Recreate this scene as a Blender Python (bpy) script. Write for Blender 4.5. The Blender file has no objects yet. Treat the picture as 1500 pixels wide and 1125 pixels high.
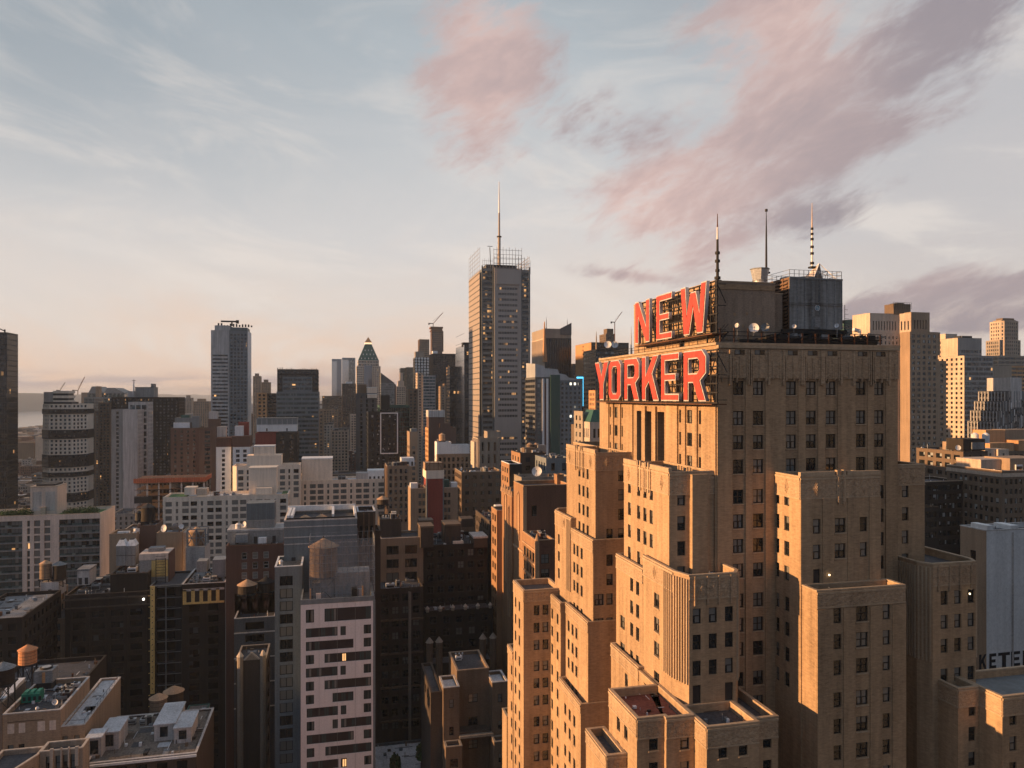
import bpy, math, random
from mathutils import Vector
R = math.radians
sc = bpy.context.scene
COL = sc.collection
# ------------------------------------------------------------------ camera, world, sun, exposure
TH = R(13.3); CT = math.cos(TH); ST = math.sin(TH); FX = 1100.0; HY = 580.0; CZ = 130.0
cam_d = bpy.data.cameras.new('camera'); cam = bpy.data.objects.new('camera', cam_d); COL.objects.link(cam)
cam.location = (0, 0, CZ); cam.rotation_euler = (R(90), 0, -TH)
cam_d.sensor_width = 36.0; cam_d.lens = FX/1500*36.0; cam_d.shift_y = (HY-562.5)/1500
cam_d.clip_start = 0.5; cam_d.clip_end = 40000
sc.camera = cam
HAZE = 0.00007
SUN_EL = 8.0; SUN_AZ = -89.0       # azimuth measured from +Y (uptown), negative = west
sun_d = bpy.data.lights.new('sun', 'SUN'); sun = bpy.data.objects.new('sun', sun_d); COL.objects.link(sun)
sun_d.energy = 5.0; sun_d.angle = R(0.5); sun_d.color = (1.0, 0.55, 0.24)
sdir = Vector((math.sin(R(SUN_AZ))*math.cos(R(SUN_EL)), math.cos(R(SUN_AZ))*math.cos(R(SUN_EL)), math.sin(R(SUN_EL))))
sun.rotation_euler = sdir.to_track_quat('Z', 'Y').to_euler()
sc.view_settings.view_transform = 'Standard'; sc.view_settings.look = 'None'
sc.view_settings.exposure = 0.85; sc.view_settings.gamma = 1.0
sc.cycles.max_bounces = 5; sc.cycles.diffuse_bounces = 2; sc.cycles.glossy_bounces = 3
sc.cycles.volume_bounces = 0; sc.cycles.use_denoising = True

def azel(px, py):
    t = (px-750)/FX
    return TH+math.atan(t), math.atan((HY-py)/FX*math.cos(math.atan(t)))

def make_world():
    w = bpy.data.worlds.new('World'); sc.world = w; w.use_nodes = True
    nt = w.node_tree; N = nt.nodes; L = nt.links; N.clear()
    def val(v):
        return v
    def link(a, b):
        if isinstance(a, (int, float)): b.default_value = a
        elif isinstance(a, tuple): b.default_value = a
        else: L.new(a, b)
    def M(op, a, b=0.0, c=0.0, clamp=False):
        n = N.new('ShaderNodeMath'); n.operation = op; n.use_clamp = clamp
        link(a, n.inputs[0]); link(b, n.inputs[1]); link(c, n.inputs[2]); return n.outputs[0]
    def MR(x, a, b, c=0.0, d=1.0, smooth=True):
        n = N.new('ShaderNodeMapRange'); n.interpolation_type = 'SMOOTHSTEP' if smooth else 'LINEAR'
        link(x, n.inputs[0]); n.inputs[1].default_value = a; n.inputs[2].default_value = b
        n.inputs[3].default_value = c; n.inputs[4].default_value = d; return n.outputs[0]
    def mix(f, a, b):
        n = N.new('ShaderNodeMix'); n.data_type = 'RGBA'; link(f, n.inputs[0])
        for v, s in ((a, n.inputs[6]), (b, n.inputs[7])):
            if isinstance(v, tuple): s.default_value = (*v, 1)
            else: L.new(v, s)
        return n.outputs[2]
    def comb(x, y, z=0.0):
        n = N.new('ShaderNodeCombineXYZ'); link(x, n.inputs[0]); link(y, n.inputs[1]); link(z, n.inputs[2]); return n.outputs[0]
    def noise(v, s, det=6, rough=.55, dist=0.0):
        n = N.new('ShaderNodeTexNoise'); L.new(v, n.inputs['Vector']); n.inputs['Scale'].default_value = s
        n.inputs['Detail'].default_value = det; n.inputs['Roughness'].default_value = rough
        n.inputs['Distortion'].default_value = dist; return n.outputs[0]
    tc = N.new('ShaderNodeTexCoord'); sx = N.new('ShaderNodeSeparateXYZ'); L.new(tc.outputs['Generated'], sx.inputs[0])
    X, Y, Z = sx.outputs
    az = M('ARCTAN2', X, Y); el = M('ARCSINE', Z)
    sky = N.new('ShaderNodeTexSky'); sky.sky_type = 'NISHITA'; sky.sun_disc = False
    sky.sun_elevation = R(SUN_EL); sky.sun_rotation = R(SUN_AZ); sky.air_density = 1.0; sky.dust_density = 1.5
    sm = N.new('ShaderNodeVectorMath'); sm.operation = 'SCALE'; L.new(sky.outputs[0], sm.inputs[0]); sm.inputs['Scale'].default_value = 0.10
    # high thin veil over the clear sky: colour follows height above the horizon
    wv = comb(M('MULTIPLY', az, 1.3), M('MULTIPLY', el, 3.2))
    nw = noise(wv, 2.2, 7, .6, .6)
    e2 = M('ADD', el, MR(nw, .3, .7, -.05, .05, False))
    ramp = N.new('ShaderNodeValToRGB'); cr = ramp.color_ramp
    L.new(M('MULTIPLY', e2, 1/0.7), ramp.inputs[0])
    pts = [(0.0, (.66, .46, .38)), (.05, (.90, .65, .51)), (.16, (.81, .71, .65)), (.30, (.72, .69, .68)),
           (.45, (.61, .62, .635)), (.62, (.49, .535, .57)), (.80, (.38, .43, .47)), (1.0, (.27, .33, .38))]
    while len(cr.elements) < len(pts): cr.elements.new(.5)
    for e, (p, c) in zip(cr.elements, pts): e.position = p; e.color = (*c, 1)
    veil = ramp.outputs[0]
    # the clear blue-grey upper left, the cooler right side
    bl = M('MULTIPLY', MR(az, -.45, .22, 1, 0), MR(el, .12, .42, 0, 1))
    veil = mix(M('MULTIPLY', bl, .75), veil, (.315, .365, .41))
    rt = M('MULTIPLY', MR(az, .30, .75, 0, 1), MR(el, .0, .1, 1, .6))
    veil = mix(M('MULTIPLY', rt, .85), veil, (.53, .49, .50))
    # bright wisps
    wn = noise(comb(M('MULTIPLY', az, 1.1), M('ADD', M('MULTIPLY', el, 3.6), M('MULTIPLY', az, .5)), 3.1), 2.6, 8, .62, .9)
    wisp = M('MULTIPLY', MR(wn, .44, .66), MR(el, .02, .5, 1, .35))
    veil = mix(M('MULTIPLY', wisp, .8), veil, (.86, .78, .72))
    base = mix(.88, sm.outputs[0], veil)
    # cloud banks: each has its own direction in the sky, size and tilt
    banks = [ # px, py, rx, ry, tilt(deg), weight, warm
        (708, 95, 75, 120, -6, 1.0, 1.0), (760, 60, 70, 90, 10, .5, .3),
        (965, 290, 105, 50, 8, 1.1, .95), (1075, 248, 130, 48, 20, 1.2, .6), (1180, 190, 100, 45, 32, 1.1, .2),
        (1165, 85, 75, 70, 25, .72, .95), (1140, 5, 100, 38, 0, .7, .8), (1385, 45, 100, 50, 30, 1.3, 0.0),
        (900, 175, 120, 35, -14, .55, .3), (1050, 110, 60, 60, 20, .5, .8),
        (1290, 200, 90, 22, 15, .6, .3), (1210, 318, 55, 22, 5, .8, 0.0), (1300, 265, 80, 18, 12, .45, .1), (1010, 375, 90, 26, 14, .6, .9), (930, 405, 70, 10, -8, .7, .35),
        (1430, 425, 140, 16, 6, .9, .2), (1410, 455, 160, 16, 2, 1.1, .05), (1460, 478, 120, 9, 0, .8, .0),
        (1380, 405, 60, 10, 10, .6, .4), (1500, 440, 90, 30, 0, .9, .1), (1290, 440, 60, 10, 10, .5, .3)]
    tot = None; warm = None
    ca, sa2 = math.cos(R(24)), math.sin(R(24))
    al = M('ADD', M('MULTIPLY', az, ca), M('MULTIPLY', el, sa2)); ac = M('SUBTRACT', M('MULTIPLY', el, ca), M('MULTIPLY', az, sa2))
    cn = noise(comb(al, M('MULTIPLY', ac, 2.1)), 5.0, 9, .62, .5)
    cb = noise(comb(al, M('MULTIPLY', ac, 2.6), 5.0), 15.0, 7, .65, .4)
    for px, py, rx, ry, tl, wt, wm in banks:
        a0, e0 = azel(px, py); sa = FX
        rxr = rx/sa; ryr = ry/sa
        da = M('SUBTRACT', az, a0); de = M('SUBTRACT', el, e0)
        c, s = math.cos(R(tl)), math.sin(R(tl))
        p = M('DIVIDE', M('ADD', M('MULTIPLY', da, c), M('MULTIPLY', de, s)), rxr)
        q = M('DIVIDE', M('SUBTRACT', M('MULTIPLY', de, c), M('MULTIPLY', da, s)), ryr)
        r2 = M('ADD', M('MULTIPLY', p, p), M('MULTIPLY', q, q))
        g = M('MULTIPLY', M('EXPONENT', M('MULTIPLY', r2, -.9)), wt)
        tot = g if tot is None else M('ADD', tot, g)
        gw = M('MULTIPLY', g, wm); warm = gw if warm is None else M('ADD', warm, gw)
    wr = M('DIVIDE', warm, M('ADD', tot, .02))
    dens = M('ADD', M('MULTIPLY', M('MINIMUM', tot, 1.1), 1.0), M('MULTIPLY', M('ADD', M('SUBTRACT', cn, .5), M('MULTIPLY', M('SUBTRACT', cb, .5), .6)), 2.9))
    # thin scattered streaks on the right-hand sky
    mask = M('MULTIPLY', MR(dens, .18, 1.15), MR(tot, .05, .3))
    shade = MR(M('ADD', cn, M('MULTIPLY', cb, .4)), .5, .9)
    ccol = mix(wr, (.33, .29, .315), (.84, .58, .51))
    ccol = mix(M('MULTIPLY', shade, .5), ccol, (.27, .245, .28))
    base = mix(M('MULTIPLY', mask, .92), base, ccol)
    # low dark cloud bank just over the far hills on the left
    ln = noise(comb(M('MULTIPLY', az, 2.0), M('MULTIPLY', el, 14.0), 9.0), 3.0, 6, .6, .3)
    lb = M('MULTIPLY', M('MULTIPLY', MR(el, .002, .014, 0, 1), MR(el, .016, .034, 1, 0)), M('MULTIPLY', MR(az, -.02, .1, 1, .25), MR(ln, .42, .56)))
    base = mix(M('MULTIPLY', lb, .75), base, (.42, .36, .38))
    # the sky behind the photographer (south and east) is the darker, bluer side of dusk
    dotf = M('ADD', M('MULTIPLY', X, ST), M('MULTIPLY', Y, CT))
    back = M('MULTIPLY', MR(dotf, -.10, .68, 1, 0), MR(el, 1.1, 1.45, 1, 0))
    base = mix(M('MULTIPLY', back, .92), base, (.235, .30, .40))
    low = MR(el, -.02, 0.0, 0, 1)
    base = mix(low, (.10, .09, .09), base)
    bg = N.new('ShaderNodeBackground'); out = N.new('ShaderNodeOutputWorld')
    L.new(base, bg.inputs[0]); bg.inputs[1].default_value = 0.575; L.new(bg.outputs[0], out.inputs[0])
make_world()

# ------------------------------------------------------------------ photo direction helpers (used to survey the real positions)
def tg(px): return math.tan(TH+math.atan((px-750)/FX))
def PX(px, y): return y*tg(px)
def PY(px, x): return x/tg(px)
def dep(x, y): return x*ST+y*CT
def PZ(py, x, y): return CZ+(HY-py)/FX*dep(x, y)
def proj(x, y, z):
    d = dep(x, y)
    if d < 1: return (-1e4, 0, 1)
    return (750+FX*(x*CT-y*ST)/d, HY-FX*(z-CZ)/d, d)

# ------------------------------------------------------------------ materials
MATS = {}
def new_mat(name):
    m = bpy.data.materials.new(name); m.use_nodes = True; MATS[name] = m
    return m, m.node_tree.nodes, m.node_tree.links, m.node_tree.nodes['Principled BSDF']
def wall(name, col, rough=.88, var=.35, streak=.35, course=1.0, big=.06, bump=.25, metal=0.0, spec=.3, fine=2.5, coursez=3.0, patch=0.0):
    if name in MATS: return MATS[name]
    m, N, L, P = new_mat(name)
    g = N.new('ShaderNodeNewGeometry')
    def noise(sc_, vs, det=5):
        mp = N.new('ShaderNodeMapping'); mp.inputs['Scale'].default_value = vs; L.new(g.outputs['Position'], mp.inputs[0])
        n = N.new('ShaderNodeTexNoise'); n.inputs['Scale'].default_value = sc_; n.inputs['Detail'].default_value = det
        n.inputs['Roughness'].default_value = .65; L.new(mp.outputs[0], n.inputs['Vector']); return n.outputs[0]
    def M(op, a, b):
        n = N.new('ShaderNodeMath'); n.operation = op
        for i, v in enumerate((a, b)):
            if isinstance(v, (int, float)): n.inputs[i].default_value = v
            else: L.new(v, n.inputs[i])
        return n.outputs[0]
    n1 = noise(big, (1, 1, 1)); n2 = noise(fine, (1, 1, coursez*course)); n3 = noise(1.0, (.9, .9, .05), 4)
    f = M('ADD', M('MULTIPLY', M('SUBTRACT', n1, .5), var*2.2), M('MULTIPLY', M('SUBTRACT', n2, .5), var*3.4))
    f = M('ADD', f, M('MULTIPLY', M('SUBTRACT', n3, .5), streak*2.4))
    if patch:   # repaired and re-pointed patches of brick
        n4 = noise(.42, (1, 1, .55), 2); f = M('ADD', f, M('MULTIPLY', M('GREATER_THAN', n4, .60), patch)); f = M('SUBTRACT', f, M('MULTIPLY', M('LESS_THAN', n4, .40), patch*.8))
    f = M('MAXIMUM', M('ADD', f, 1.0), .25)
    vm = N.new('ShaderNodeVectorMath'); vm.operation = 'SCALE'; vm.inputs[0].default_value = col; L.new(f, vm.inputs['Scale'])
    L.new(vm.outputs[0], P.inputs['Base Color'])
    P.inputs['Roughness'].default_value = rough; P.inputs['Metallic'].default_value = metal
    P.inputs['Specular IOR Level'].default_value = spec
    if bump:
        b = N.new('ShaderNodeBump'); b.inputs['Strength'].default_value = bump; b.inputs['Distance'].default_value = .08
        L.new(n2, b.inputs['Height']); L.new(b.outputs[0], P.inputs['Normal'])
    return m
def plain(name, col, rough=.6, metal=0.0, emit=0.0, spec=.4, coat=0.0):
    if name in MATS: return MATS[name]
    m, N, L, P = new_mat(name)
    P.inputs['Base Color'].default_value = (*col, 1); P.inputs['Roughness'].default_value = rough
    P.inputs['Metallic'].default_value = metal; P.inputs['Specular IOR Level'].default_value = spec
    P.inputs['Coat Weight'].default_value = coat
    if emit: P.inputs['Emission Color'].default_value = (*col, 1); P.inputs['Emission Strength'].default_value = emit
    return m
def glass_sheet(name, cols, cell=(1.5, 3.3), lit=.0, rough=.12, metal=0.0, litcol=(1.0, .5, .18), litstr=.8, line=.0):
    """glazing seen from outside: dark panes, some with blinds drawn, a few with a lamp on"""
    if name in MATS: return MATS[name]
    m, N, L, P = new_mat(name)
    g = N.new('ShaderNodeNewGeometry'); s = N.new('ShaderNodeSeparateXYZ'); L.new(g.outputs['Position'], s.inputs[0])
    def M(op, a, b=0.0):
        n = N.new('ShaderNodeMath'); n.operation = op
        for i, v in enumerate((a, b)):
            if isinstance(v, (int, float)): n.inputs[i].default_value = v
            else: L.new(v, n.inputs[i])
        return n.outputs[0]
    u = M('FLOOR', M('DIVIDE', M('ADD', s.outputs[0], M('MULTIPLY', s.outputs[1], .83)), cell[0]))
    v = M('FLOOR', M('DIVIDE', s.outputs[2], cell[1]))
    c = N.new('ShaderNodeCombineXYZ'); L.new(u, c.inputs[0]); L.new(v, c.inputs[1])
    wn = N.new('ShaderNodeTexWhiteNoise'); wn.noise_dimensions = '2D'; L.new(c.outputs[0], wn.inputs['Vector'])
    rp = N.new('ShaderNodeValToRGB'); rp.color_ramp.interpolation = 'CONSTANT'
    k = len(cols)
    while len(rp.color_ramp.elements) < k: rp.color_ramp.elements.new(.5)
    for i, (e, (p, q)) in enumerate(zip(rp.color_ramp.elements, cols)): e.position = p; e.color = (*q, 1)
    L.new(wn.outputs[0], rp.inputs[0]); L.new(rp.outputs[0], P.inputs['Base Color'])
    P.inputs['Roughness'].default_value = rough; P.inputs['Metallic'].default_value = metal
    P.inputs['Specular IOR Level'].default_value = .6
    if lit > 0:
        sp = N.new('ShaderNodeSeparateColor'); L.new(wn.outputs[1], sp.inputs[0])
        P.inputs['Emission Color'].default_value = (*litcol, 1)
        L.new(M('MULTIPLY', M('LESS_THAN', sp.outputs[0], lit), M('MULTIPLY', sp.outputs[1], litstr)), P.inputs['Emission Strength'])
    return m
# ------------------------------------------------------------------ mesh building
class MB:
    def __init__(s): s.v = []; s.f = []; s.m = []; s.mats = []
    def mi(s, mat):
        if mat not in s.mats: s.mats.append(mat)
        return s.mats.index(mat)
    def poly(s, pts, mat):
        n = len(s.v); s.v.extend(tuple(p) for p in pts); s.f.append(tuple(range(n, n+len(pts)))); s.m.append(s.mi(mat))
    def box(s, x0, y0, z0, x1, y1, z1, mat, bottom=True):
        if x0 > x1: x0, x1 = x1, x0
        if y0 > y1: y0, y1 = y1, y0
        n = len(s.v); s.v += [(x0,y0,z0),(x1,y0,z0),(x1,y1,z0),(x0,y1,z0),(x0,y0,z1),(x1,y0,z1),(x1,y1,z1),(x0,y1,z1)]
        fs = [(0,1,5,4),(1,2,6,5),(2,3,7,6),(3,0,4,7),(4,5,6,7)] + ([(3,2,1,0)] if bottom else [])
        k = s.mi(mat)
        for f in fs: s.f.append(tuple(n+i for i in f)); s.m.append(k)
    def prism(s, pts, z0, z1, mat, cap=True, top=None):
        n = len(s.v); k = len(pts); t = top or pts
        s.v += [(x, y, z0) for x, y in pts] + [(x, y, z1) for x, y in t]; mi = s.mi(mat)
        for i in range(k):
            j = (i+1) % k; s.f.append((n+i, n+j, n+k+j, n+k+i)); s.m.append(mi)
        if cap: s.f.append(tuple(n+k+i for i in range(k))); s.m.append(mi); s.f.append(tuple(n+i for i in reversed(range(k)))); s.m.append(mi)
    def cyl(s, x, y, z0, z1, r0, r1, n, mat, cap=True, a0=0.0):
        A = [a0+2*math.pi*i/n for i in range(n)]
        if r1 < 1e-4:
            b = len(s.v); s.v += [(x+r0*math.cos(a), y+r0*math.sin(a), z0) for a in A]+[(x, y, z1)]; mi = s.mi(mat)
            for i in range(n): s.f.append((b+i, b+(i+1) % n, b+n)); s.m.append(mi)
        else:
            s.prism([(x+r0*math.cos(a), y+r0*math.sin(a)) for a in A], z0, z1, mat, cap, [(x+r1*math.cos(a), y+r1*math.sin(a)) for a in A])
    def bar(s, p, q, w, mat, h=None):
        p, q = Vector(p), Vector(q); d = q-p
        if d.length < 1e-5: return
        d.normalize(); up = Vector((0, 0, 1)) if abs(d.z) < .95 else Vector((1, 0, 0))
        a = d.cross(up).normalized()*w*.5; b = a.cross(d).normalized()*(h or w)*.5
        n = len(s.v)
        for c in (p, q):
            for sa, sb in ((-1,-1),(1,-1),(1,1),(-1,1)): s.v.append(tuple(c+a*sa+b*sb))
        k = s.mi(mat)
        for f in ((0,1,5,4),(1,2,6,5),(2,3,7,6),(3,0,4,7),(4,5,6,7),(3,2,1,0)): s.f.append(tuple(n+i for i in f)); s.m.append(k)
    def add(s, o, loc=(0,0,0), rz=0.0):
        c, q = math.cos(rz), math.sin(rz); n = len(s.v)
        s.v += [(x*c-y*q+loc[0], x*q+y*c+loc[1], z+loc[2]) for x, y, z in o.v]
        mm = [s.mi(m) for m in o.mats]
        s.f += [tuple(n+i for i in f) for f in o.f]; s.m += [mm[i] for i in o.m]
    def mesh(s, name, off=(0,0,0)):
        me = bpy.data.meshes.new(name)
        me.from_pydata([(x-off[0], y-off[1], z-off[2]) for x, y, z in s.v], [], s.f)
        for m in s.mats: me.materials.append(m)
        me.polygons.foreach_set('material_index', s.m); me.update(); return me
    def build(s, name, parent=None, base=None, smooth=False):
        if not s.f: return None
        b = base if base is not None else (tuple(parent['_b']) if parent is not None and '_b' in parent else (0,0,0))
        me = s.mesh(name, b)
        if smooth: me.polygons.foreach_set('use_smooth', [True]*len(me.polygons))
        o = bpy.data.objects.new(name, me); COL.objects.link(o)
        if parent is not None: o.parent = parent
        else: o.location = b
        return o
ROOTS = []
def thing(name, label, cat, base, group=None, kind=None):
    o = bpy.data.objects.new(name, None); COL.objects.link(o); o.location = base; o['_b'] = base
    o.empty_display_size = .1
    if label: o['label'] = label
    if cat: o['category'] = cat
    if group: o['group'] = group
    if kind: o['kind'] = kind
    ROOTS.append(o); return o
def tagmesh(o, label, cat, group=None):
    o['label'] = label; o['category'] = cat
    if group: o['group'] = group
    return o
def offset(pts, d):
    """offset a counter-clockwise polygon outward by d"""
    out = []; n = len(pts)
    for i in range(n):
        p0, p1, p2 = pts[i-1], pts[i], pts[(i+1) % n]
        a = Vector((p1[0]-p0[0], p1[1]-p0[1])).normalized(); b = Vector((p2[0]-p1[0], p2[1]-p1[1])).normalized()
        na = Vector((a.y, -a.x)); nb = Vector((b.y, -b.x)); m = (na+nb)
        m = m/max(.2, m.dot(m)/2)*1.0
        out.append((p1[0]+m.x*d, p1[1]+m.y*d))
    return out
def boxp(x0, x1, y0, y1): return [(x0,y0),(x1,y0),(x1,y1),(x0,y1)]
def wall_face(mb, o, u, n, W, z0, z1, ops, rec, mat, rmat=None):
    """one facade with real recessed openings. ops: list of (u0,u1,za,zb)"""
    rmat = rmat or mat
    def P(a, z, d=0.0): return (o[0]+u[0]*a-n[0]*d, o[1]+u[1]*a-n[1]*d, z)
    rows = {}
    for a, b, za, zb in ops:
        if a > .05 and b < W-.05 and za > z0+.02 and zb < z1-.02: rows.setdefault((round(za, 3), round(zb, 3)), []).append((a, b))
    ks = sorted(rows); cur = z0; res = []
    for za, zb in ks:
        if za < cur+1e-4: continue
        mb.poly([P(0, cur), P(W, cur), P(W, za), P(0, za)], mat)
        x = 0.0
        for a, b in sorted(rows[(za, zb)]):
            if a < x: continue
            mb.poly([P(x, za), P(a, za), P(a, zb), P(x, zb)], mat)
            mb.poly([P(a, za), P(a, za, rec), P(a, zb, rec), P(a, zb)], rmat)
            mb.poly([P(b, za, rec), P(b, za), P(b, zb), P(b, zb, rec)], rmat)
            mb.poly([P(a, za), P(b, za), P(b, za, rec), P(a, za, rec)], rmat)
            mb.poly([P(a, zb, rec), P(b, zb, rec), P(b, zb), P(a, zb)], rmat)
            res.append((a, b, za, zb)); x = b
        mb.poly([P(x, za), P(W, za), P(W, zb), P(x, zb)], mat); cur = zb
    mb.poly([P(0, cur), P(W, cur), P(W, z1), P(0, z1)], mat)
    return res
# ------------------------------------------------------------------ windows
WC = {}
def win_mb(style, w, h, var, fr):
    key = (style, round(w, 2), round(h, 2), var, fr.name)
    if key in WC: return WC[key]
    mb = MB(); rnd = random.Random(str(key)); F = .115 if w < 1.2 else .13
    if style == 'door':
        mb.box(-w/2, -.06, 0, w/2, .0, h, fr); mb.box(-w/2+.15, -.09, .2, w/2-.15, -.06, h-.3, G['door']); WC[key] = mb; return mb
    nx = {'dh1': 1, 'dh2': 2, 'pane': 1, 'rib': max(1, int(w/1.3)), 'pane2': 2, 'pane3': 3}[style]
    ny = 2 if style in ('dh1', 'dh2') else 1
    mb.box(-w/2, -.10, 0, -w/2+F, .0, h, fr); mb.box(w/2-F, -.10, 0, w/2, 0, h, fr)
    mb.box(-w/2+F, -.10, 0, w/2-F, 0, F, fr); mb.box(-w/2+F, -.10, h-F, w/2-F, 0, h, fr)
    iw = w-2*F; ih = h-2*F
    bl = rnd.random()
    for i in range(nx):
        xa = -w/2+F+iw*i/nx; xb = xa+iw/nx
        if i: mb.box(xa-F*.55, -.09, F, xa+F*.55, 0, h-F, fr)
        r = rnd.random()
        for j in range(ny):
            za = F+ih*j/ny; zb = za+ih/ny
            if j and ny == 2: mb.box(xa+F*.6, -.085, za-.055, xb-F*.6, 0, za+.055, fr)
            yy = -.045 if (ny == 2 and j) else -.02
            if var == 'lit': m = G['lit']
            elif var == 'dark': m = G['dark']
            elif var == 'blind': m = G['blind']
            elif var == 'pale': m = G['mid'] if r < .5 else G['teglass'] if r < .8 else G['curt']
            elif var == 'half': m = G['blind'] if j == ny-1 else G['dark']
            elif var == 'curt': m = G['curt']
            else: m = G['dark'] if r < .4 else G['mid']
            mb.poly([(xa+F*.3, yy, za), (xb-F*.3, yy, za), (xb-F*.3, yy, zb), (xa+F*.3, yy, zb)], m)
            if var == 'curt' and j == 0:
                mb.poly([(xa+F*.3, yy-.004, za), (xa+(xb-xa)*.33, yy-.004, za), (xa+(xb-xa)*.33, yy-.004, zb), (xa+F*.3, yy-.004, zb)], G['dark'])
    WC[key] = mb; return mb
WMESH = {}
class Bld:
    def __init__(s, name, label, x, y, cat='building', group=None, z=0.0, seed=None):
        s.root = thing(name, label, cat, (x, y, z), group); s.base = (x, y, z); s.wins = []; s.walls = MB(); s.roofs = MB(); s.trim = MB(); s.sheet = MB()
        s.rnd = random.Random(seed if seed is not None else label); s.name = name
    def blk(s, x0, x1, y0, y1, z0, z1, wm, S=None, W=None, E=None, N=None, **k):
        s.b = (x0, x1, y0, y1, z0, z1)
        return s.pblk(boxp(x0, x1, y0, y1), z0, z1, wm, {0: S, 1: E, 2: N, 3: W}, **k)
    def pblk(s, pts, z0, z1, wm, specs, par=.9, pw=.35, cop=None, roof=None, cph=.16, cpo=.06):
        roof = roof or G['roof']; n = len(pts)
        for i in range(n):
            p, q = pts[i], pts[(i+1) % n]; d = Vector((q[0]-p[0], q[1]-p[1])); W = d.length; u = d/W; nn = (u.y, -u.x)
            sp = specs.get(i) if specs else None
            if not sp: wall_face(s.walls, p, u, nn, W, z0, z1, [], .2, wm); continue
            ops = sp['ops'](W, z0, z1, p, u) if 'ops' in sp else grid_ops(sp, W, z0, z1, p)
            wmm = sp.get('wall', wm)
            got = wall_face(s.walls, p, u, nn, W, z0, z1, [o[:4] for o in ops], sp.get('rec', .25), wmm, sp.get('rev'))
            st = {(round(o[0], 3), round(o[2], 3)): (o[4] if len(o) > 4 else sp.get('style', 'dh1')) for o in ops}
            rec = sp.get('rec', .25)
            if sp.get('mode', 'sheet') == 'sheet':
                if got:
                    za = min(g[2] for g in got); zb = max(g[3] for g in got); ua = min(g[0] for g in got); ub = max(g[1] for g in got)
                    r2 = rec-.01
                    s.sheet.poly([(p[0]+u.x*a-nn[0]*r2, p[1]+u.y*a-nn[1]*r2, z) for a, z in ((ua, za), (ub, za), (ub, zb), (ua, zb))], G[sp.get('glass', 'sheet')])
            else:
                for a, b, za, zb in got:
                    c = (a+b)/2
                    s.wins.append((p[0]+u.x*c-nn[0]*rec*.93, p[1]+u.y*c-nn[1]*rec*.93, za, b-a, zb-za, math.atan2(nn[1], nn[0])+math.pi/2, st[(round(a, 3), round(za, 3))], G[sp.get('frame', 'frame')], sp.get('mix', MIX), sp.get('sill')))
            for (fn) in sp.get('extra', []): fn(s, p, u, nn, W, z0, z1)
            if sp.get('pier'):
                pr, pwid = sp['pier']; cs = sp['_cols']; gaps = [cs[0]-sp['_pitch']/2]+[(a+b)/2 for a, b in zip(cs, cs[1:])]+[cs[-1]+sp['_pitch']/2]
                for gpos in gaps:
                    a = max(.02, gpos-pwid/2); b = min(W-.02, gpos+pwid/2)
                    if b <= a: continue
                    zt = z1-.3-sp.get('ptop', 0)
                    q4 = [(p[0]+u.x*t+nn[0]*e, p[1]+u.y*t+nn[1]*e) for t, e in ((a, pr), (b, pr), (b, -.05), (a, -.05))]
                    s.walls.prism(q4, max(z0, sp.get('zlow', z0)), zt, sp.get('pmat', wmm))
            if sp.get('band'):
                bh, bo, bm = sp['band']; zz = z1-sp.get('top', 1.5)+.3
                fh = sp['fh']; hgt = sp['wh']
                while zz > max(z0, sp.get('zlow', z0)):
                    q4 = [(p[0]+u.x*t+nn[0]*e, p[1]+u.y*t+nn[1]*e) for t, e in ((0.0, bo), (W, bo), (W, -.03), (0.0, -.03))]
                    s.walls.prism(q4, zz-bh, zz, bm); zz -= fh
        cop = cop or wm; RF, TR = MB(), MB()
        if par > 0:
            inn = offset(pts, -pw); out = offset(pts, cpo); inn2 = offset(pts, -pw-.04)
            RF.poly([(x, y, z1-par) for x, y in offset(pts, -pw+.02)], roof)
            for i in range(n):
                j = (i+1) % n
                s.walls.poly([(*inn[j], z1-par-.1), (*inn[i], z1-par-.1), (*inn[i], z1), (*inn[j], z1)], wm)
                for A, B, C, D in (((out[i], z1-.02), (out[j], z1-.02), (out[j], z1+cph), (out[i], z1+cph)), ((out[i], z1+cph), (out[j], z1+cph), (inn2[j], z1+cph), (inn2[i], z1+cph)),
                                   ((inn2[j], z1-.02), (inn2[i], z1-.02), (inn2[i], z1+cph), (inn2[j], z1+cph)), ((out[j], z1-.02), (out[i], z1-.02), (inn2[i], z1-.02), (inn2[j], z1-.02))):
                    TR.poly([(*A[0], A[1]), (*B[0], B[1]), (*C[0], C[1]), (*D[0], D[1])], cop)
        else:
            RF.poly([(x, y, z1) for x, y in pts], roof)
        s.part('roof', RF); s.part('parapet_coping', TR)
        return s
    def part(s, name, mb, label=None, smooth=False):
        o = mb.build(name, s.root, smooth=smooth)
        if o and label: o['label'] = label
        return o
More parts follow.
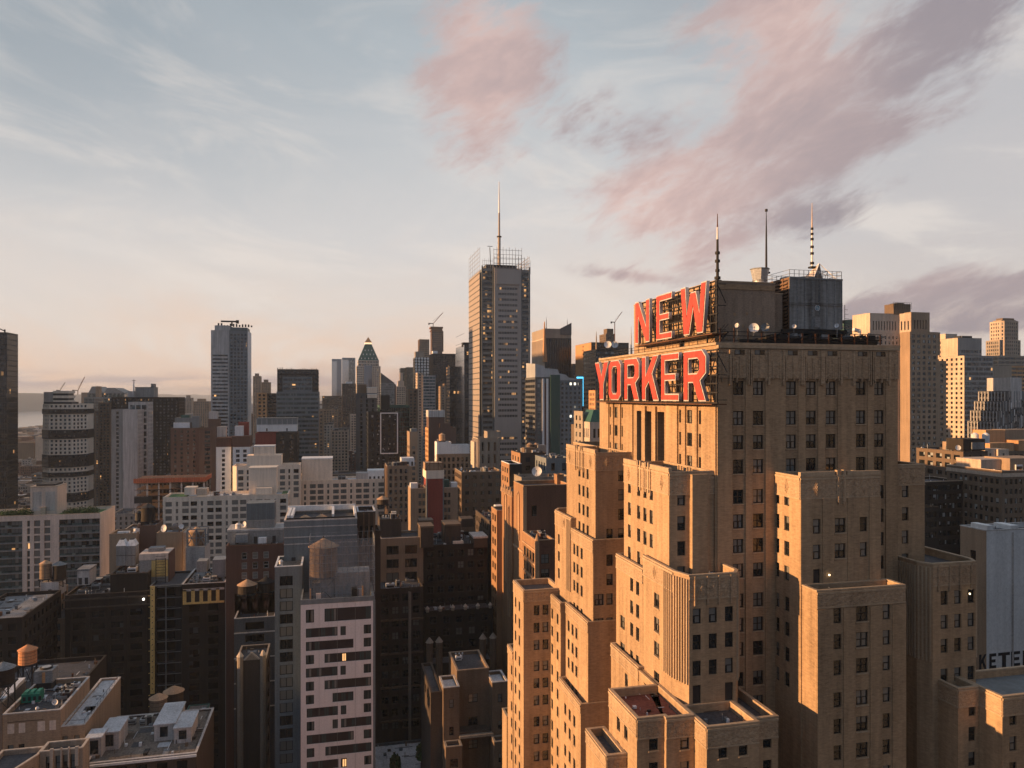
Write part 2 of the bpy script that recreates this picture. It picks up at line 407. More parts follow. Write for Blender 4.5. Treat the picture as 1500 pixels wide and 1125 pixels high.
    def junk(s, x0, x1, y0, y1, z, n=4, big=1.0):
        r = s.rnd
        for i in range(n):
            mb = MB(); k = r.random(); w = r.uniform(1.2, 3.2)*big; l = r.uniform(1.2, 3.5)*big; h = r.uniform(.9, 2.2)*big
            if x1-x0 < w+1 or y1-y0 < l+1: continue
            x = r.uniform(x0+.4, x1-w-.4); y = r.uniform(y0+.4, y1-l-.4)
            if k < .5:
                m = r.choice([G['galv'], G['galv2'], G['greymetal'], G['whitem']])
                mb.box(x, y, z+.25, x+w, y+l, z+.25+h, m)
                mb.box(x+.1, y+.1, z, x+.3, y+l-.1, z+.25, G['steel']); mb.box(x+w-.3, y+.1, z, x+w-.1, y+l-.1, z+.25, G['steel'])
                mb.cyl(x+w/2, y+l/2, z+.25+h, z+.45+h, min(w, l)*.36, min(w, l)*.36, 12, G['steel'])
                mb.box(x+.15, y-.03, z+.5, x+w-.15, y, z+h*.8, G['louv']); s.part('air_handler', mb)
            elif k < .68:
                mb.box(x, y, z, x+w, y+l, z+2.4*big, r.choice([G['brickd'], G['bulk'], G['bulk2']])); mb.box(x-.12, y-.12, z+2.4*big, x+w+.12, y+l+.12, z+2.55*big, G['coping'])
                mb.box(x+w*.3, y-.04, z, x+w*.3+.9, y, z+2.0, G['door']); s.part('stair_bulkhead', mb)
            elif k < .8:
                for q in range(3):
                    mb.cyl(x+q*.8, y, z, z+r.uniform(.5, 1.3), .14, .14, 8, G['galv'])
                    mb.cyl(x+q*.8, y, z+1.25, z+1.5, .26, .1, 8, G['galv'])
                s.part('vent_pipe', mb)
            else:
                mb.bar((x, y, z+.5), (x+w*1.8 if x+w*1.8 < x1-.3 else x+w, y, z+.5), .55, G['galv2']); mb.bar((x, y, z+.5), (x, y+l, z+.5), .55, G['galv2']); mb.box(x-.35, y+l-.3, z, x+.35, y+l+.3, z+1.1, G['galv2']); s.part('duct', mb)
    def clutter(s, x0, x1, y0, y1, z, n=30, sc_=1.0):
        """pipes, cable runs, small boxes, rails and patches that litter a real roof"""
        r = s.rnd; m = MB(); cs = [G['steel'], G['galv2'], G['greymetal'], G['whitem'], G['rust'], G['brickbb'], G['roofwhite']]
        for i in range(n):
            x, y = r.uniform(x0, x1), r.uniform(y0, y1); k = r.random(); c = r.choice(cs); w = r.uniform(.2, .9)*sc_
            if k < .35: m.box(x, y, z+.01, min(x+w, x1), min(y+w*r.uniform(.6, 1.6), y1), z+r.uniform(.2, 1.1)*sc_, c)
            elif k < .6:
                L_ = r.uniform(1, 5)*sc_; q = (min(x+L_, x1), y, z+.25) if r.random() < .5 else (x, min(y+L_, y1), z+.25); m.bar((x, y, z+.25), q, .12*sc_, c)
            elif k < .8: m.cyl(x, y, z, z+r.uniform(.5, 2.2)*sc_, .07*sc_, .07*sc_, 6, c)
            else: m.box(x, y, z+.004, min(x+r.uniform(.8, 3), x1), min(y+r.uniform(.8, 3), y1), z+.03, r.choice([G['roofwhite'], G['rooflight'], G['roof'], G['brickb']]))
        o = s.part('roof_clutter', m)
        if o: o['kind'] = 'stuff'
    def done(s):
        s.part('wall', s.walls); s.part('roof', s.roofs); s.part('parapet_coping', s.trim); s.part('glazing', s.sheet)
        if s.wins:
            sc_ = []
            for w in s.wins:
                px, py, d = proj(w[0], w[1], w[2]); vis = -10 < px < 1510 and py < 1135 and -20 < py
                sc_.append((w[4]*w[3]/d/d if vis else -1, w))
            sc_.sort(key=lambda a: -a[0]); rest = MB(); k = 0
            for score, w in sc_:
                x, y, z, ww, hh, rz, style, fr, mixw, sill = w
                var = s.rnd.choices([m[0] for m in mixw], [m[1] for m in mixw])[0]
                mb = win_mb(style, ww, hh, var, fr)
                if k < 100 and score > 0 and hh/proj(x, y, z)[2]*FX > 3.6:
                    key = (style, round(ww, 2), round(hh, 2), var, fr.name)
                    if key not in WMESH: WMESH[key] = mb.mesh('door' if style == 'door' else 'window')
                    o = bpy.data.objects.new('door' if style == 'door' else 'window', WMESH[key]); COL.objects.link(o); o.parent = s.root
                    o.location = (x-s.base[0], y-s.base[1], z-s.base[2]); o.rotation_euler = (0, 0, rz); k += 1
                    if sill and style != 'door':
                        kk = ('sill', round(ww, 2), sill)
                        if kk not in WMESH:
                            sb = MB(); sb.box(-ww/2-.08, -.42, -.14, ww/2+.08, -.02, -.005, G[sill]); WMESH[kk] = sb.mesh('sill')
                        so = bpy.data.objects.new('sill', WMESH[kk]); COL.objects.link(so); so.parent = o
                else:
                    rest.add(mb, (x, y, z), rz)
            o = s.part('window', rest)
            if o: o['kind'] = 'stuff'
        return s
MIX = [('mixed', .5), ('dark', .2), ('half', .15), ('blind', .1), ('curt', .05)]
def grid_ops(sp, W, z0, z1, p):
    m = sp.get('m', .9); bay = sp['bay']; n = max(1, int((W-2*m)/bay+.35))
    if W-2*m < sp['ww'] and not sp.get('ribbon'): sp['_cols'] = [W/2]; sp['_pitch'] = W; return []
    pitch = (W-2*m)/n; cols = [m+pitch*(i+.5) for i in range(n)]; sp['_cols'] = cols; sp['_pitch'] = pitch
    ww = min(sp['ww'], pitch-.12) if not sp.get('ribbon') else pitch-sp.get('rg', .25)
    zt = z1-sp.get('top', 1.5); out = []; zl = max(z0+.3, sp.get('zlow', z0))
    z = zt-sp['wh']
    while z > zl:
        for i, c in enumerate(cols):
            if sp.get('skip') and i in sp['skip']: continue
            out.append((c-ww/2, c+ww/2, z, z+sp['wh']))
        z -= sp['fh']
    return out
def st(bay=3.2, ww=1.5, wh=1.7, fh=3.2, **k): d = dict(bay=bay, ww=ww, wh=wh, fh=fh); d.update(k); return d
def dc(d, **k): e = dict(d); e.update(k); return e
def zlow_for(x, y, pyb=None):
    """no windows are cut below what the photograph can see of this facade"""
    py = 1150 if pyb is None else pyb
    return max(0.5, PZ(py, x, y))
def tower(name, label, Y, xa, xb, yt, D, wm, sty, side=None, z=None, yb=None, junk=0, group=None, cat='building', X=None, done=True, par=.9, roof=None, cop=None, z0=0.0, west=None, seed=None, cph=.16, cpo=.06):
    x0, x1 = X if X else (PX(xa, Y), PX(xb, Y))
    z1 = z if z is not None else PZ(yt, x0 if x0 > 0 or x1 > 0 and x0 > -5 else x1, Y)
    b = Bld(name, label, (x0+x1)/2, Y+D/2, cat, group, seed=seed)
    zl = zlow_for((x0+x1)/2, Y, yb)
    S = dc(sty, zlow=zl) if sty else None
    ss = dc(side, zlow=zl) if side else (dc(sty, zlow=zl) if sty and side is None else None)
    W_ = ss if x0 > -2 else None; E_ = ss if x1 < 2 else None
    b.blk(x0, x1, Y, Y+D, z0, z1, wm, S=S, W=W_, E=E_, par=par, roof=roof, cop=cop, cph=cph, cpo=cpo)
    b.x0, b.x1, b.y0, b.y1, b.z1 = x0, x1, Y, Y+D, z1; b.par = par
    FOOT.append((x0, x1, Y, Y+D, z1))
    if junk: b.junk(x0+.6, x1-.6, Y+.6, Y+D-.6, z1-par, junk)
    if Y < 480 and par > 0 and x1-x0 > 4 and D > 4: b.clutter(x0+.6, x1-.6, Y+.6, Y+D-.6, z1-par, int(min(90, (x1-x0)*D*.09)), 1.0 if Y < 260 else 1.4)
    if done: b.done()
    return b
FOOT = []
# ------------------------------------------------------------------ shared material palette
G = {}
def setup_mats():
    g = G
    g['roof'] = wall('dark roofing felt', (0.070, 0.070, 0.077), rough=.9, var=.6, streak=0, big=.15, bump=.1, course=.3)
    g['rooflight'] = wall('grey roof gravel', (0.205, 0.205, 0.211), var=.6, streak=0, big=.2, bump=.1, course=.3)
    g['roofred'] = wall('dark red roofing felt', (0.166, 0.058, 0.045), var=.6, streak=0, big=.3, bump=.1, course=.3)
    g['roofwhite'] = wall('silver roof coating', (0.461, 0.474, 0.499), var=.5, streak=0, big=.2, course=.3)
    g['roofgreen'] = wall('roof garden turf', (0.045, 0.128, 0.038), var=.8, streak=0, big=.3, course=.3)
    g['coping'] = wall('stone coping', (0.435, 0.397, 0.346), var=.3)
    g['frame'] = plain('dark bronze window frame', (.022, .018, .016), .55)
    g['framew'] = plain('pale window frame', (.30, .30, .29), .5)
    g['dark'] = plain('dark window glass', (.014, .018, .021), .06, spec=.7)
    g['mid'] = plain('window glass with shade behind', (.135, .15, .155), .10, spec=.6)  # base colour lightened for shades behind the glass and for reflected sky
    g['blind'] = plain('glass with pale blind behind', (.17, .165, .15), .14, spec=.6)
    g['curt'] = plain('glass with curtain behind', (.19, .185, .175), .12, spec=.6)
    g['lit'] = plain('lit window glass', (1.0, .55, .22), .3, emit=.55)
    g['teglass'] = plain('greenish window glass', (.06, .08, .083), .1, spec=.7); g['door'] = plain('dark door paint', (.03, .028, .03), .5)
    g['galv'] = wall('galvanised steel', (0.384, 0.397, 0.410), rough=.5, metal=.3, var=.5, bump=0, spec=.4)
    g['galv2'] = wall('weathered galvanised duct', (0.218, 0.230, 0.243), rough=.6, metal=.2, var=.6, bump=0)
    g['greymetal'] = wall('grey painted metal', (0.141, 0.154, 0.160), rough=.55, var=.4, bump=0)
    g['whitem'] = wall('white painted metal', (0.640, 0.640, 0.653), rough=.55, var=.35, bump=0)
    g['steel'] = plain('dark structural steel', (.02, .019, .02), .7)
    g['rust'] = wall('rusted steel', (0.128, 0.058, 0.032), rough=.85, var=.7, bump=0)
    g['louv'] = plain('dark louvre', (.03, .03, .032), .6)
    g['bulk'] = wall('plastered bulkhead', (0.358, 0.320, 0.282)); g['bulk2'] = wall('grey bulkhead', (0.205, 0.205, 0.211))
    g['brickd'] = wall('dark red brick', (0.109, 0.058, 0.045))
    g['brickb'] = wall('dark brown brick', (0.070, 0.054, 0.044)); g['brickbb'] = wall('brown brick', (0.147, 0.105, 0.074))
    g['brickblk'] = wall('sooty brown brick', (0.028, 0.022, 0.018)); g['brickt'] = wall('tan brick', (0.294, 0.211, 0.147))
    g['brickr'] = wall('red brick', (.12, .075, .06)); g['tan'] = wall('tan cast stone', (0.486, 0.384, 0.301), course=.4)
    g['cream'] = wall('cream precast', (0.700, 0.602, 0.499), course=.4, var=.2, streak=.3); g['pinkst'] = wall('pinkish precast', (0.589, 0.480, 0.410), course=.4, var=.25)
    g['grey'] = wall('grey concrete', (0.256, 0.250, 0.243), course=.4); g['greyd'] = wall('dark grey panel', (0.096, 0.100, 0.105), course=.4)
    g['greyl'] = wall('pale grey concrete', (0.435, 0.410, 0.397), course=.4, streak=.6); g['slate'] = wall('blue grey cladding', (0.166, 0.186, 0.198), course=.3, var=.2)
    g['black'] = wall('black cladding', (0.015, 0.017, 0.019), rough=.5, var=.3); g['white'] = wall('white painted masonry', (0.700, 0.700, 0.700), course=.3, var=.18, streak=.22)
    g['teal'] = wall('green copper roof', (0.03, 0.095, 0.08), rough=.6, course=.3); g['stone'] = wall('pale limestone', (0.461, 0.397, 0.333)); g['stoneb'] = wall('weathered limestone', (0.282, 0.237, 0.192))
    g['orange'] = wall('sun faded orange brick', (0.461, 0.256, 0.128)); g['redpaint'] = wall('dark red painted wall', (0.218, 0.045, 0.038), course=.3, var=.15)  # the orange brick also colours walls that should look sunlit
    g['greenpanel'] = wall('dark green panel', (0.038, 0.090, 0.077), course=.3, var=.2)
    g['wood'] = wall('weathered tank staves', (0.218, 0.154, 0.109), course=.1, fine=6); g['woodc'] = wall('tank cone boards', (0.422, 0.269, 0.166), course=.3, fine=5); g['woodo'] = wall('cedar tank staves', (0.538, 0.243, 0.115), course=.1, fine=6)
    g['netting'] = wall('orange safety netting', (0.461, 0.128, 0.064), var=.5, course=.3); g['sheath'] = wall('yellow wall sheathing', (0.640, 0.448, 0.166), var=.3, course=.3)
    B = lambda *c: list(c)
    dk, md, lt, bl = (.012, .014, .017), (.035, .04, .045), (.17, .175, .175), (.07, .09, .10)
    g['sheet'] = glass_sheet('window glass rows', [(0, dk), (.45, md), (.72, bl), (.88, lt)], lit=.005)
    g['sheetlit'] = glass_sheet('window glass with lamps', [(0, dk), (.5, md), (.8, lt)], (1.4, 3.2), lit=.012)
    g['sheetdark'] = glass_sheet('black window glass', [(0, (.006, .007, .008)), (.7, (.016, .018, .02)), (.94, (.06, .065, .07))], lit=.004)
    g['sheetpale'] = glass_sheet('pale curtain glass', [(0, (.10, .13, .14)), (.4, (.17, .20, .21)), (.7, (.06, .08, .09)), (.9, (.26, .28, .28))], rough=.08)
    g['sheetgreen'] = glass_sheet('green tinted glass', [(0, (.015, .03, .032)), (.4, (.03, .055, .056)), (.75, (.07, .11, .11)), (.92, (.16, .19, .18))], (1.2, 3.0), lit=.01)
    g['sheetrow'] = glass_sheet('dark glass with bright shades', [(0, (.01, .012, .013)), (.62, (.02, .024, .026)), (.85, (.32, .34, .34))], (1.1, 1.55), lit=0)
    g['mirror'] = plain('mirror glass', (.55, .50, .46), .12, metal=.85); g['mirrord'] = plain('grey mirror glass', (.18, .19, .21), .1, metal=.8)
setup_mats()
# ------------------------------------------------------------------ the big stepped hotel on the right
G['hb'] = wall('buff hotel brick', (.355, .245, .152), var=.33, streak=.42, fine=1.5, coursez=3.6, bump=.3, patch=.07)
G['hb2'] = wall('darker buff brick spandrel', (.33, .228, .143), var=.36, streak=.5, fine=1.5, coursez=3.6, bump=.3, patch=.08)
def carved():
    m = wall('carved terracotta', (.37, .265, .175), var=.45, streak=.3, fine=2.2, bump=.0)
    N, L = m.node_tree.nodes, m.node_tree.links; P = N['Principled BSDF']; g = N.new('ShaderNodeNewGeometry')
    mp = N.new('ShaderNodeMapping'); mp.inputs['Scale'].default_value = (1.6, 1.6, 1.2); L.new(g.outputs['Position'], mp.inputs[0])
    v = N.new('ShaderNodeTexVoronoi'); v.inputs['Scale'].default_value = 1.3; L.new(mp.outputs[0], v.inputs['Vector'])
    n = N.new('ShaderNodeTexNoise'); n.inputs['Scale'].default_value = 5; L.new(g.outputs['Position'], n.inputs['Vector'])
    a = N.new('ShaderNodeMath'); a.operation = 'ADD'; L.new(v.outputs['Distance'], a.inputs[0]); L.new(n.outputs[0], a.inputs[1])
    b = N.new('ShaderNodeBump'); b.inputs['Strength'].default_value = .75; b.inputs['Distance'].default_value = .16
    L.new(a.outputs[0], b.inputs['Height']); L.new(b.outputs[0], P.inputs['Normal']); return m
G['terra'] = carved(); G['cop2'] = wall('buff coping stone', (.40, .30, .205), var=.25); G['cop2'] = wall('buff coping stone', (.44, .34, .25), var=.25)
ZR = []
z_ = 130.1
for d_ in [3.9, 3.15, 3.15, 3.9, 3.2, 3.2, 3.2]*4: ZR.append(z_); z_ -= d_
H = Bld('stepped_hotel', 'huge buff brick setback hotel with terraced wings, carrying the two-line red letter sign', 61.7, 110)
H.base = H.root['_b'] = (61.7, 110, 0)
HW, HF = 1.85, 'frame'
HMIX = [('mixed', .34), ('curt', .30), ('dark', .12), ('half', .16), ('blind', .08)]
def cols_ops(kind, cols, ztop, zlo, doors=None, rows=None):
    def f(W, z0, z1, p, u):
        out = []
        for zb in (rows or ZR):
            if zb+HW > min(z1-.4, ztop) or zb < zlo: continue
            for c in cols:
                px, w, sty = c[:3]; hi = c[3] if len(c) > 3 else 999
                if zb > hi: continue
                a = (PX(px, p[1])-p[0]) if kind == 'S' else (p[1]-PY(px, p[0])) if kind == 'W' else px
                out.append((a-w/2, a+w/2, zb, zb+HW, sty))
        for d in doors or []:
            px, w, zb, hh = d
            a = (PX(px, p[1])-p[0]) if kind == 'S' else (p[1]-PY(px, p[0]))
            out.append((a-w/2, a+w/2, zb, zb+hh, 'door'))
        return out
    return dict(ops=f, mode='obj', rec=.32, mix=HMIX, sill='cop2')
def ribs(b, p, u, n, W, z0, z1, xs, w=.18, pr=.12, mat=None):
    for a in xs:
        q = [(p[0]+u.x*t+n[0]*e, p[1]+u.y*t+n[1]*e) for t, e in ((a-w/2, pr), (a+w/2, pr), (a+w/2, -.04), (a-w/2, -.04))]
        b.walls.prism(q, z0, z1, mat or G['terra'])
def slab(b, p, u, n, a0, a1, z0, z1, pr, mat):
    q = [(p[0]+u.x*t+n[0]*e, p[1]+u.y*t+n[1]*e) for t, e in ((a0, pr), (a1, pr), (a1, -.03), (a0, -.03))]
    b.walls.prism(q, z0, z1, mat)
def diamond(b, p, u, n, a, z, rw, rh, pr=.14, mat=None):
    for k, (sc_, e) in enumerate(((1, pr), (.66, pr+.07), (.32, pr+.16))):
        P3 = [(a-rw*sc_, z), (a, z-rh*sc_), (a+rw*sc_, z), (a, z+rh*sc_)]
        F = [(p[0]+u.x*t+n[0]*e, p[1]+u.y*t+n[1]*e, zz) for t, zz in P3]
        Bk = [(p[0]+u.x*t+n[0]*(e-.12), p[1]+u.y*t+n[1]*(e-.12), zz) for t, zz in P3]
        b.walls.poly(F, mat or G['terra'])
        for i in range(4): b.walls.poly([Bk[i], Bk[(i+1) % 4], F[(i+1) % 4], F[i]], mat or G['terra'])
def frieze(h, dia=(), rib=None, notch=(), pr=.07):
    """carved band under a parapet with raised fins, diamonds and notched top"""
    def f(b, p, u, n, W, z0, z1):
        slab(b, p, u, n, .02, W-.02, z1-h, z1-.35, pr, G['terra'])
        slab(b, p, u, n, .0, W, z1-.36, z1-.1, pr+.08, G['cop2']); slab(b, p, u, n, 0, W, z1-h-.16, z1-h, pr+.05, G['cop2'])
        for a in dia: diamond(b, p, u, n, a*W, z1-h*.55, .55, h*.36, pr+.06)
        if rib:
            for a in rib: ribs(b, p, u, n, W, z1-h-.9, z1-.05, [a*W], .2, pr+.16)
        # raised parapet blocks with notches
        cuts = sorted(notch); cur = 0
        segs = []
        for a0, a1 in cuts: segs.append((cur, a0*W)); cur = a1*W
        segs.append((cur, W))
        if notch:
            for a, c in segs:
                q = [(p[0]+u.x*t+n[0]*e, p[1]+u.y*t+n[1]*e) for t, e in ((a, .1), (c, .1), (c, -.42), (a, -.42))]
                b.walls.prism(q, z1+.12, z1+.62, G['cop2'])
            for a0, a1 in cuts:
                for fr in (.25, .75):
                    a = (a0+(a1-a0)*fr)*W
                    q = [(p[0]+u.x*t+n[0]*e, p[1]+u.y*t+n[1]*e) for t, e in ((a-.16, .18), (a+.16, .18), (a+.16, -.3), (a-.16, -.3))]
                    b.walls.prism(q, z1-h-.6, z1+.8, G['cop2'])
    return f
def bays(px_list, zlo, ztop, pr=.17, kind='S', wmat='hb', pad=.22):
    """brick piers standing proud between the window bays (list of (px, width))"""
    def f(b, p, u, n, W, z0, z1):
        ed = []
        for px, w in px_list:
            a = (PX(px, p[1])-p[0]) if kind == 'S' else (p[1]-PY(px, p[0]))
            ed.append((a-w/2-pad, a+w/2+pad))
        ed.sort(); cur = 0.0
        for a, c in ed+[(W, W)]:
            if a-cur > .15:
                q = [(p[0]+u.x*t+n[0]*e, p[1]+u.y*t+n[1]*e) for t, e in ((cur, pr), (a, pr), (a, -.03), (cur, -.03))]
                b.walls.prism(q, zlo, ztop, G[wmat])
            cur = c
    return f
def X_(spec, *fns): spec['extra'] = list(fns); return spec
TX0, TX1, TY0, TY1, TZ = 47.9, 75.0, 88.0, 131.3, 136.6
tS = [(1081.5, 1.5, 'dh2'), (1110.7, 1.5, 'dh2'), (1159, 1.5, 'dh2'), (1188, 1.5, 'dh2'), (1217, 1.5, 'dh2'), (1261, 1.5, 'dh2'), (1287.7, 1.5, 'dh2')]
def tower_crown(b, p, u, n, W, z0, z1):
    slab(b, p, u, n, .02, W-.02, z1-4.3, z1-.5, .34, G['terra'])
    xs = [PX(px, p[1])-p[0] for px, _, _ in tS]
    for a in xs:
        for da in (-1.35, 1.35): ribs(b, p, u, n, W, z1-5.2, z1-.6, [a+da], .30, .50)
        for da in (-1.0, 1.0): ribs(b, p, u, n, W, z1-4.6, z1-1.4, [a+da], .14, .46)
        slab(b, p, u, n, a-.72, a+.72, z1-1.25, z1-.62, .37, G['steel']); slab(b, p, u, n, a-.68, a-.05, z1-1.2, z1-.68, .39, G['mid']); slab(b, p, u, n, a+.05, a+.68, z1-1.2, z1-.68, .39, G['dark'])
        ribs(b, p, u, n, W, z1-4.3, z1-1.5, [a], .10, .44)
    for i in range(26): ribs(b, p, u, n, W, z1-4.2-.7*random.Random(i).random(), z1-2.2, [.6+i*(W-1.2)/25], .12, .42)
    for zz in (z1-2.6, z1-3.5): slab(b, p, u, n, .05, W-.05, zz-.06, zz, .37, G['cop2'])
    slab(b, p, u, n, -.05, W+.05, z1-.42, z1-.05, .5, G['cop2'])
segA, segB = PY(928, TX0), PY(977, TX0)
wL = [(894.7, .85, 'dh1'), (903, 1.7, 'dh2'), (912, .85, 'dh1')]; wR = [(996.8, .85, 'dh1'), (1010.7, 1.7, 'dh2'), (1025.9, .85, 'dh1')]
def slots(W, z0, z1, p, u):
    out = []
    for px0, px1 in ((932.7, 941.7), (947, 957), (963, 973)):
        out.append((p[1]-PY(px0, p[0]), p[1]-PY(px1, p[0]), 108.0, 127.6, 'x'))
    return out
pts = [(TX0, TY0), (TX1, TY0), (TX1, TY1), (TX0, TY1), (TX0, segA), (TX0, segB)]
H.pblk(pts, 0, TZ, G['hb2'], {0: X_(cols_ops('S', tS, 133, 88), bays([(c[0], 1.5) for c in tS], 60, TZ-4.2), tower_crown),
    3: X_(cols_ops('W', wL, 129, 104), bays([(c[0], c[1]) for c in wL], 60, TZ-4.2, .22, 'W')),
    4: dict(ops=slots, mode='sheet', glass='sheetdark', rec=1.3),
    5: X_(cols_ops('W', wR, 129, 104), bays([(c[0], c[1]) for c in wR], 60, TZ-4.2, .22, 'W'))}, cop=G['cop2'], par=1.1, cph=.3, cpo=.3)
for x_ in (PY(945, TX0), PY(960, TX0)):   # columns between the tall slots
    H.walls.prism([(TX0-.35, x_-.7), (TX0+.1, x_-.7), (TX0+.1, x_+.7), (TX0-.35, x_+.7)], 108, 128.4, G['hb'])
# east shoulder
def w1(*px): return [(p, 1.1, 'dh1') for p in px]
H.blk(75.0, 79.8, 88.35, 103, 0, 120.4, G['hb'], S=X_(cols_ops('S', w1(1326), 118.5, 80), frieze(2.6, (.6,))), cop=G['cop2'])
# upper wings L1 (front west), N1 (rear west), R1 (front middle)
H.blk(41.4, 47.85, 88.3, 103.6, 0, 120.2, G['hb'],
      S=X_(cols_ops('S', w1(998, 1043.7), 118.3, 104), frieze(2.7, (.62,)), lambda b, p, u, n, W, z0, z1: slab(b, p, u, n, PX(1010, 88.3)-p[0], PX(1033, 88.3)-p[0], 100, z1-.2, .8, G['hb'])),
      W=X_(cols_ops('W', w1(922, 935.5, 944.8, 954), 118.3, 104), frieze(2.7, (.13, .86), (.36, .5, .64), ((.32, .44), (.5, .62)))), cop=G['cop2'])
H.blk(41.4, 47.85, 116.0, 131.6, 0, 120.6, G['hb'],
      S=X_(cols_ops('S', [(910, 1.1, 'dh1'), (893, 1.1, 'dh1', 108)], 118.3, 88), frieze(2.7, (.3,))),
      W=X_(cols_ops('W', w1(848.8, 854.7, 860.8, 870.7), 118.3, 104), frieze(2.7, (.13, .86), (.36, .5, .64), ((.32, .44), (.5, .62)))), cop=G['cop2'])
H.blk(47.0, 60, 131.0, 145, 0, 120.6, G['hb'], cop=G['cop2'])
H.blk(56.2, 67.7, 82.4, 88.1, 0, 119.9, G['hb'],
      S=X_(cols_ops('S', [(1196.5, 1.1, 'dh1'), (1231, 1.6, 'dh2'), (1265, 1.1, 'dh1')], 117.6, 107, doors=[(1196.5, 1.0, 105.7, 2.7)], rows=[116.0, 112.8, 109.6, 106.45]), frieze(2.6, (.2, .8), (.47, .53), ((.42, .58),)),
           bays([(1196.5, 1.1), (1231, 1.6), (1265, 1.1)], 70, 117.2, .16)),
      W=X_(cols_ops('W', w1(1138, 1152.5), 118.3, 88, rows=[116.0, 112.8, 109.6, 106.45, 102.5, 99.3, 96.1, 92.9]), frieze(2.6, (.5,))), cop=G['cop2'])
# second step: L2 with fluted corner, N2, R2, east mirror
def flutes(b, p, u, n, W, z0, z1):
    k = max(3, int(W/.42))
    for i in range(k): ribs(b, p, u, n, W, 95.2, z1-.4, [W*(i+.5)/k], .16, .22, G['cop2'])
def L2(mx=None, my=None):
    fx = (lambda x: x) if mx is None else (lambda x: 2*mx-x)
    fy = (lambda y: y) if my is None else (lambda y: 2*my-y)
    return [(fx(x), fy(y)) for x, y in [(40.7, 85.6), (41.5, 83.0), (47.8, 83.0), (48.8, 84.4), (48.8, 88.6), (48.0, 94.9), (40.7, 94.9)]]
pl = L2()
# order: chamfer SW, south, chamfer SE, east, ., north, west
H.pblk(pl, 0, 108.3, G['hb'], {0: dict(ops=lambda *a: [], extra=[flutes]), 1: X_(cols_ops('S', w1(1020.8, 1044.3, 1068), 106, 95, doors=[(1020.8, 1.1, 92.4, 2.7), (1068, 1.1, 92.4, 2.7)]), frieze(2.7, (.25, .5, .75), (.12, .38, .62, .88))),
     2: dict(ops=lambda *a: [], extra=[flutes, frieze(2.7)]), 6: X_(cols_ops('W', [(961.9, 1.6, 'dh2')], 106, 92), frieze(2.4, (.4,)), lambda b, p, u, n, W, z0, z1: [ribs(b, p, u, n, W, 95.2, z1-.4, [W-.25-i*.55], .2, .24, G['cop2']) for i in range(5)])}, cop=G['cop2'])
H.blk(40.7, 48, 95.0, 104.9, 0, 106.5, G['hb'], W=X_(cols_ops('W', w1(925.3, 934, 942.7)+[(912, 1.7, 'dh2', 97.5)], 104.5, 92), frieze(1.8)), cop=G['cop2'])
pr_ = [(75.2, 94.9), (75.2, 88.6), (75.2, 84.6), (76.2, 83.0), (83.0, 83.0), (83.9, 84.6), (83.9, 94.9)]
H.pblk(pr_, 0, 108.3-.4, G['hb'], {3: X_(cols_ops('S', w1(1383, 1403, 1422.5), 106, 84, doors=[(1422.5, 1.1, 92.4, 2.7)]), frieze(2.7, (.25, .5, .75), (.12, .38, .62, .88))),
     1: dict(ops=lambda *a: [], extra=[flutes]), 2: dict(ops=lambda *a: [], extra=[flutes]), 4: dict(ops=lambda *a: [], extra=[flutes])}, cop=G['cop2'])
H.blk(75.2, 82.3, 95.2, 104.9, 0, 106.5, G['hb'], cop=G['cop2'])
H.blk(56.35, 68.8, 79.3, 82.45, 0, 106.5, G['hb'],
      S=X_(cols_ops('S', [(1227, 1.1, 'dh1'), (1263, 1.7, 'dh2'), (1298.7, 1.1, 'dh1')], 104.6, 78), frieze(1.9), bays([(1227, 1.1), (1263, 1.7), (1298.7, 1.1)], 60, 104.3, .15)),
      W=cols_ops('W', w1(1177.5), 104.6, 78), cop=G['cop2'])
# N2 with raised fluted corner
H.blk(40.5, 47.8, 114.6, 126.0, 0, 106.7, G['hb'], S=cols_ops('S', w1(893)+[(877.5, 1.6, 'dh2', 99)], 105, 70), W=X_(cols_ops('W', w1(841.3, 846, 852), 104.7, 92), frieze(1.8)), cop=G['cop2'])
H.pblk([(40.5, 126.05), (48, 126.05), (48, 138), (41.6, 138), (40.5, 136)], 0, 108.4, G['hb'],
       {4: X_(cols_ops('W', w1(818.7), 106, 92), frieze(2.4, (.6,)), lambda b, p, u, n, W, z0, z1: [ribs(b, p, u, n, W, 95.5, z1-.4, [W-.3-i*.6], .22, .26, G['cop2']) for i in range(4)])}, cop=G['cop2'])
# third step, level 93
H.blk(39.9, 48, 94.6, 104.95, 0, 93.3, G['hb'], W=X_(cols_ops('W', w1(917.5), 91.5, 80), frieze(1.6)), cop=G['cop2'])
H.blk(39.6, 47, 114.45, 126.4, 0, 93.6, G['hb'], W=X_(cols_ops('W', w1(833, 838.7, 844.3), 92, 78), frieze(1.5)), S=cols_ops('S', [(863.5, .9, 'dh1', 20)], 92, 70), cop=G['cop2'])
H.blk(38.3, 47, 114.3, 126.2, 0, 80.6, G['hb'], W=X_(cols_ops('W', w1(828, 834.5, 841.3), 79, 60), frieze(1.2)), cop=G['cop2'])
H.blk(38.9, 47, 127.2, 137.5, 0, 93.3, G['hb'], W=X_(cols_ops('W', w1(808.9, 816.8), 92, 60), frieze(1.4)), S=cols_ops('S', [], 92, 60), cop=G['cop2'])
H.blk(33.75, 41, 133.5, 141.6, 0, 94.2, G['hb'], S=X_(cols_ops('S', w1(786, 799), 92.2, 58, rows=[z+.5 for z in ZR]), frieze(1.9)), W=X_(cols_ops('W', w1(755.3, 760.8), 92.2, 58, rows=[z+.5 for z in ZR]), frieze(1.9)), cop=G['cop2'])
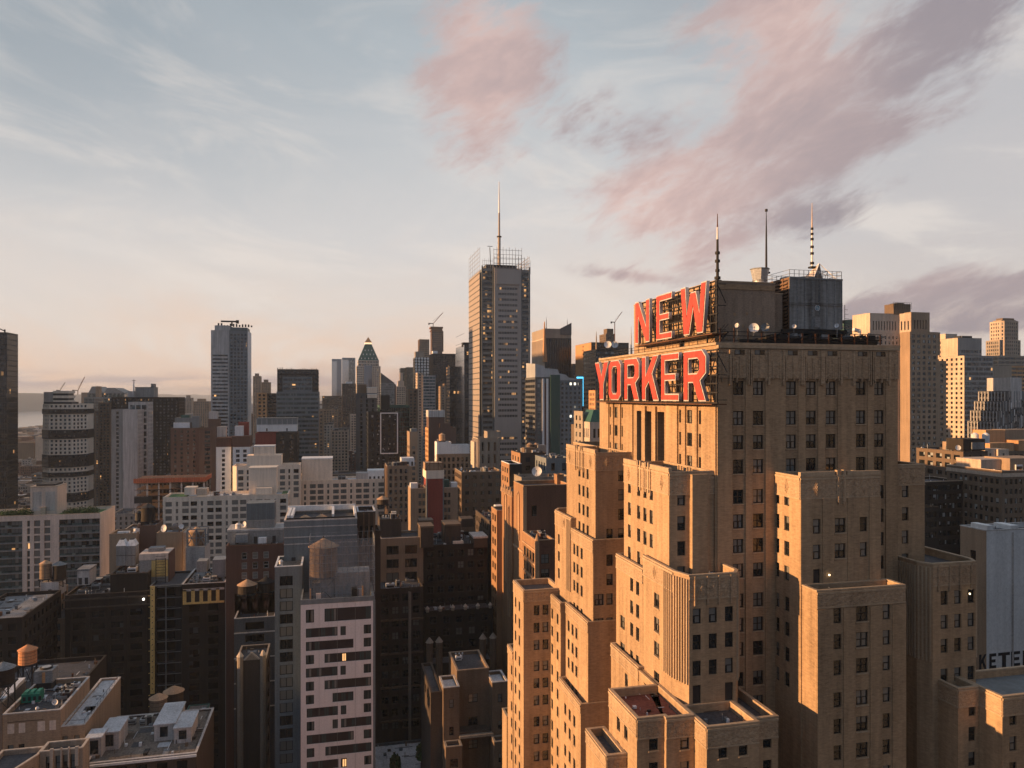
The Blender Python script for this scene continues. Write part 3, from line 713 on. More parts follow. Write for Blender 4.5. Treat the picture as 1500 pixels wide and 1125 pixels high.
H.blk(33.6, 41, 141.5, 145.9, 0, 80.4, G['hb'], W=X_(cols_ops('W', w1(749.5), 78, 58), frieze(1.3)), cop=G['cop2'])
H.blk(33.4, 41, 145.8, 150, 0, 66.0, G['hb'], W=cols_ops('W', w1(743), 64, 50), cop=G['cop2'])
# front terraces, level 92.7
H.pblk([(33.75, 80.5), (37.1, 80.5), (37.1, 79.9), (40.6, 79.9), (40.6, 95.0), (39.95, 95.0), (39.95, 89.5), (33.75, 89.5)], 0, 92.9, G['hb'],
       {0: X_(cols_ops('S', w1(957.3), 91, 78), frieze(2.2, ())), 2: X_(cols_ops('S', w1(1003), 91, 78), frieze(2.2, ())), 7: X_(cols_ops('W', w1(905.9, 916.8), 91, 74), frieze(1.9))}, cop=G['cop2'], roof=G['roofred'])
H.blk(40.66, 47.2, 77.0, 83.2, 0, 92.7, G['hb'], S=X_(cols_ops('S', w1(1059, 1089), 91, 78), frieze(2.2)), W=X_(cols_ops('W', [], 91, 78), frieze(2.2)), cop=G['cop2'])
H.blk(47.25, 50.3, 78.0, 88.6, 0, 92.6, G['hb'], S=X_(cols_ops('S', w1(1124), 91, 78), frieze(2.2)), cop=G['cop2'])
H.blk(31.2, 33.7, 83.5, 91, 0, 87.5, G['hb'], W=X_(cols_ops('W', w1(888), 85, 70), frieze(1.4)), S=X_(cols_ops('S', [], 85, 70), frieze(1.4)), cop=G['cop2'])
# east terraces
H.blk(77.1, 80.3, 79.8, 85.0, 0, 92.7, G['hb'], S=X_(cols_ops('S', w1(1424), 91, 76), frieze(2.2)), W=X_(cols_ops('W', [], 91, 76), frieze(2.2)), cop=G['cop2'], roof=G['slate'])
H.blk(80.35, 93, 76.4, 84.5, 0, 92.7, G['hb'], S=X_(cols_ops('S', w1(1484), 91, 76), frieze(2.2)), W=X_(cols_ops('W', [], 91, 76), frieze(2.2)), cop=G['cop2'], roof=G['slate'])
# penthouse carrying the upper sign
G['phb'] = wall('weathered penthouse brick', (.28, .215, .165), var=.4, streak=.4, fine=3.4, patch=.12)
PX0, PX1, PY0, PY1, PZT = 50.4, 59.6, 93.2, 121.5, 145.6
H.blk(PX0, PX1, PY0, PY1, 135, PZT, G['phb'], W=dict(ops=lambda W, z0, z1, p, u: [(W*.30, W*.36, 136.2, 138.6), (W*.46, W*.52, 135.9, 138.6), (W*.62, W*.68, 135.9, 138.4)], mode='sheet', glass='sheetdark', rec=.3, wall=G['hb']),
      S=dict(ops=lambda *a: [], extra=[lambda b, p, u, n, W, z0, z1: [slab(b, p, u, n, 0, .35, z0, z1, .06, G['hb']), slab(b, p, u, n, 0, W, z1-1.0, z1-.3, .09, G['hb2']), [slab(b, p, u, n, 1.6+i*.62, 1.95+i*.62, z1-8+(i*1.7) % 5, z1-7.6+(i*1.7) % 5, .03, G['hb2']) for i in range(9)]]]), cop=G['cop2'])
H.blk(59.65, 62.6, 96, 108, 135, 144.6, G['phb'], cop=G['cop2'])
H.clutter(34.4, 40, 81.2, 88.8, 92.05, 16, .5); H.clutter(41.3, 46.6, 77.6, 82.6, 91.85, 10, .45); H.clutter(57, 68, 80, 81.8, 105.65, 8, .4); H.clutter(42, 47, 84, 94, 107.45, 10, .4)
H.done()
FOOT.append((33, 90, 77, 150, 200))
# ---- red letter signs
G['red'] = wall('faded red sign enamel', (.50, .065, .045), rough=.5, var=.3, streak=.5, bump=0, course=.3)
G['rim'] = wall('pale sign channel metal', (.48, .45, .45), rough=.5, var=.3, bump=0, course=.3)
def letter_shape(ch, W, Hh):
    s = 1.27/5.6*W; t = 1.02
    if ch == 'E': return [(0,0),(W,0),(W,t),(s,t),(s,(Hh-t)/2),(W*.82,(Hh-t)/2),(W*.82,(Hh+t)/2),(s,(Hh+t)/2),(s,Hh-t),(W,Hh-t),(W,Hh),(0,Hh)], []
    if ch == 'N': return [(0,0),(s,0),(s,.62*Hh),(W-s*1.05,0),(W,0),(W,Hh),(W-s,Hh),(W-s,.38*Hh),(s*1.05,Hh),(0,Hh)], []
    if ch == 'W': return [(0,Hh),(.13*W,0),(.35*W,0),(.5*W,.52*Hh),(.65*W,0),(.87*W,0),(W,Hh),(.81*W,Hh),(.745*W,.40*Hh),(.60*W,.86*Hh),(.40*W,.86*Hh),(.255*W,.40*Hh),(.19*W,Hh)], []
    if ch == 'Y': return [(0,Hh),(.36*W,.40*Hh),(.36*W,0),(.64*W,0),(.64*W,.40*Hh),(W,Hh),(.70*W,Hh),(.5*W,.64*Hh),(.30*W,Hh)], []
    if ch == 'K': return [(0,0),(s,0),(s,.28*Hh),(.42*W,.42*Hh),(.68*W,0),(W,0),(.61*W,.60*Hh),(.98*W,Hh),(.67*W,Hh),(s,.56*Hh),(s,Hh),(0,Hh)], []
    if ch == 'R': return [(0,0),(s,0),(s,.36*Hh),(.44*W,.36*Hh),(.68*W,0),(W,0),(.75*W,.40*Hh),(W,.54*Hh),(W,.86*Hh),(.82*W,Hh),(0,Hh)], [[(s,.55*Hh),(.62*W,.55*Hh),(.71*W,.62*Hh),(.71*W,.78*Hh),(.64*W,.83*Hh),(s,.83*Hh)]]
    if ch == 'O': return [(.2*W,0),(.8*W,0),(W,.13*Hh),(W,.87*Hh),(.8*W,Hh),(.2*W,Hh),(0,.87*Hh),(0,.13*Hh)], [[(.36*W,.17*Hh),(.64*W,.17*Hh),(.72*W,.23*Hh),(.72*W,.77*Hh),(.64*W,.83*Hh),(.36*W,.83*Hh),(.28*W,.77*Hh),(.28*W,.23*Hh)]]
def area(p): return sum(p[i-1][0]*p[i][1]-p[i][0]*p[i-1][1] for i in range(len(p)))
def ccw(p): return p if area(p) > 0 else list(reversed(p))
def plate(outer, holes, depth):
    cu = bpy.data.curves.new('c', 'CURVE'); cu.dimensions = '2D'; cu.fill_mode = 'BOTH'; cu.extrude = depth/2
    for pl_ in [outer]+holes:
        sp = cu.splines.new('POLY'); sp.points.add(len(pl_)-1); sp.use_cyclic_u = True
        for i, (a, b) in enumerate(pl_): sp.points[i].co = (a, b, 0, 1)
    ob = bpy.data.objects.new('c', cu); COL.objects.link(ob)
    me = bpy.data.meshes.new_from_object(ob); bpy.data.objects.remove(ob); bpy.data.curves.remove(cu); return me
def sign(name, label, text, spans, xp, zb, zt, xwall):
    y_mid = PY(sum(spans[len(spans)//2])/2, xp); base = (xp, y_mid, zb); root = thing(name, label, 'sign', base)
    Hh = zt-zb
    for ch, (a, b) in zip(text, spans):
        yl, yr = PY(a, xp), PY(b, xp); W = yl-yr; o_, h_ = letter_shape(ch, W, Hh); o_ = ccw(o_); h_ = [ccw(h) for h in h_]
        def world(me, xoff):
            me.transform(__import__('mathutils').Matrix(((0, 0, -1, xoff-base[0]), (-1, 0, 0, yl-base[1]), (0, 1, 0, zb-base[2]), (0, 0, 0, 1))))
        me = plate(o_, h_, .5); world(me, xp); me.materials.append(G['rim']); me.name = 'letter'
        ob = bpy.data.objects.new('letter', me); COL.objects.link(ob); ob.parent = root; ob['label'] = 'red letter %s with pale metal edge' % ch
        me2 = plate(offset(o_, -.17), [offset(h, .17) for h in h_], .10); world(me2, xp-.29); me2.materials.append(G['red'])
        ob2 = bpy.data.objects.new('letter_face', me2); COL.objects.link(ob2); ob2.parent = ob
    fr = MB(); ya, yb = PY(spans[0][0], xp)+.3, PY(spans[-1][1], xp)-1.4; n = int((ya-yb)/1.55)
    for i in range(n+1):
        y = yb+(ya-yb)*i/n
        fr.box(xp+.45, y-.07, zb-.25, xp+.60, y+.07, zt-.1, G['steel'])
        if i % 2 == 0:
            for zz in (zb+.2, zb+Hh*.5, zt-.6): fr.bar((xp+.5, y, zz), (xwall, y, zz), .10, G['steel'])
            fr.bar((xp+.5, y, zt-.5), (xwall, y, zb+Hh*.55), .09, G['steel'])
        if i < n:
            y2 = yb+(ya-yb)*(i+1)/n
            fr.bar((xp+.52, y, zb+Hh*.1), (xp+.52, y2, zb+Hh*.48), .08, G['steel']); fr.bar((xp+.52, y2, zb+Hh*.52), (xp+.52, y, zb+Hh*.95), .08, G['steel'])
    for zz in [zb-.15, zb+Hh*.17, zb+Hh*.34, zb+Hh*.5, zb+Hh*.66, zb+Hh*.83, zt-.2]: fr.box(xp+.44, yb-.2, zz-.09, xp+.62, ya, zz+.09, G['steel'])
    fr.box(xp-.2, yb, zb-.42, xwall-.05, ya, zb-.28, G['rust'])
    o = fr.build('support_frame', root)
sign('rooftop_sign', 'shorter upper line of the red letter sign, three letters reading NEW on the penthouse', 'NEW', [(932.7, 953.5), (963.8, 986.5), (999.5, 1037.5)], 48.6, 138.55, 145.4, PX0)
sign('rooftop_sign', 'longer lower line of the red letter sign, six letters reading YORKER below the roof edge', 'YORKER', [(873.5, 893.5), (893.8, 911.5), (917, 938.5), (942.8, 967.5), (971, 996.8), (1004, 1036.8)], 45.7, 129.3, 135.95, TX0-.3)
# ---- rooftop equipment
def antenna(label, px, yb_, yt_, Y, rad, mats, knobs=()):
    x = PX(px, Y); z0, z1 = PZ(yb_, x, Y), PZ(yt_, x, Y); t = thing('antenna', label, 'antenna', (x, Y, z0))
    mb = MB(); L_ = z1-z0; cuts = [0, .35, .62, .8, 1.0]
    rs = [rad, rad*.85, rad*.7, rad*.45, rad*.2]
    for i in range(4): mb.cyl(x, Y, z0+L_*cuts[i], z0+L_*cuts[i+1], rs[i], rs[i+1], 8, mats[i % len(mats)])
    mb.build('mast', t); kb = MB()
    for f, r in knobs: kb.cyl(x, Y, z0+L_*f, z0+L_*f+.35, r, r, 10, G['steel'])
    kb.box(x-.4, Y-.4, z0-.1, x+.4, Y+.4, z0+.15, G['steel']); kb.build('mounting_collar', t); return t
antenna('dark banded whip antenna rising beside the last letter of the upper sign line', 1051, 412, 313, 93.6, .22, [G['steel'], G['steel'], G['white'], G['rust']], [(.03, .42), (.14, .3), (.28, .35), (.4, .33)])
antenna('plain dark antenna pole behind the flared steel chimney', 1122.5, 400, 307, 99.5, .17, [G['steel']], [(.97, .2)])
antenna('slim pale lattice antenna standing on the cooling tower roof', 1189.5, 392, 297, 99, .16, [G['whitem'], G['whitem'], G['tan'], G['tan']], [(.05, .3), (.2, .26), (.3, .26), (.42, .24), (.5, .22), (.58, .2)])
def chimney():
    Y = 98; x = PX(1113, Y); zt, zm, zb = PZ(394, x, Y), PZ(411, x, Y), PZ(424, x, Y)-3
    t = thing('metal_chimney', 'flared bright steel chimney on the corner of the brick penthouse', 'chimney', (x, Y, zb))
    m = MB(); m.cyl(x, Y, zb, zm, .95, .98, 20, G['galv']); m.cyl(x, Y, zm, zt, .98, 1.35, 8, G['galv'], a0=math.pi/8); m.build('flue', t)
    m = MB(); m.cyl(x, Y, zm-.1, zm+.05, 1.05, 1.05, 20, G['galv2']); m.build('collar_band', t); m = MB(); m.cyl(x, Y, zt-.1, zt+.02, 1.4, 1.42, 8, G['galv2'], a0=math.pi/8); m.build('collar_band', t)
chimney()
def cooling_tower():
    x0, x1, y0, y1, zb, zt = 63.1, 71.6, 95.0, 100.7, 139.6, 146.9
    t = thing('cooling_tower', 'big ribbed grey metal cooling tower with rusty louvres on the hotel roof', 'cooling tower', ((x0+x1)/2, (y0+y1)/2, zb))
    G['ctm'] = wall('streaked zinc panel', (.20, .21, .215), rough=.6, metal=.1, var=.35, streak=1.4, bump=0, fine=1.0)
    m = MB(); m.box(x0, y0, zb, x1, y1, zt, G['ctm']); n = 7
    for i in range(n+1):
        xx = x0+(x1-x0)*i/n; m.box(xx-.06, y0-.09, zb, xx+.06, y0, zt, G['galv2'])
    zm = (zb+zt)/2-.1; m.box(x0-.05, y0-.16, zm-.12, x1+.05, y0-.0, zm+.02, G['ctm']); m.box(x0-.05, y0-.13, zm+.16, x1+.05, y0, zm+.26, G['ctm'])
    m.box(x0-.1, y0-.12, zt-.2, x1+.1, y1+.1, zt+.03, G['galv2']); m.box(x0+3.9, y0-.12, zb+.25, x0+4.9, y0, zb+1.8, G['galv2']); m.build('casing', t)
    G['louvw'] = wall('rusty brown louvre timber', (.20, .12, .075), var=.5)
    m = MB(); m.box(x0-.12, y0, zb, x0-.01, y0+.25, zt, G['louvw']); m.box(x0-.12, y1-.25, zb, x0-.01, y1, zt, G['louvw'])
    for zz in (zb, zm-.2, zm+.15, zt-.3): m.box(x0-.14, y0, zz, x0-.01, y1, zz+.28, G['louvw'])
    for i in range(1, 4): m.box(x0-.2, y0+(y1-y0)*i/4-.1, zb, x0-.01, y0+(y1-y0)*i/4+.1, zt, G['louvw'])
    for lo, hi in ((zb+.3, zm-.25), (zm+.45, zt-.35)):
        for k in range(6):
            z = lo+(hi-lo)*k/6
            m.poly([(x0-.3, y0+.3, z), (x0-.3, y1-.3, z), (x0-.02, y1-.3, z+.35), (x0-.02, y0+.3, z+.35)][::-1], G['louvw']); m.box(x0-.32, y0+.3, z-.06, x0-.27, y1-.3, z+.02, G['louvw'])
    m.box(x0-.02, y0+.1, zb, x0-.005, y1-.1, zt, G['steel']); m.build('louvre_panel', t)
    m = MB()
    for i in range(12):
        for yy in (y0+.05, y1-.05):
            xx = x0+(x1-x0)*i/11; m.bar((xx, yy, zt), (xx, yy, zt+1.15), .06, G['galv2'])
    for yy in (y0+.05, y1-.05):
        for zz in (.55, 1.12): m.bar((x0, yy, zt+zz), (x1, yy, zt+zz), .05, G['galv2'])
    for xx in (x0+.05, x1-.05):
        for zz in (.55, 1.12): m.bar((xx, y0, zt+zz), (xx, y1, zt+zz), .05, G['galv2'])
    m.build('guard_rail', t)
    m = MB(); m.cyl(67.5, 98, zt, zt+.55, 1.5, 1.5, 18, G['galv2']); m.cyl(65.2, 98.3, zt, zt+.5, 1.3, 1.3, 18, G['galv2']); m.build('fan_housing', t)
    # round badge with two diagonal bars
    m = MB(); cx, cz, r = x0+4.42, zb+3.05, .42
    A = [2*math.pi*i/24 for i in range(24)]
    m.poly([(cx+r*math.cos(a), y0-.10, cz+r*math.sin(a)) for a in A], G['whitem'])
    r2 = .33; m.poly([(cx+r2*math.cos(a), y0-.11, cz+r2*math.sin(a)) for a in A if True], plain('badge blue', (.03, .18, .28), .4))
    for s_ in (-.12, .14):
        m.poly([(cx-.3, y0-.12, cz+.2+s_), (cx-.3, y0-.12, cz+.32+s_), (cx+.26, y0-.12, cz-.22+s_), (cx+.26, y0-.12, cz-.34+s_)][::-1], G['whitem'])
    m.build('round_badge', t)
    # steel dunnage
    m = MB()
    for yy in (y0+.2, (y0+y1)/2, y1-.2): m.box(x0-1.2, yy-.15, zb-.65, x1+1.0, yy+.15, zb-.05, G['steel'])
    for xx in (x0+.2, x0+2.9, x0+5.6, x1-.2): m.box(xx-.13, y0-.8, zb-1.1, xx+.13, y1+.3, zb-.65, G['steel']); m.box(xx-.13, y0, 135.6, xx+.13, y0+.26, zb-1.1, G['rust']); m.box(xx-.13, y1-.4, 135.6, xx+.13, y1-.14, zb-1.1, G['rust'])
    m.build('steel_base', t)
cooling_tower()
def pyramid_frame():
    Y = 98.5; x = PX(1199, Y); zb, zt = 147.2, PZ(386, x, Y); t = thing('skylight_frame', 'small pale pyramid framework beside the lattice antenna', 'frame', (x, Y, zb))
    m = MB(); c = [(x-2.0, Y-1.6, zb), (x+1.9, Y-1.6, zb), (x+1.9, Y+1.6, zb), (x-2.0, Y+1.6, zb)]; a = (x+.1, Y, zt)
    for i in range(4):
        m.bar(c[i], a, .11, G['whitem']); m.bar(c[i], c[(i+1) % 4], .1, G['whitem'])
        mid = [(c[i][k]+a[k])/2 for k in range(3)]; mid2 = [(c[(i+1) % 4][k]+a[k])/2 for k in range(3)]; m.bar(mid, mid2, .08, G['whitem']); m.bar(mid, c[(i+1) % 4], .06, G['whitem'])
    m.build('frame', t)
    m = MB()
    pnl = plain('cloudy plastic sheet', (.40, .34, .30), .5)
    for i in (2, 3): m.poly([c[i], c[(i+1) % 4], a], pnl)
    m.build('cover_sheet', t)
pyramid_frame()
def roofdeck():
    t = thing('steel_platform', 'dark steel equipment platform with posts along the hotel roof edge', 'platform', (62, 92, 136.4))
    m = MB(); z0, z1 = 135.6, 138.7
    for i in range(13):
        xx = 49.6+i*2.05; m.box(xx-.06, 90.2, z0, xx+.06, 90.34, z1-.2+(.5 if i < 3 else 0), G['rust'])  # rust tone on the front posts stands in for orange sunlight on steel
        m.box(xx-.06, 93.6, z0, xx+.06, 93.72, z1-.2, G['steel'])
    for zz in (z1-1.35, z1-.75, z1-.2): m.box(49.6, 90.22, zz, 74.4, 90.32, zz+.09, G['steel'])
    m.build('post', t)
    m = MB(); m.box(56.5, 90.4, z1-1.05, 74.6, 94.7, z1-.8, G['steel']); m.box(52.6, 90.6, z0+.1, 74.0, 90.8, z1-1.1, G['black']); m.build('deck', t)
    m = MB()
    r = random.Random(4)
    for i in range(26):
        x = r.uniform(56.5, 74); w = r.uniform(.3, 1.5); zb = z1-.8; m.box(x, 91+r.random()*2.5, zb, x+w, 92+r.random()*2.6, zb+r.uniform(.2, .75), r.choice([G['steel'], G['black'], G['galv2'], G['steel'], G['rust']]))
    for i in range(10):
        x = r.uniform(57, 73); m.bar((x, 91.2, z1-.6), (x+r.uniform(1, 4), 91.2+r.random(), z1-.3+r.random()*.3), .12, G['steel'])
    m.build('pipework', t)
roofdeck()
def dish(px, py, Y, rad, label, azd=200, mat='whitem', el=12, mast=1.0, group=None, X=None):
    x = PX(px, Y) if X is None else X; z = PZ(py, x, Y) if X is None else py
    t = thing('satellite_dish', label, 'satellite dish', (x, Y, z-mast), group)
    m = MB(); rings, seg = 5, 20; a = R(azd); d = Vector((math.sin(a)*math.cos(R(el)), math.cos(a)*math.cos(R(el)), math.sin(R(el))))
    u = d.cross(Vector((0, 0, 1))).normalized(); v = u.cross(d); C = Vector((x, Y, z)); prev = None
    for side in (0, -.04):
        prev = None
        for i in range(rings+1):
            r = rad*i/rings; row = [tuple(C+u*(r*math.cos(2*math.pi*k/seg))+v*(r*math.sin(2*math.pi*k/seg))+d*(.32*rad*(i/rings)**2+side)) for k in range(seg)]
            if prev:
                for k in range(seg): m.poly([prev[k], prev[(k+1) % seg], row[(k+1) % seg], row[k]], G[mat])
            prev = row
    m.build('reflector', t)
    m = MB(); m.bar(C-v*rad*.9+d*.3*rad, C+d*rad*.85, rad*.06, G['steel']); q = C+d*rad*.85; m.box(q.x-rad*.08, q.y-rad*.08, q.z-rad*.08, q.x+rad*.08, q.y+rad*.08, q.z+rad*.08, G['steel']); m.build('feed_arm', t)
    m = MB(); m.bar((x, Y, z-mast), tuple(C-d*.1), max(.08, rad*.14), G['galv2']); m.build('mast', t)
    return t
dish(1104, 481, 91.6, .68, 'largest pale round dish on the hotel roof, face to the street'); dish(1121, 480, 92.2, .6, 'darker grey dish just right of the largest pale one on the hotel roof', mat='galv2', azd=215)
dish(1163, 478, 92, .30, 'small white dish in front of the cooling tower louvre corner', mast=1.6); dish(1226, 477, 92.2, .32, 'small tilted white dish below the right end of the cooling tower', azd=235, mast=1.6)
dish(1080, 477, 92, .34, 'small dish on a pole left of the largest pale dish', azd=240, mast=1.5)
def hornant():
    Y = 91.0; x = PX(1257, Y); z = PZ(484, x, Y); t = thing('horn_antenna', 'pinkish white horn shaped antenna at the right end of the hotel roof', 'antenna', (x, Y, z-1.6))
    m = MB(); m.bar((x-.75, Y, z+.12), (x+.35, Y+.2, z-.05), .42, G['whitem']); m.cyl(x+.2, Y, z-.7, z, .18, .28, 12, G['whitem']); m.build('horn', t)
    m = MB(); m.bar((x+.2, Y, z-1.6), (x+.2, Y, z-.6), .1, G['steel']); m.build('mast', t)
hornant()
def yagi():
    Y = 94.8; x = 71.95; t = thing('yagi_antenna', 'thin comb shaped antenna on the right side of the cooling tower', 'antenna', (x, Y, 139.5)); m = MB()
    m.bar((x, Y, 139.0), (x, Y, 143.2), .06, G['steel']); m.build('mast', t); m = MB()
    for i in range(5): m.bar((x-.05, Y, 139.9+i*.65), (x+.9-.1*i, Y, 139.9+i*.65), .045, G['steel'])
    m.build('rod', t)
yagi()
def roof_stairs():
    t = thing('roof_stair', 'small steel stair and railing between the upper sign and the roof edge', 'stair', (50, 90.5, 136.0)); m = MB()
    for i in range(9): m.box(48.9+i*.25, 90.8, 136.2+i*.28, 49.2+i*.25, 91.7, 136.28+i*.28, G['steel'])
    for y in (90.8, 91.7): m.bar((48.9, y, 136.2), (51.1, y, 138.6), .1, G['steel']); m.bar((48.9, y, 137.2), (51.1, y, 139.6), .06, G['steel'])
    m.build('flight', t); m = MB()
    for i in range(14):
        y = 92+i*2.6; m.bar((48.6, y, 135.8), (48.6, y, 138.0), .07, G['steel'])
    for zz in (137.0, 137.6, 138.0): m.bar((48.6, 92, zz), (48.6, 126, zz), .06, G['steel'])
    m.build('railing', t)
roof_stairs()
def wall_lamp(x, y, z, label):
    t = thing('wall_lamp', label, 'lamp', (x, y, z)); m = MB(); m.box(x-.12, y, z-.1, x+.12, y+.12, z+.12, G['steel']); m.build('bracket', t)
    m = MB(); m.cyl(x, y-.12, z-.08, z+.08, .07, .09, 12, plain('glowing lamp glass', (1.0, .78, .45), .3, emit=4)); m.build('bulb', t)
wall_lamp(PX(1214, 82.2), 82.2, PZ(842, PX(1214, 82.2), 82.2), 'small glowing wall lamp beside the terrace door of the right hand wing')
wall_lamp(PX(1419.5, 82.8), 82.8, PZ(869.5, PX(1419.5, 82.8), 82.8), 'tiny glowing lamp by the top right window of the far right wing')
# ------------------------------------------------------------------ shared small things
def water_tank(x, y, z, r, h, label, wood='wood', cone='woodc', leg=2.5, group='wooden roof water tanks'):
    t = thing('water_tank', label, 'water tank', (x, y, z), group)
    m = MB(); m.cyl(x, y, z+leg, z+leg+h, r, r*.97, 20, G[wood]); m.build('tank', t)
    m = MB()
    for k in range(4): m.cyl(x, y, z+leg+h*(.12+.24*k), z+leg+h*(.12+.24*k)+.07, r*1.012, r*1.012, 20, G['steel'], cap=False)
    m.build('steel_hoop', t)
    m = MB(); m.cyl(x, y, z+leg+h, z+leg+h+r*.62, r*1.1, 0, 20, G[cone]); m.cyl(x, y, z+leg+h+r*.56, z+leg+h+r*.75, .16, .1, 8, G['steel']); m.build('cone_roof', t)
    m = MB(); m.box(x-r, y-r, z+leg-.35, x+r, y+r, z+leg, G['steel']); m.build('platform', t)
    for sx in (-1, 1):
        for sy in (-1, 1):
            m = MB(); m.bar((x+sx*r*.8, y+sy*r*.8, z), (x+sx*r*.75, y+sy*r*.75, z+leg-.3), .25, G['steel']); m.build('leg', t)
    m = MB()
    for sx in (-1, 1): m.bar((x+sx*r*.8, y-r*.8, z+.1), (x-sx*r*.8, y-r*.8, z+leg-.4), .12, G['steel']); m.bar((x+sx*r*.8, y+r*.8, z+.1), (x-sx*r*.8, y+r*.8, z+leg-.4), .12, G['steel'])
    m.build('brace', t)
    return t
def tank_at(px, pyb, Y, rpx, hpx, label, **k):
    """placed on a roof: px,pyb is where the bottom of its staves shows"""
    x = PX(px, Y); d = dep(x, Y); r = rpx/FX*d; h = hpx/FX*d; lg = k.pop('leg', 2.5); z = PZ(pyb, x, Y)-lg
    return water_tank(x, Y, z, r, h, label, leg=lg, **k)
def crane(label, px, pyb, pyt, Y, jib, ang, col='rust'):
    x = PX(px, Y); z0, z1 = PZ(pyb, x, Y), PZ(pyt, x, Y); t = thing('tower_crane', label, 'crane', (x, Y, z0)); w = max(.5, dep(x, Y)/FX*.9)
    m = MB(); m.bar((x, Y, z0), (x, Y, z1), w, G[col]); m.build('mast', t)
    m = MB(); L_ = jib; a = R(ang); q = (x+math.cos(a)*L_*CT, Y-math.cos(a)*L_*ST, z1+math.sin(a)*L_); m.bar((x, Y, z1), q, w*.8, G[col]); m.bar((x, Y, z1+L_*.18), q, w*.25, G['steel']); m.build('jib', t)
    m = MB(); s = -1 if math.cos(a) > 0 else 1; m.bar((x, Y, z1), (x+s*L_*.28*CT, Y-s*L_*.28*ST, z1+.02*L_), w*1.2, G['steel']); m.box(x+s*L_*.28-w, Y-w, z1-w*2, x+s*L_*.28+w, Y+w, z1+w, G['steel']); m.build('counterweight', t)
def box_on(b, name, px0, px1, pt, pb, Y, D, mat, **k):
    """a roof structure that belongs to building b, surveyed by direction"""
    x0, x1 = PX(px0, Y), PX(px1, Y); zt, zb = PZ(pt, (x0+x1)/2, Y), PZ(pb, (x0+x1)/2, Y); m = MB(); m.box(x0, Y, zb, x1, Y+D, zt, G[mat])
    if k.get('rim'): m.box(x0-.15, Y-.15, zt-.5, x1+.15, Y+D+.15, zt+.05, G[k['rim']])
    for i in range(k.get('doors', 0)): xx = x0+(x1-x0)*(i+.5)/k['doors']; m.box(xx-.5, Y-.05, zb+.2, xx+.5, Y, zb+2.3, G['door'])
    if k.get('ribs'):
        n = k['ribs']
        for i in range(n+1): xx = x0+(x1-x0)*i/n; m.box(xx-.08, Y-.1, zb, xx+.08, Y, zt, G[k.get('ribm', mat)])
    return b.part(name, m)
T = tower
S_res = st(3.4, 1.7, 1.7, 3.0, mode='sheet', glass='sheet', rec=.3)
S_off = st(3.0, 2.0, 2.0, 3.6, mode='sheet', glass='sheetdark', rec=.3)
S_rib = st(6, 5.8, 1.9, 3.6, mode='sheet', glass='sheetdark', ribbon=True, rg=.3, m=.4, rec=.25)
S_cur = st(1.6, 1.35, 3.0, 3.5, mode='sheet', glass='sheetgreen', m=.2, rec=.12)
S_pier = st(2.6, 1.5, 2.2, 3.6, mode='sheet', glass='sheetdark', rec=.3, pier=(.4, .6))
# ================================================================== far skyline, left to right
b = T('office_tower', 'tall black glass slab cut by the left picture edge, crane on its roof', 640, -110, 10.5, 487, 20, G['black'], dc(S_cur, glass='sheetdark', fh=4), side=dc(S_cur, glass='sheetdark', fh=4, bay=2.2), par=.5)
x_, y_ = b.x1-8, b.y0+9
t = thing('roof_davit', 'small dark window cleaning arm on the black tower at the left edge', 'crane', (x_, y_, b.z1)); m = MB(); m.bar((x_+3, y_, b.z1-.6), (x_+3, y_, b.z1+3), .8, G['steel']); m.build('mast', t); m = MB(); m.bar((x_+3.5, y_, b.z1+1.5), (x_-5, y_, b.z1+5.5), .7, G['steel']); m.build('arm', t)
# banded tower (octagonal)
def banded():
    Y = 700; x0, x1 = PX(56, Y), PX(123, Y); zt = PZ(592, x0, Y); b = Bld('banded_tower', 'cream apartment tower with broad black horizontal bands, second from the left edge', (x0+x1)/2, Y+18)
    pts = [(x0+8, Y), (x1-9, Y), (x1, Y+10), (x1, Y+26), (x1-9, Y+36), (x0+8, Y+36), (x0, Y+26), (x0, Y+10)]
    z = zt; i = 0
    lay = [(4.2, 'cream', 0), (4, 'black', .6), (13.5, 'cream', 0), (7.5, 'black', .6), (13.5, 'cream', 0), (10.5, 'black', .6)]*2+[(30, 'cream', 0)]
    for h, mm, o in lay:
        s = st(3.1, 1.7, 1.9, 3.25, mode='sheet', glass='sheet', top=.9, m=.4, rec=.3) if mm == 'cream' else st(3.1, 1.7, 1.4, 3.4, mode='sheet', glass='sheet', top=1.0, m=.4, rec=.2)
        pp = offset(pts, o)
        b.pblk(pp, max(0, z-h), z, G[mm], {0: s, 1: s, 7: s}, par=.9 if i == 0 else 0); z -= h; i += 1
        if z <= 0: break
    b.done()
    xa, xb = PX(64, Y+8), PX(105, Y+8)
    m = MB(); m.box(xa, Y+8, zt-1, xb, Y+26, PZ(589, xa, Y), G['black']); m.build('mechanical_floor', b.root)
    m = MB(); m.box(PX(64, Y+9), Y+9, zt, PX(77, Y+9), Y+25, PZ(574, xa, Y), G['grey'])
    for k in range(3): m.box(PX(77.5, Y+9), Y+9, zt+1+k*4, PX(101, Y+9), Y+25, zt+3.2+k*4, G['cream'])
    m.box(PX(78, Y+10), Y+10, zt, PX(100, Y+10), Y+24, zt+10.5, G['black']); m.build('penthouse', b.root)
    FOOT.append((x0, x1, Y, Y+36, zt))
banded()
crane('thin orange jib crane standing far behind the banded tower', 114, 578, 572, 2300, 42, 63, 'rust'); crane('very faint grey crane farthest left on the skyline', 88, 578, 572, 2600, 30, 58, 'greymetal')
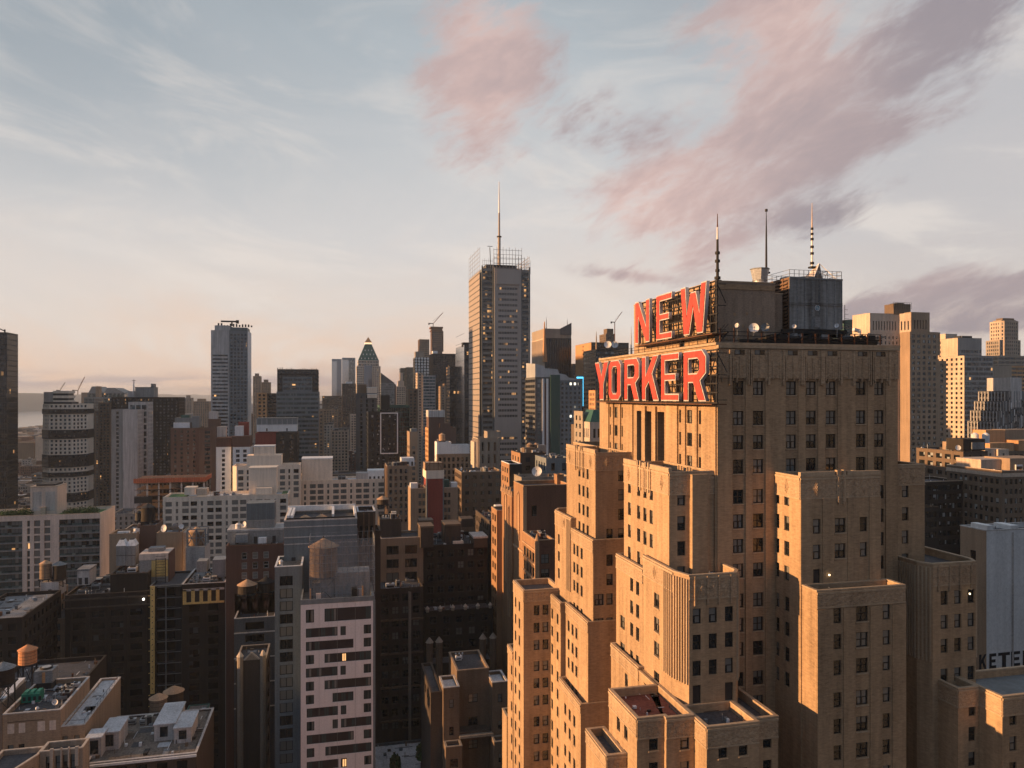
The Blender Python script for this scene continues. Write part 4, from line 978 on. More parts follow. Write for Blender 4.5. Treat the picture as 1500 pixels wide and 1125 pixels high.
# pitched glass roofed hall blocks
b = T('glass_hall', 'wide blue-grey glazed block with two pitched roofs behind the banded tower', 1300, 128, 182, 575, 60, G['slate'], dc(S_cur, bay=6, ww=5.2, wh=6, fh=8), done=False, par=0)
for a, c, p_ in ((129, 151, 566), (152, 181, 568)):
    m = MB(); Y = 1300; x0, x1 = PX(a, Y), PX(c, Y); zb, zt = b.z1, PZ(p_, x0, Y); m.prism([(x0, Y+2), (x1, Y+2), (x1, Y+58), (x0, Y+58)], zb, zt, G['greymetal'], top=[(x0+4, Y+5), (x0+(x1-x0)*.5, Y+5), (x0+(x1-x0)*.5, Y+55), (x0+4, Y+55)]); b.part('pitched_roof', m)
b.done()
T('brown_block', 'narrow brown shaft in front of the glazed pitched-roof block', 1150, 140, 145, 566, 12, G['brickt'], None)
T('low_glass_office', 'dark blue-grey glass block right of the banded tower', 1000, 123, 138, 582, 40, G['slate'], S_cur); T('tan_slab', 'plain tan box block behind the orange crane', 1500, 119, 130, 575, 30, G['brickt'], None)
T('stepped_flats', 'brown speckled terraced apartment block stepping up behind the concrete slab', 900, 123, 146, 603, 30, G['brickbb'], S_res); T('brown_flats', 'tall brown apartment block left of the plain concrete slab', 800, 144, 162, 590, 25, G['brickbb'], S_res)
# concrete slab 163-220
b = T('concrete_slab', 'tall grey concrete apartment slab with a blank pale central bay', 600, 180, 201.5, 600, 36, G['greyl'], None, side=dc(S_res, bay=2.8, ww=1.4), done=False)
x0, x1 = PX(163, 602), b.x0-.02
b.blk(x0, x1, 602, 630, 0, PZ(600, x0, 602), G['grey'], S=dc(S_res, bay=5.5, ww=1.8, wh=2.0, zlow=20)); b.blk(PX(188, 618), PX(217, 618), 618.1, 634, 0, PZ(583, 0, 618)-3, G['greyl'], S=dc(S_res, bay=4.5, ww=3.4, wh=3.6, fh=5, zlow=60, top=2.2), E=S_res); b.done()
FOOT.append((x0, x1, 600, 636, 110))
# twin dark slabs
b = T('dark_slab', 'wide very dark brown tower right of the concrete slab, a grey machine block on its roof', 760, 163, 262, 582, 30, G['brickblk'], dc(S_res, glass='sheetlit', bay=3.2, ww=1.7), side=dc(S_res, glass='sheetlit'), done=False)
box_on(b, 'machine_penthouse', 198, 225, 567, 583, 765, 18, 'grey', rim='greymetal'); box_on(b, 'machine_penthouse', 187, 197, 573, 583, 764, 14, 'greyl'); box_on(b, 'machine_penthouse', 221, 225, 562, 583, 768, 10, 'greymetal'); b.done()
antenna('short pole with dark tip on the roof of the wide very dark brown tower', 196, 573, 555, 770, .7, [G['whitem']], [(.85, 1.5)])
# brown brick block with tanks 250-318
b = T('brick_apartments', 'dark brown brick apartment slab with pale penthouse and green roof box, before the dark tower', 560, 250, 291, 627, 22, G['brickr'], dc(S_res, bay=3.7, ww=1.5, glass='sheetlit'), done=False)
box_on(b, 'machine_penthouse', 254, 278, 619, 627, 565, 10, 'whitem'); box_on(b, 'machine_penthouse', 256, 281, 612, 619, 566, 8, 'slate'); box_on(b, 'machine_penthouse', 265, 277, 608, 612, 567, 6, 'teal'); box_on(b, 'machine_penthouse', 281, 292, 610, 627, 566, 8, 'slate'); b.done()
b = T('brick_apartments', 'redder brick slab with stacked windows attached right of the dark brown slab', 556, 291.3, 316, 628, 20, G['brickr'], dc(S_res, bay=7, ww=3.6, wh=1.9), done=False)
box_on(b, 'lift_house', 305, 321, 614, 629, 560, 9, 'brickr', rim='brickd'); box_on(b, 'roof_tank', 306, 318, 603, 614, 561, 6, 'greyl'); b.done()
b = T('white_front_flats', 'white gridded apartment front topped by a dark brick attic, left of a taller twin', 520, 316.5, 338, 655, 18, G['white'], dc(S_res, bay=5.3, ww=1.9, wh=1.9, glass='sheet'), done=False)
box_on(b, 'attic', 316.6, 339, 641, 654.8, 521, 14, 'brickd'); box_on(b, 'roof_tank', 318, 331, 625, 640, 526, 5, 'greyl', ribs=4); b.done()
b = T('white_front_flats', 'white gridded apartment front with square windows under a red-brown attic, right twin', 515, 341, 366, 655, 18, G['white'], dc(S_res, bay=5.2, ww=2.2, wh=2.0), done=False)
box_on(b, 'attic', 340, 366.5, 639, 654.8, 516, 14, 'brickd'); box_on(b, 'roof_tank', 344, 356, 624, 639, 521, 5, 'whitem', ribs=4); box_on(b, 'lift_house', 349, 363.5, 618.5, 640, 530, 6, 'redpaint'); b.done()
# long tower 308-367
def midtower():
    Y = 720; b = Bld('glass_tower', 'tallest left-hand apartment tower, pale stone and teal glass with a roof crane', PX(335, Y), Y+15)
    xa, xm, xb = PX(308.5, Y), PX(336, Y), PX(363, Y); zt = PZ(484, xm, Y)
    s1 = st(20, 19, 1.5, 3.3, ribbon=True, rg=.2, m=1.2, mode='sheet', glass='sheet', rec=.3, top=22, zlow=40); s2 = st(3.0, 1.9, 2.1, 3.3, mode='sheet', glass='sheet', rec=.3, m=.4, top=3, zlow=40)
    b.pblk([(xa, Y+2), (xm, Y), (xm, Y+34), (xa, Y+34)], 0, zt, G['greyl'], {0: s1})
    b.pblk([(xm+.05, Y-1), (xb, Y-1), (xb, Y+30), (xm+.05, Y+30)], 0, zt, G['greenpanel'], {0: dc(s2, wall=G['slate']), 1: dc(s2, wall=G['white'], bay=6, ww=1.2, top=30)})
    b.done(); m = MB(); m.box(PX(313, Y), Y+6, zt-1, xm, Y+28, PZ(476, xm, Y), G['greyl']); m.box(xm+.1, Y+6, zt-1, PX(361, Y), Y+28, PZ(478.5, xm, Y), G['greymetal'])
    r = random.Random(2)
    for i in range(12): xx = xa+5+i*2.6; m.box(xx, Y+7, zt+4, xx+1.2, Y+9, zt+5.2+r.random()*2, G['steel'])
    m.build('roof_plant', b.root); FOOT.append((xa, xb, Y, Y+34, zt))
    x = PX(337.5, Y); z = PZ(476, x, Y); t = thing('roof_crane', 'dark horizontal window cleaning rig on top of the tallest left-hand apartment tower', 'crane', (x, Y+10, z)); m = MB(); m.box(x-.6, Y+10, z, x+.6, Y+11, z+4, G['steel']); m.build('mast', t)
    m = MB(); m.box(x-9.5, Y+9.6, z+3.4, x+5.5, Y+11.2, z+4.8, G['steel']); m.box(x+3.5, Y+9.2, z+2.4, x+6, Y+11.6, z+5.4, G['steel']); m.build('jib', t)
midtower()
for p in [(1500, 370.5, 382, 551, 18, 'brickt', 'slim brown apartment tower just right of the tallest left-hand tower'), (1520, 383, 396, 560, 18, 'brickt', 'second slimmer brown tower right of the tallest left-hand tower'), (1700, 258, 268, 590, 20, 'brickt', 'small brown tower under the low cloud left of the tallest left-hand tower'),
          (1650, 270, 281, 583, 20, 'stoneb', 'domed brown apartment house on the horizon left of the tallest left-hand tower'), (1450, 283, 307, 588, 30, 'brickt', 'long tan apartment block at the foot of the tallest left-hand tower')]:
    Y, a, c, yt, D, mm, lab = p; b = T('apartment_tower', lab, Y, a, c, yt, D, G[mm], S_res, done=False)
    box_on(b, 'machine_penthouse', a+(c-a)*.25, a+(c-a)*.75, yt-4, yt, Y+4, 8, mm); b.done()
b = T('orange_grid_flats', 'tan and orange gridded block beneath the two slim brown towers', 900, 376, 391, 575.5, 30, G['orange'], dc(S_off, bay=4.2, ww=2.6, wh=2.4, fh=4.2), side=dc(S_off, wall=G['brickb']), done=False); b.blk(b.x1+.05, PX(405, 900), 903, 930, 0, b.z1-.5, G['brickb'], S=dc(S_off, bay=5, ww=4, wh=1.8, fh=4, zlow=40)); b.done()
b = T('dark_glass_office', 'broad stepped dark green glass office block with a notched flat crown', 700, 405, 467, 574, 40, G['slate'], dc(S_rib, glass='sheetgreen', fh=4.0, wh=2.0, bay=7), side=dc(S_rib, glass='sheetgreen', fh=4.0, wh=2.0), done=False)
zt = PZ(546, 0, 706)
x0, x1 = PX(406, 706), PX(466, 706); zt = PZ(541, x0, 706)
b.blk(x0, x1, 706, 738, b.z1-1, zt, G['black'], S=st(3, 2.4, 2.6, 4.4, mode='sheet', glass='sheetdark', top=1), E=dc(S_rib, top=2)); b.blk(PX(414, 704), PX(457, 704), 704, 712, b.z1-1, PZ(552, x0, 704), G['slate'], S=dc(S_rib, glass='sheetlit', fh=4, wh=2.2))
m = MB(); r = random.Random(5)
for i in range(18): xx = x0+i*(x1-x0)/18; m.box(xx, 706.2+r.random()*3, zt, xx+.6, 708+r.random()*3, zt+r.uniform(.4, 1.8), G['steel'])
b.part('roof_plant', m)
# billboard box 375-436
b.done()
b = T('white_box_block', 'dark red and black block crowned by a long white and teal lattice box', 560, 404.3, 436, 634, 26, G['black'], dc(S_res, bay=6.5, ww=2.6, wh=2.6, fh=4, glass='sheet'), done=False)
b.blk(PX(374, 560), b.x0-.05, 560.3, 585, 0, b.z1-.2, G['redpaint'], S=dc(S_res, top=9, zlow=60)); box_on(b, 'white_box', 376, 435, 622, 632, 562, 14, 'white', doors=2, rim='whitem'); box_on(b, 'lattice_screen', 376, 435.5, 612.5, 621.8, 562, 14, 'slate', ribs=8, ribm='whitem', rim='greymetal'); b.done()
# twin glass towers at the park
for a, c, yt, lab in ((486, 500.5, 526, 'left half of a pair of far mirrored glass towers catching the low sun'), (501.2, 520.5, 524, 'right and taller half of a pair of far mirrored glass towers')):
    b = T('mirror_tower', lab, 2000, a, c, yt, 34, G['mirrord'], dc(S_cur, bay=30, ww=28, wh=12, fh=13, glass='sheetpale'), done=False, par=.2); x0 = b.x0
    m = MB(); w = (b.x1-b.x0)*.5; m.box(b.x0+.5, 1999.2, 40, b.x0+w, 2000-.02, b.z1-6, G['mirror']); b.part('sunlit_glass_bay', m); b.done()  # paler mirror glass imitates low sun on half of the front
T('dark_ridge_block', 'long black block at the foot of the far mirrored towers', 1500, 472, 501, 580, 60, G['black'], S_rib)
b = T('tan_white_flats', 'narrow dark apartment tower with white top floor in front of the right mirrored tower', 1100, 501, 521.5, 562, 25, G['brickb'], dc(S_res, glass='sheetlit'), done=False); box_on(b, 'machine_penthouse', 506, 516, 559, 562, 1103, 9, 'white'); b.done()
for p in [(640, 467, 474, 600, 40, 'brickt', 'thin pale apartment slab hugging the right edge of the dark stepped glass office'), (820, 473, 489, 622, 20, 'stone', 'cream setback apartment house below the far mirrored towers'), (760, 484, 511, 631, 20, 'tan', 'wide tan brick house with many small windows below the black ridge block'), (900, 513, 523, 607, 18, 'tan', 'pinkish narrow house left of the pyramid tower foot'),
          (950, 473, 495, 600, 20, 'brickt', 'low brown block directly below the black ridge block')]:
    Y, a, c, yt, D, mm, lab = p; b = T('apartment_house', lab, Y, a, c, yt, D, G[mm], S_res, done=False); b.junk(b.x0, b.x1, b.y0, b.y1, b.z1-.9, 3, 1.6); b.done()
# pyramid tower
def pyramid():
    Y = 1283; xa, xb = PX(522.5, Y), PX(557.5, Y); zt = PZ(527.5, xa, Y); w = xb-xa; D = w
    b = Bld('pyramid_tower', 'stone skyscraper with a green copper pyramid roof and lit glass tip', (xa+xb)/2, Y+D/2)
    s = st(3.2, 1.7, 2.0, 3.8, mode='sheet', glass='sheet', rec=.4, m=.5, zlow=60)
    b.blk(xa, xb, Y, Y+D, 0, zt-10, G['stone'], S=s, W=s); b.blk(xa+2.5, xb-2.5, Y+2.5, Y+D-2.5, zt-11, zt, G['stone'], S=dc(s, bay=2.6, wh=2.6, fh=5), W=dc(s, bay=2.6, wh=2.6, fh=5))
    m = MB(); m.box(PX(533, Y-1), Y-1.2, 60, PX(545, Y-1), Y-.1, PZ(535, xa, Y), G['mirrord']); b.part('dark_glass_bay', m)
    cx, cy = (xa+xb)/2, Y+D/2; h0 = zt; h1 = PZ(503, xa, Y); h2 = PZ(500.5, xa, Y); h3 = PZ(492, xa, Y); r0 = w*.43; r1 = w*.14
    m = MB(); q = lambda r: [(cx-r, cy-r), (cx+r, cy-r), (cx+r, cy+r), (cx-r, cy+r)]
    m.prism(q(r0), h0, h1, G['teal'], top=q(r1)); 
    for k in range(3):
        f = .08+k*.25
        for i in range(5-k): xx = cx-r0*(1-f)*.75+i*(r0*(1-f)*1.5)/(4-k if k < 4 else 1); rr = r0+(r1-r0)*f; m.box(xx-.6, cy-rr-.15, h0+(h1-h0)*f-.2, xx+.6, cy-rr+1.2, h0+(h1-h0)*f+2.2, G['white'])
    b.part('pyramid_roof', m); m = MB(); m.prism(q(r1*1.05), h1, h2, plain('lit lantern glazing', (1.0, .68, .38), .4, emit=.7)); b.part('lantern', m)
    m = MB(); m.prism(q(r1*1.1), h2, h3, G['orange'], top=q(.1)); b.part('tip', m); b.done(); FOOT.append((xa, xb, Y, Y+D, zt))
pyramid()
def wedge():
    Y = 1080; xa, xb = PX(558, Y), PX(578, Y); b = Bld('wedge_tower', 'dark glass tower with one long sloping roof right of the pyramid tower', (xa+xb)/2, Y+14)
    zl, zr = PZ(546, xa, Y), PZ(561, xb, Y); b.blk(xa, xb, Y, Y+28, 0, zr, G['slate'], S=dc(S_rib, glass='sheetpale', zlow=40), W=S_rib, par=0)
    m = MB(); f = [(xa, Y+.0, zr), (xb, Y, zr), (xa, Y, zl)]; k = [(x, y+28, z) for x, y, z in f]; m.poly(f, G['greyd']); m.poly(k[::-1], G['greyd']); m.poly([f[1], k[1], k[2], f[2]], G['greymetal']); m.poly([f[2], k[2], k[0], f[0]], G['greyd']); b.part('sloping_roof', m); b.done(); FOOT.append((xa, xb, Y, Y+28, zl))
wedge()
b = T('dark_office', 'dark grey office tower with white banded roof floors in front of the pyramid tower', 620, 523.5, 552, 576, 30, G['greyd'], dc(S_pier, bay=4.4, ww=1.8, wh=2.6), done=False)
box_on(b, 'white_band_storey', 538, 552.5, 567, 575.8, 619, 20, 'cream', rim='white'); box_on(b, 'white_band_storey', 538, 552.5, 577, 583, 619.2, .7, 'cream', rim='white'); box_on(b, 'white_band_storey', 524, 537, 563, 576, 630, 12, 'brickbb'); b.done()
# outline framed tower
b = T('outlined_tower', 'near-black tower with a thin white rectangle outlined on its front', 480, 539.5, 584.5, 604, 24, G['black'], dc(S_res, bay=3.4, ww=1.5, glass='sheetrow'), side=S_res, done=False)
m = MB(); Y = 479.6; x0, x1 = PX(557, Y), PX(583, Y); z0, z1 = PZ(665, x0, Y), PZ(604.5, x0, Y)
for A in ((x0, z0, x0+.6, z1), (x1-.6, z0, x1, z1), (x0+.6, z1-.6, x1-.6, z1), (x0+.6, z0, x1-.6, z0+.6)): m.box(A[0], Y, A[1], A[2], Y+.3, A[3], G['white'])
b.part('white_outline', m); box_on(b, 'machine_penthouse', 558, 571, 579, 600, 488, 10, 'black'); b.done()
T('teal_black_tower', 'broad dark teal glass block just behind the white-outlined tower', 540, 556, 600, 594, 26, G['greenpanel'], dc(S_cur, glass='sheetdark'))
b = T('brown_tower', 'brown brick tower between the teal block and the silver glass tower', 700, 598, 612, 570, 22, G['brickbb'], S_res)
b = T('plain_box_block', 'olive grey box block right of the white-outlined tower', 430, 600, 612, 633, 16, G['brickt'], dc(S_res, top=8), done=False); box_on(b, 'machine_penthouse', 602, 611, 628, 633, 433, 6, 'slate'); b.done()
for p in [(1500, 586.5, 595, 539, 25, 'mirrord', S_cur, 'mirrored slab tower left of the cross-hatched tower'), (1480, 595.2, 607, 538, 25, 'black', S_cur, 'black glass slab joined to the mirrored slab left of the cross-hatched tower'), (1250, 580, 594, 566, 20, 'tan', S_pier, 'golden stone setback tower left of the twin slabs'),
          (1200, 572, 580, 563, 18, 'brickb', S_res, 'dark narrow tower between the wedge roof and the golden stone tower')]:
    Y, a, c, yt, D, mm, s, lab = p; b = T('office_tower', lab, Y, a, c, yt, D, G[mm], s, done=False)
    if mm == 'tan': box_on(b, 'upper_setback', 583, 592, 558, 566, Y+3, 10, 'tan'); box_on(b, 'upper_setback', 586, 590, 546, 558, Y+5, 6, 'tan')
    b.done()
def hatch():
    Y = 1100; b = T('cross_hatched_tower', 'slender tower clad in a black and white diamond lattice', Y, 607.5, 629, 524, 24, G['greyd'], dc(S_cur, glass='sheetrow'), done=False)
    box_on(b, 'upper_setback', 608.5, 621, 515, 524, Y+3, 14, 'stoneb'); m = MB(); w = b.x1-b.x0; n = 5; ph = 8.4
    z = b.z1-1; 
    while z > 60:
        for i in range(n):
            x = b.x0+w*(i+.5)/n; h = w/n/2-.4; m.poly([(x-h, Y-.25, z), (x, Y-.25, z-ph/4), (x+h, Y-.25, z), (x, Y-.25, z+ph/4)], G['white'])
        z -= ph/2
    b.part('diamond_cladding', m); b.done()
hatch()
T('brown_crown_tower', 'brown stone tower with rounded shoulders rising behind the diamond lattice tower', 1300, 614.5, 629, 497, 22, G['brickt'], S_pier)
b = T('construction_core', 'red-brown concrete tower under construction with ragged top floors', 1500, 632.5, 648, 482, 22, G['brickr'], st(4, 2.2, 2.2, 4, mode='sheet', glass='sheetdark'), done=False)
box_on(b, 'open_top_floor', 631, 649, 478.5, 481, 1498, 26, 'rust'); box_on(b, 'open_top_floor', 631.5, 648.5, 483.5, 485, 1498, 26, 'rust'); box_on(b, 'hoist', 648.2, 649.6, 485, 515, 1502, 3, 'rust'); b.done()
crane('luffing crane with raised jib on the red-brown tower under construction', 634.5, 482, 474, 1505, 30, 48)
b = T('black_office', 'wide flat-topped black glass office tower left of the screen-clad skyscraper', 1000, 633.5, 667.5, 518, 34, G['black'], dc(S_pier, glass='sheetdark', pier=(.5, .5), bay=3.4), done=False); box_on(b, 'machine_penthouse', 634, 641, 514, 518, 1004, 10, 'white'); b.done()
b = T('silver_tower', 'silver banded glass apartment tower in front of the black office tower', 820, 619.5, 638, 550, 26, G['greyl'], dc(S_rib, glass='sheetpale', fh=3.4, wh=2.0), side=dc(S_rib, glass='sheetpale', wall=G['tan']), done=False); b.blk(PX(612.5, 815), b.x0-.05, 822, 840, 0, PZ(546, b.x0, 822), G['tan'], W=dc(S_res, zlow=30), S=dc(S_res, zlow=30)); b.done()
b = T('wedge_black_tower', 'black tower with slanted brown-sided top just right of the silver tower', 800, 659, 668.5, 537, 26, G['black'], dc(S_cur, glass='sheetdark'), side=dc(S_rib, wall=G['brickt']), done=False); b.done()
T('brown_stub_tower', 'small brown tower between the silver tower and the slanted black tower', 900, 645, 653, 566, 16, G['brickt'], S_res); T('brown_stub_tower', 'taller brown stub just left of the slanted black tower', 930, 651, 660, 562, 16, G['brickbb'], S_res)
def refl():
    Y = 750; b = Bld('reflective_tower', 'knife-edged reflective glass tower touching the left side of the screen-clad skyscraper', PX(683, Y), Y+18); x0 = PX(680.5, Y); x1 = PX(690, Y); ya = PY(668.3, x0)
    zt = PZ(508, x0, Y); s = dc(S_cur, glass='sheetdark', zlow=30)
    b.blk(x0, x1, Y, Y+20, 0, PZ(506, x0, Y), G['black'], S=s, par=.3)
    m = MB(); m.prism([(x0-.4, Y+.5), (x0, Y+.5), (x0, ya), (x0-.4, ya)], 0, PZ(505, x0, Y), G['mirror'], top=None)
    b.part('mirror_side', m); m = MB()
    for k in range(18): zz = 40+k*9; m.box(x0-.5, Y+.4, zz, x0-.42, ya, zz+.5, G['mirrord'])
    b.part('glass_joint', m); box_on(b, 'machine_penthouse', 678, 689, 501.5, 508, Y+6, 8, 'steel'); b.done(); FOOT.append((x0, x1, Y, ya, zt))
refl()
# the tall screen-clad skyscraper
def screen_tower():
    Y = 555; XL = PX(706, Y); XR = PX(777.5, Y); yW = PY(688.3, XL); b = Bld('screen_clad_skyscraper', 'tallest skyscraper in the middle with grey rod screens, open corners and a needle mast', (XL+XR)/2, Y+25)
    zr = PZ(388, XL, Y); D = yW-Y
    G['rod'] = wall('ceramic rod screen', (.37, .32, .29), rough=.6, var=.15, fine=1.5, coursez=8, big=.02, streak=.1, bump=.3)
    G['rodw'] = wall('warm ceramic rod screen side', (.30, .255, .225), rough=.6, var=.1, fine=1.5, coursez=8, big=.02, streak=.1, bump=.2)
    # notched core
    n0, n1 = PX(724.5, Y), PX(763, Y); z_roof = PZ(392, XL, Y)
    sd = st(20, 19, 2.3, 4.2, ribbon=True, rg=.3, m=.2, mode='sheet', glass='towerglass', rec=.25, top=2.0, zlow=20)
    G['towerglass'] = glass_sheet('office glass with lamps', [(0, (.015, .018, .022)), (.5, (.035, .04, .045)), (.85, (.08, .085, .085))], (1.6, 4.2), lit=.10, litstr=.55)
    ss = st(1.5, 1.3, 1.7, 4.2, mode='sheet', glass='towerglass', rec=.3, top=9, m=1.0, zlow=20)
    b.pblk([(n0, Y), (n1, Y), (n1, Y+3), (XR-.8, Y+3), (XR-.8, yW-3), (XL+1.0, yW-3), (XL+1.0, Y+3), (n0, Y+3)], 0, z_roof, G['slate'],
           {0: dict(ops=lambda W, z0, z1, p, u: [(3.0+i*((W-5.4)/12), 3.0+i*((W-5.4)/12)+(W-5.4)/12-.28, z, z+1.75) for k in range(46) for z in [z1-16-k*4.2] if not (24 <= k <= 26) for i in range(12)], mode='sheet', glass='towerglass', rec=.35, wall=G['rod']),
            2: dict(sd, wall=G['grey']), 6: dict(sd, wall=G['grey'])}, par=.5)
    # west screen
    m = MB(); xs = XL-.9; zs0 = 20; zs1 = PZ(372, XL, Y)
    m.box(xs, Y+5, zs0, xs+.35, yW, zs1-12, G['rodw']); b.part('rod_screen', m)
    m = MB()
    k = 0; zz = zs1-14
    while zz > 20: m.box(xs-.12, Y+5, zz, xs-.01, yW, zz+.75, G['greyd']); zz -= 4.2; k += 1
    b.part('screen_gap', m)
    m = MB(); m.box(n0+1.4, Y-1.0, z_roof-12, n1-1.4, Y-.75, z_roof-1, G['rod']); m.box(n0-.1, Y-.35, 20, n0+1.6, Y-.05, z_roof, G['rod']); m.box(n1-1.6, Y-.35, 20, n1+.1, Y-.05, z_roof, G['rod']); zb = z_roof-16-24*4.2; m.box(n0+1.6, Y-.3, zb-8.6, n1-1.6, Y-.06, zb+3.6, G['rod']); b.part('rod_screen', m)
    # exposed braces and columns in the notches
    m = MB(); cols = [(XL+.6, Y+2.2), (XR-.4, Y+2.2), (n0-.9, Y+1.6), (n1+.9, Y+1.6)]
    for x, y in cols: m.box(x-.45, y-.45, 0, x+.45, y+.45, z_roof+2, G['greymetal'])
    for a, c in ((XL+.6, n0-.9), (n1+.9, XR-.4)):
        z = z_roof-2
        while z > 30: m.bar((a, Y+2, z), (c, Y+2, z-8.4), .4, G['greymetal']) if int(z/17) % 2 else m.bar((c, Y+2, z), (a, Y+2, z-8.4), .4, G['greymetal']); z -= 17
        z = z_roof-4
        while z > 30: m.box(a, Y+1.7, z, c, Y+2.1, z+.35, G['greymetal']); z -= 4.2
    b.part('exposed_steel', m)
    # crown lattices
    def lattice(p, q, z0, z1a, z1b, nv, nh, w=.28):
        m = MB()
        for i in range(nv+1):
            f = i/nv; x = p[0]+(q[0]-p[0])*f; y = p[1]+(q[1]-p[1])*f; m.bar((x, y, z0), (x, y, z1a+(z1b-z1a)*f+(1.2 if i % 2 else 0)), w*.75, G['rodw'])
        for k in range(nh):
            f = (k+1)/(nh+.3); m.bar((p[0], p[1], z0+(z1a-z0)*f), (q[0], q[1], z0+(z1b-z0)*f), w*.8, G['rod'])
        b.part('crown_lattice', m)
    zk = lambda py, Yk=Y: PZ(py, XL, Yk)
    lattice((XL-.7, Y+5), (XL-.7, yW), zs1-14, zk(368)+4, zk(368)+4, 6, 6, .2); lattice((PX(723, Y), Y-.5), (PX(764, Y), Y-.5), z_roof-3, zk(362)-.5, zk(362)-.5, 9, 5)
    lattice((XR+.1, Y+5), (XR+.1, yW), zk(395), zk(371), zk(371), 10, 5); lattice((PX(724, Y+40), Y+40), (PX(768, Y+40), Y+40), z_roof-3, zk(359), zk(359), 10, 4); lattice((PX(707, Y+3), Y+3), (PX(722, Y+3), Y+3), z_roof-3, zk(379), zk(379), 5, 3, .2); lattice((PX(764, Y+3), Y+3), (PX(777, Y+3), Y+3), z_roof-3, zk(384), zk(380), 5, 3, .2)
    m = MB(); m.box(PX(712, Y+14), Y+14, z_roof-1, PX(757, Y+14), Y+30, zk(382), G['greyd']); m.box(PX(728, Y+10), Y+10, z_roof-1, PX(750, Y+10), Y+28, zk(384), G['steel']); m.bar((PX(719, Y+12), Y+12, z_roof), (PX(717.5, Y+12), Y+12, zk(357)), .5, G['greymetal']); m.bar((PX(714, Y+12), Y+12, zk(355.5)), (PX(721.5, Y+12), Y+12, zk(355.5)), .4, G['greymetal']); b.part('roof_plant', m)
    x = PX(731.2, Y+18); y = Y+18; m = MB(); z0 = z_roof; z1 = PZ(266, x, y); m.cyl(x, y, z0, PZ(346, x, y), 1.25, 1.15, 12, G['rodw']); m.cyl(x, y, PZ(347.5, x, y), PZ(346, x, y), 1.9, 1.9, 12, G['steel']); m.cyl(x, y, PZ(346, x, y), PZ(312, x, y), .85, .7, 12, G['rodw']); m.cyl(x, y, PZ(312, x, y), z1, .7, .22, 12, G['white']); b.part('needle_mast', m)
    b.done(); FOOT.append((XL, XR, Y, yW, zr))
screen_tower()
# black finned tower with pointed crown
def finned():
    Y = 700; x0 = PX(798, Y); x1 = PX(837, Y); y1 = PY(779, x0); b = Bld('finned_office', 'black finned office tower with a pale concrete crown rising to two pointed corners', (x0+x1)/2, Y+20)
    zt = PZ(495, x0, Y); s = st(2.4, 1.3, 30, 31, mode='sheet', glass='sheetdark', rec=.7, m=.4, top=1, zlow=40)
    b.blk(x0, x1, Y, y1, 0, zt, G['greyd'], S=dc(s, wall=G['black']), W=dc(s, wall=G['tan']), par=0)
    zc = PZ(490, x0, Y); z1 = PZ(481, x0, Y); zp = PZ(471, x0, Y); zq = PZ(473, x1, Y)
    m = MB(); m.box(x0, Y+1, zc, x1-2, y1, z1, G['stoneb']); 
    xm = x0+(x1-x0)*.22; xn = x0+(x1-x0)*.58
    for yy, ee in ((Y, 1.2),):
        f = [(x0-1.2, yy), (x0+1.2, yy)]
    m.prism([(x0-1.4, Y-1), (x0+2.2, Y-1), (x0+2.2, Y+4), (x0-1.4, Y+4)], PZ(530, x0, Y), zp, G['orange'], top=[(x0-.2, Y+.5), (x0+.3, Y+.5), (x0+.3, Y+2), (x0-.2, Y+2)])
    pr = [(xn, z1), (x1, zc), (x1, zq)]; m.poly([(x, Y-.5, z) for x, z in [(xn, zc), (x1, zc), (x1, zq), (xn, z1)]], G['greyd']); m.poly([(x, Y+3, z) for x, z in [(xn, z1), (x1, zq), (x1, zc), (xn, zc)]], G['greyd']); m.poly([(xn, Y-.5, z1), (x1, Y-.5, zq), (x1, Y+3, zq), (xn, Y+3, z1)], G['greyd']); m.poly([(x1, Y-.5, zc), (x1, Y+3, zc), (x1, Y+3, zq), (x1, Y-.5, zq)], G['greyd'])
    m.box(x0, Y+.5, zt, x1, y1-1, zc, G['stoneb']); b.part('pointed_crown', m); b.done(); FOOT.append((x0, x1, Y, y1, zt))
    for px, yt, l in ((800.5, 464, 'thin mast left on the pointed-crown tower'), (831, 466, 'thin mast right on the pointed-crown tower')): antenna(l, px, 481, yt, Y+14, .35, [G['steel']])
    m = MB()
finned()
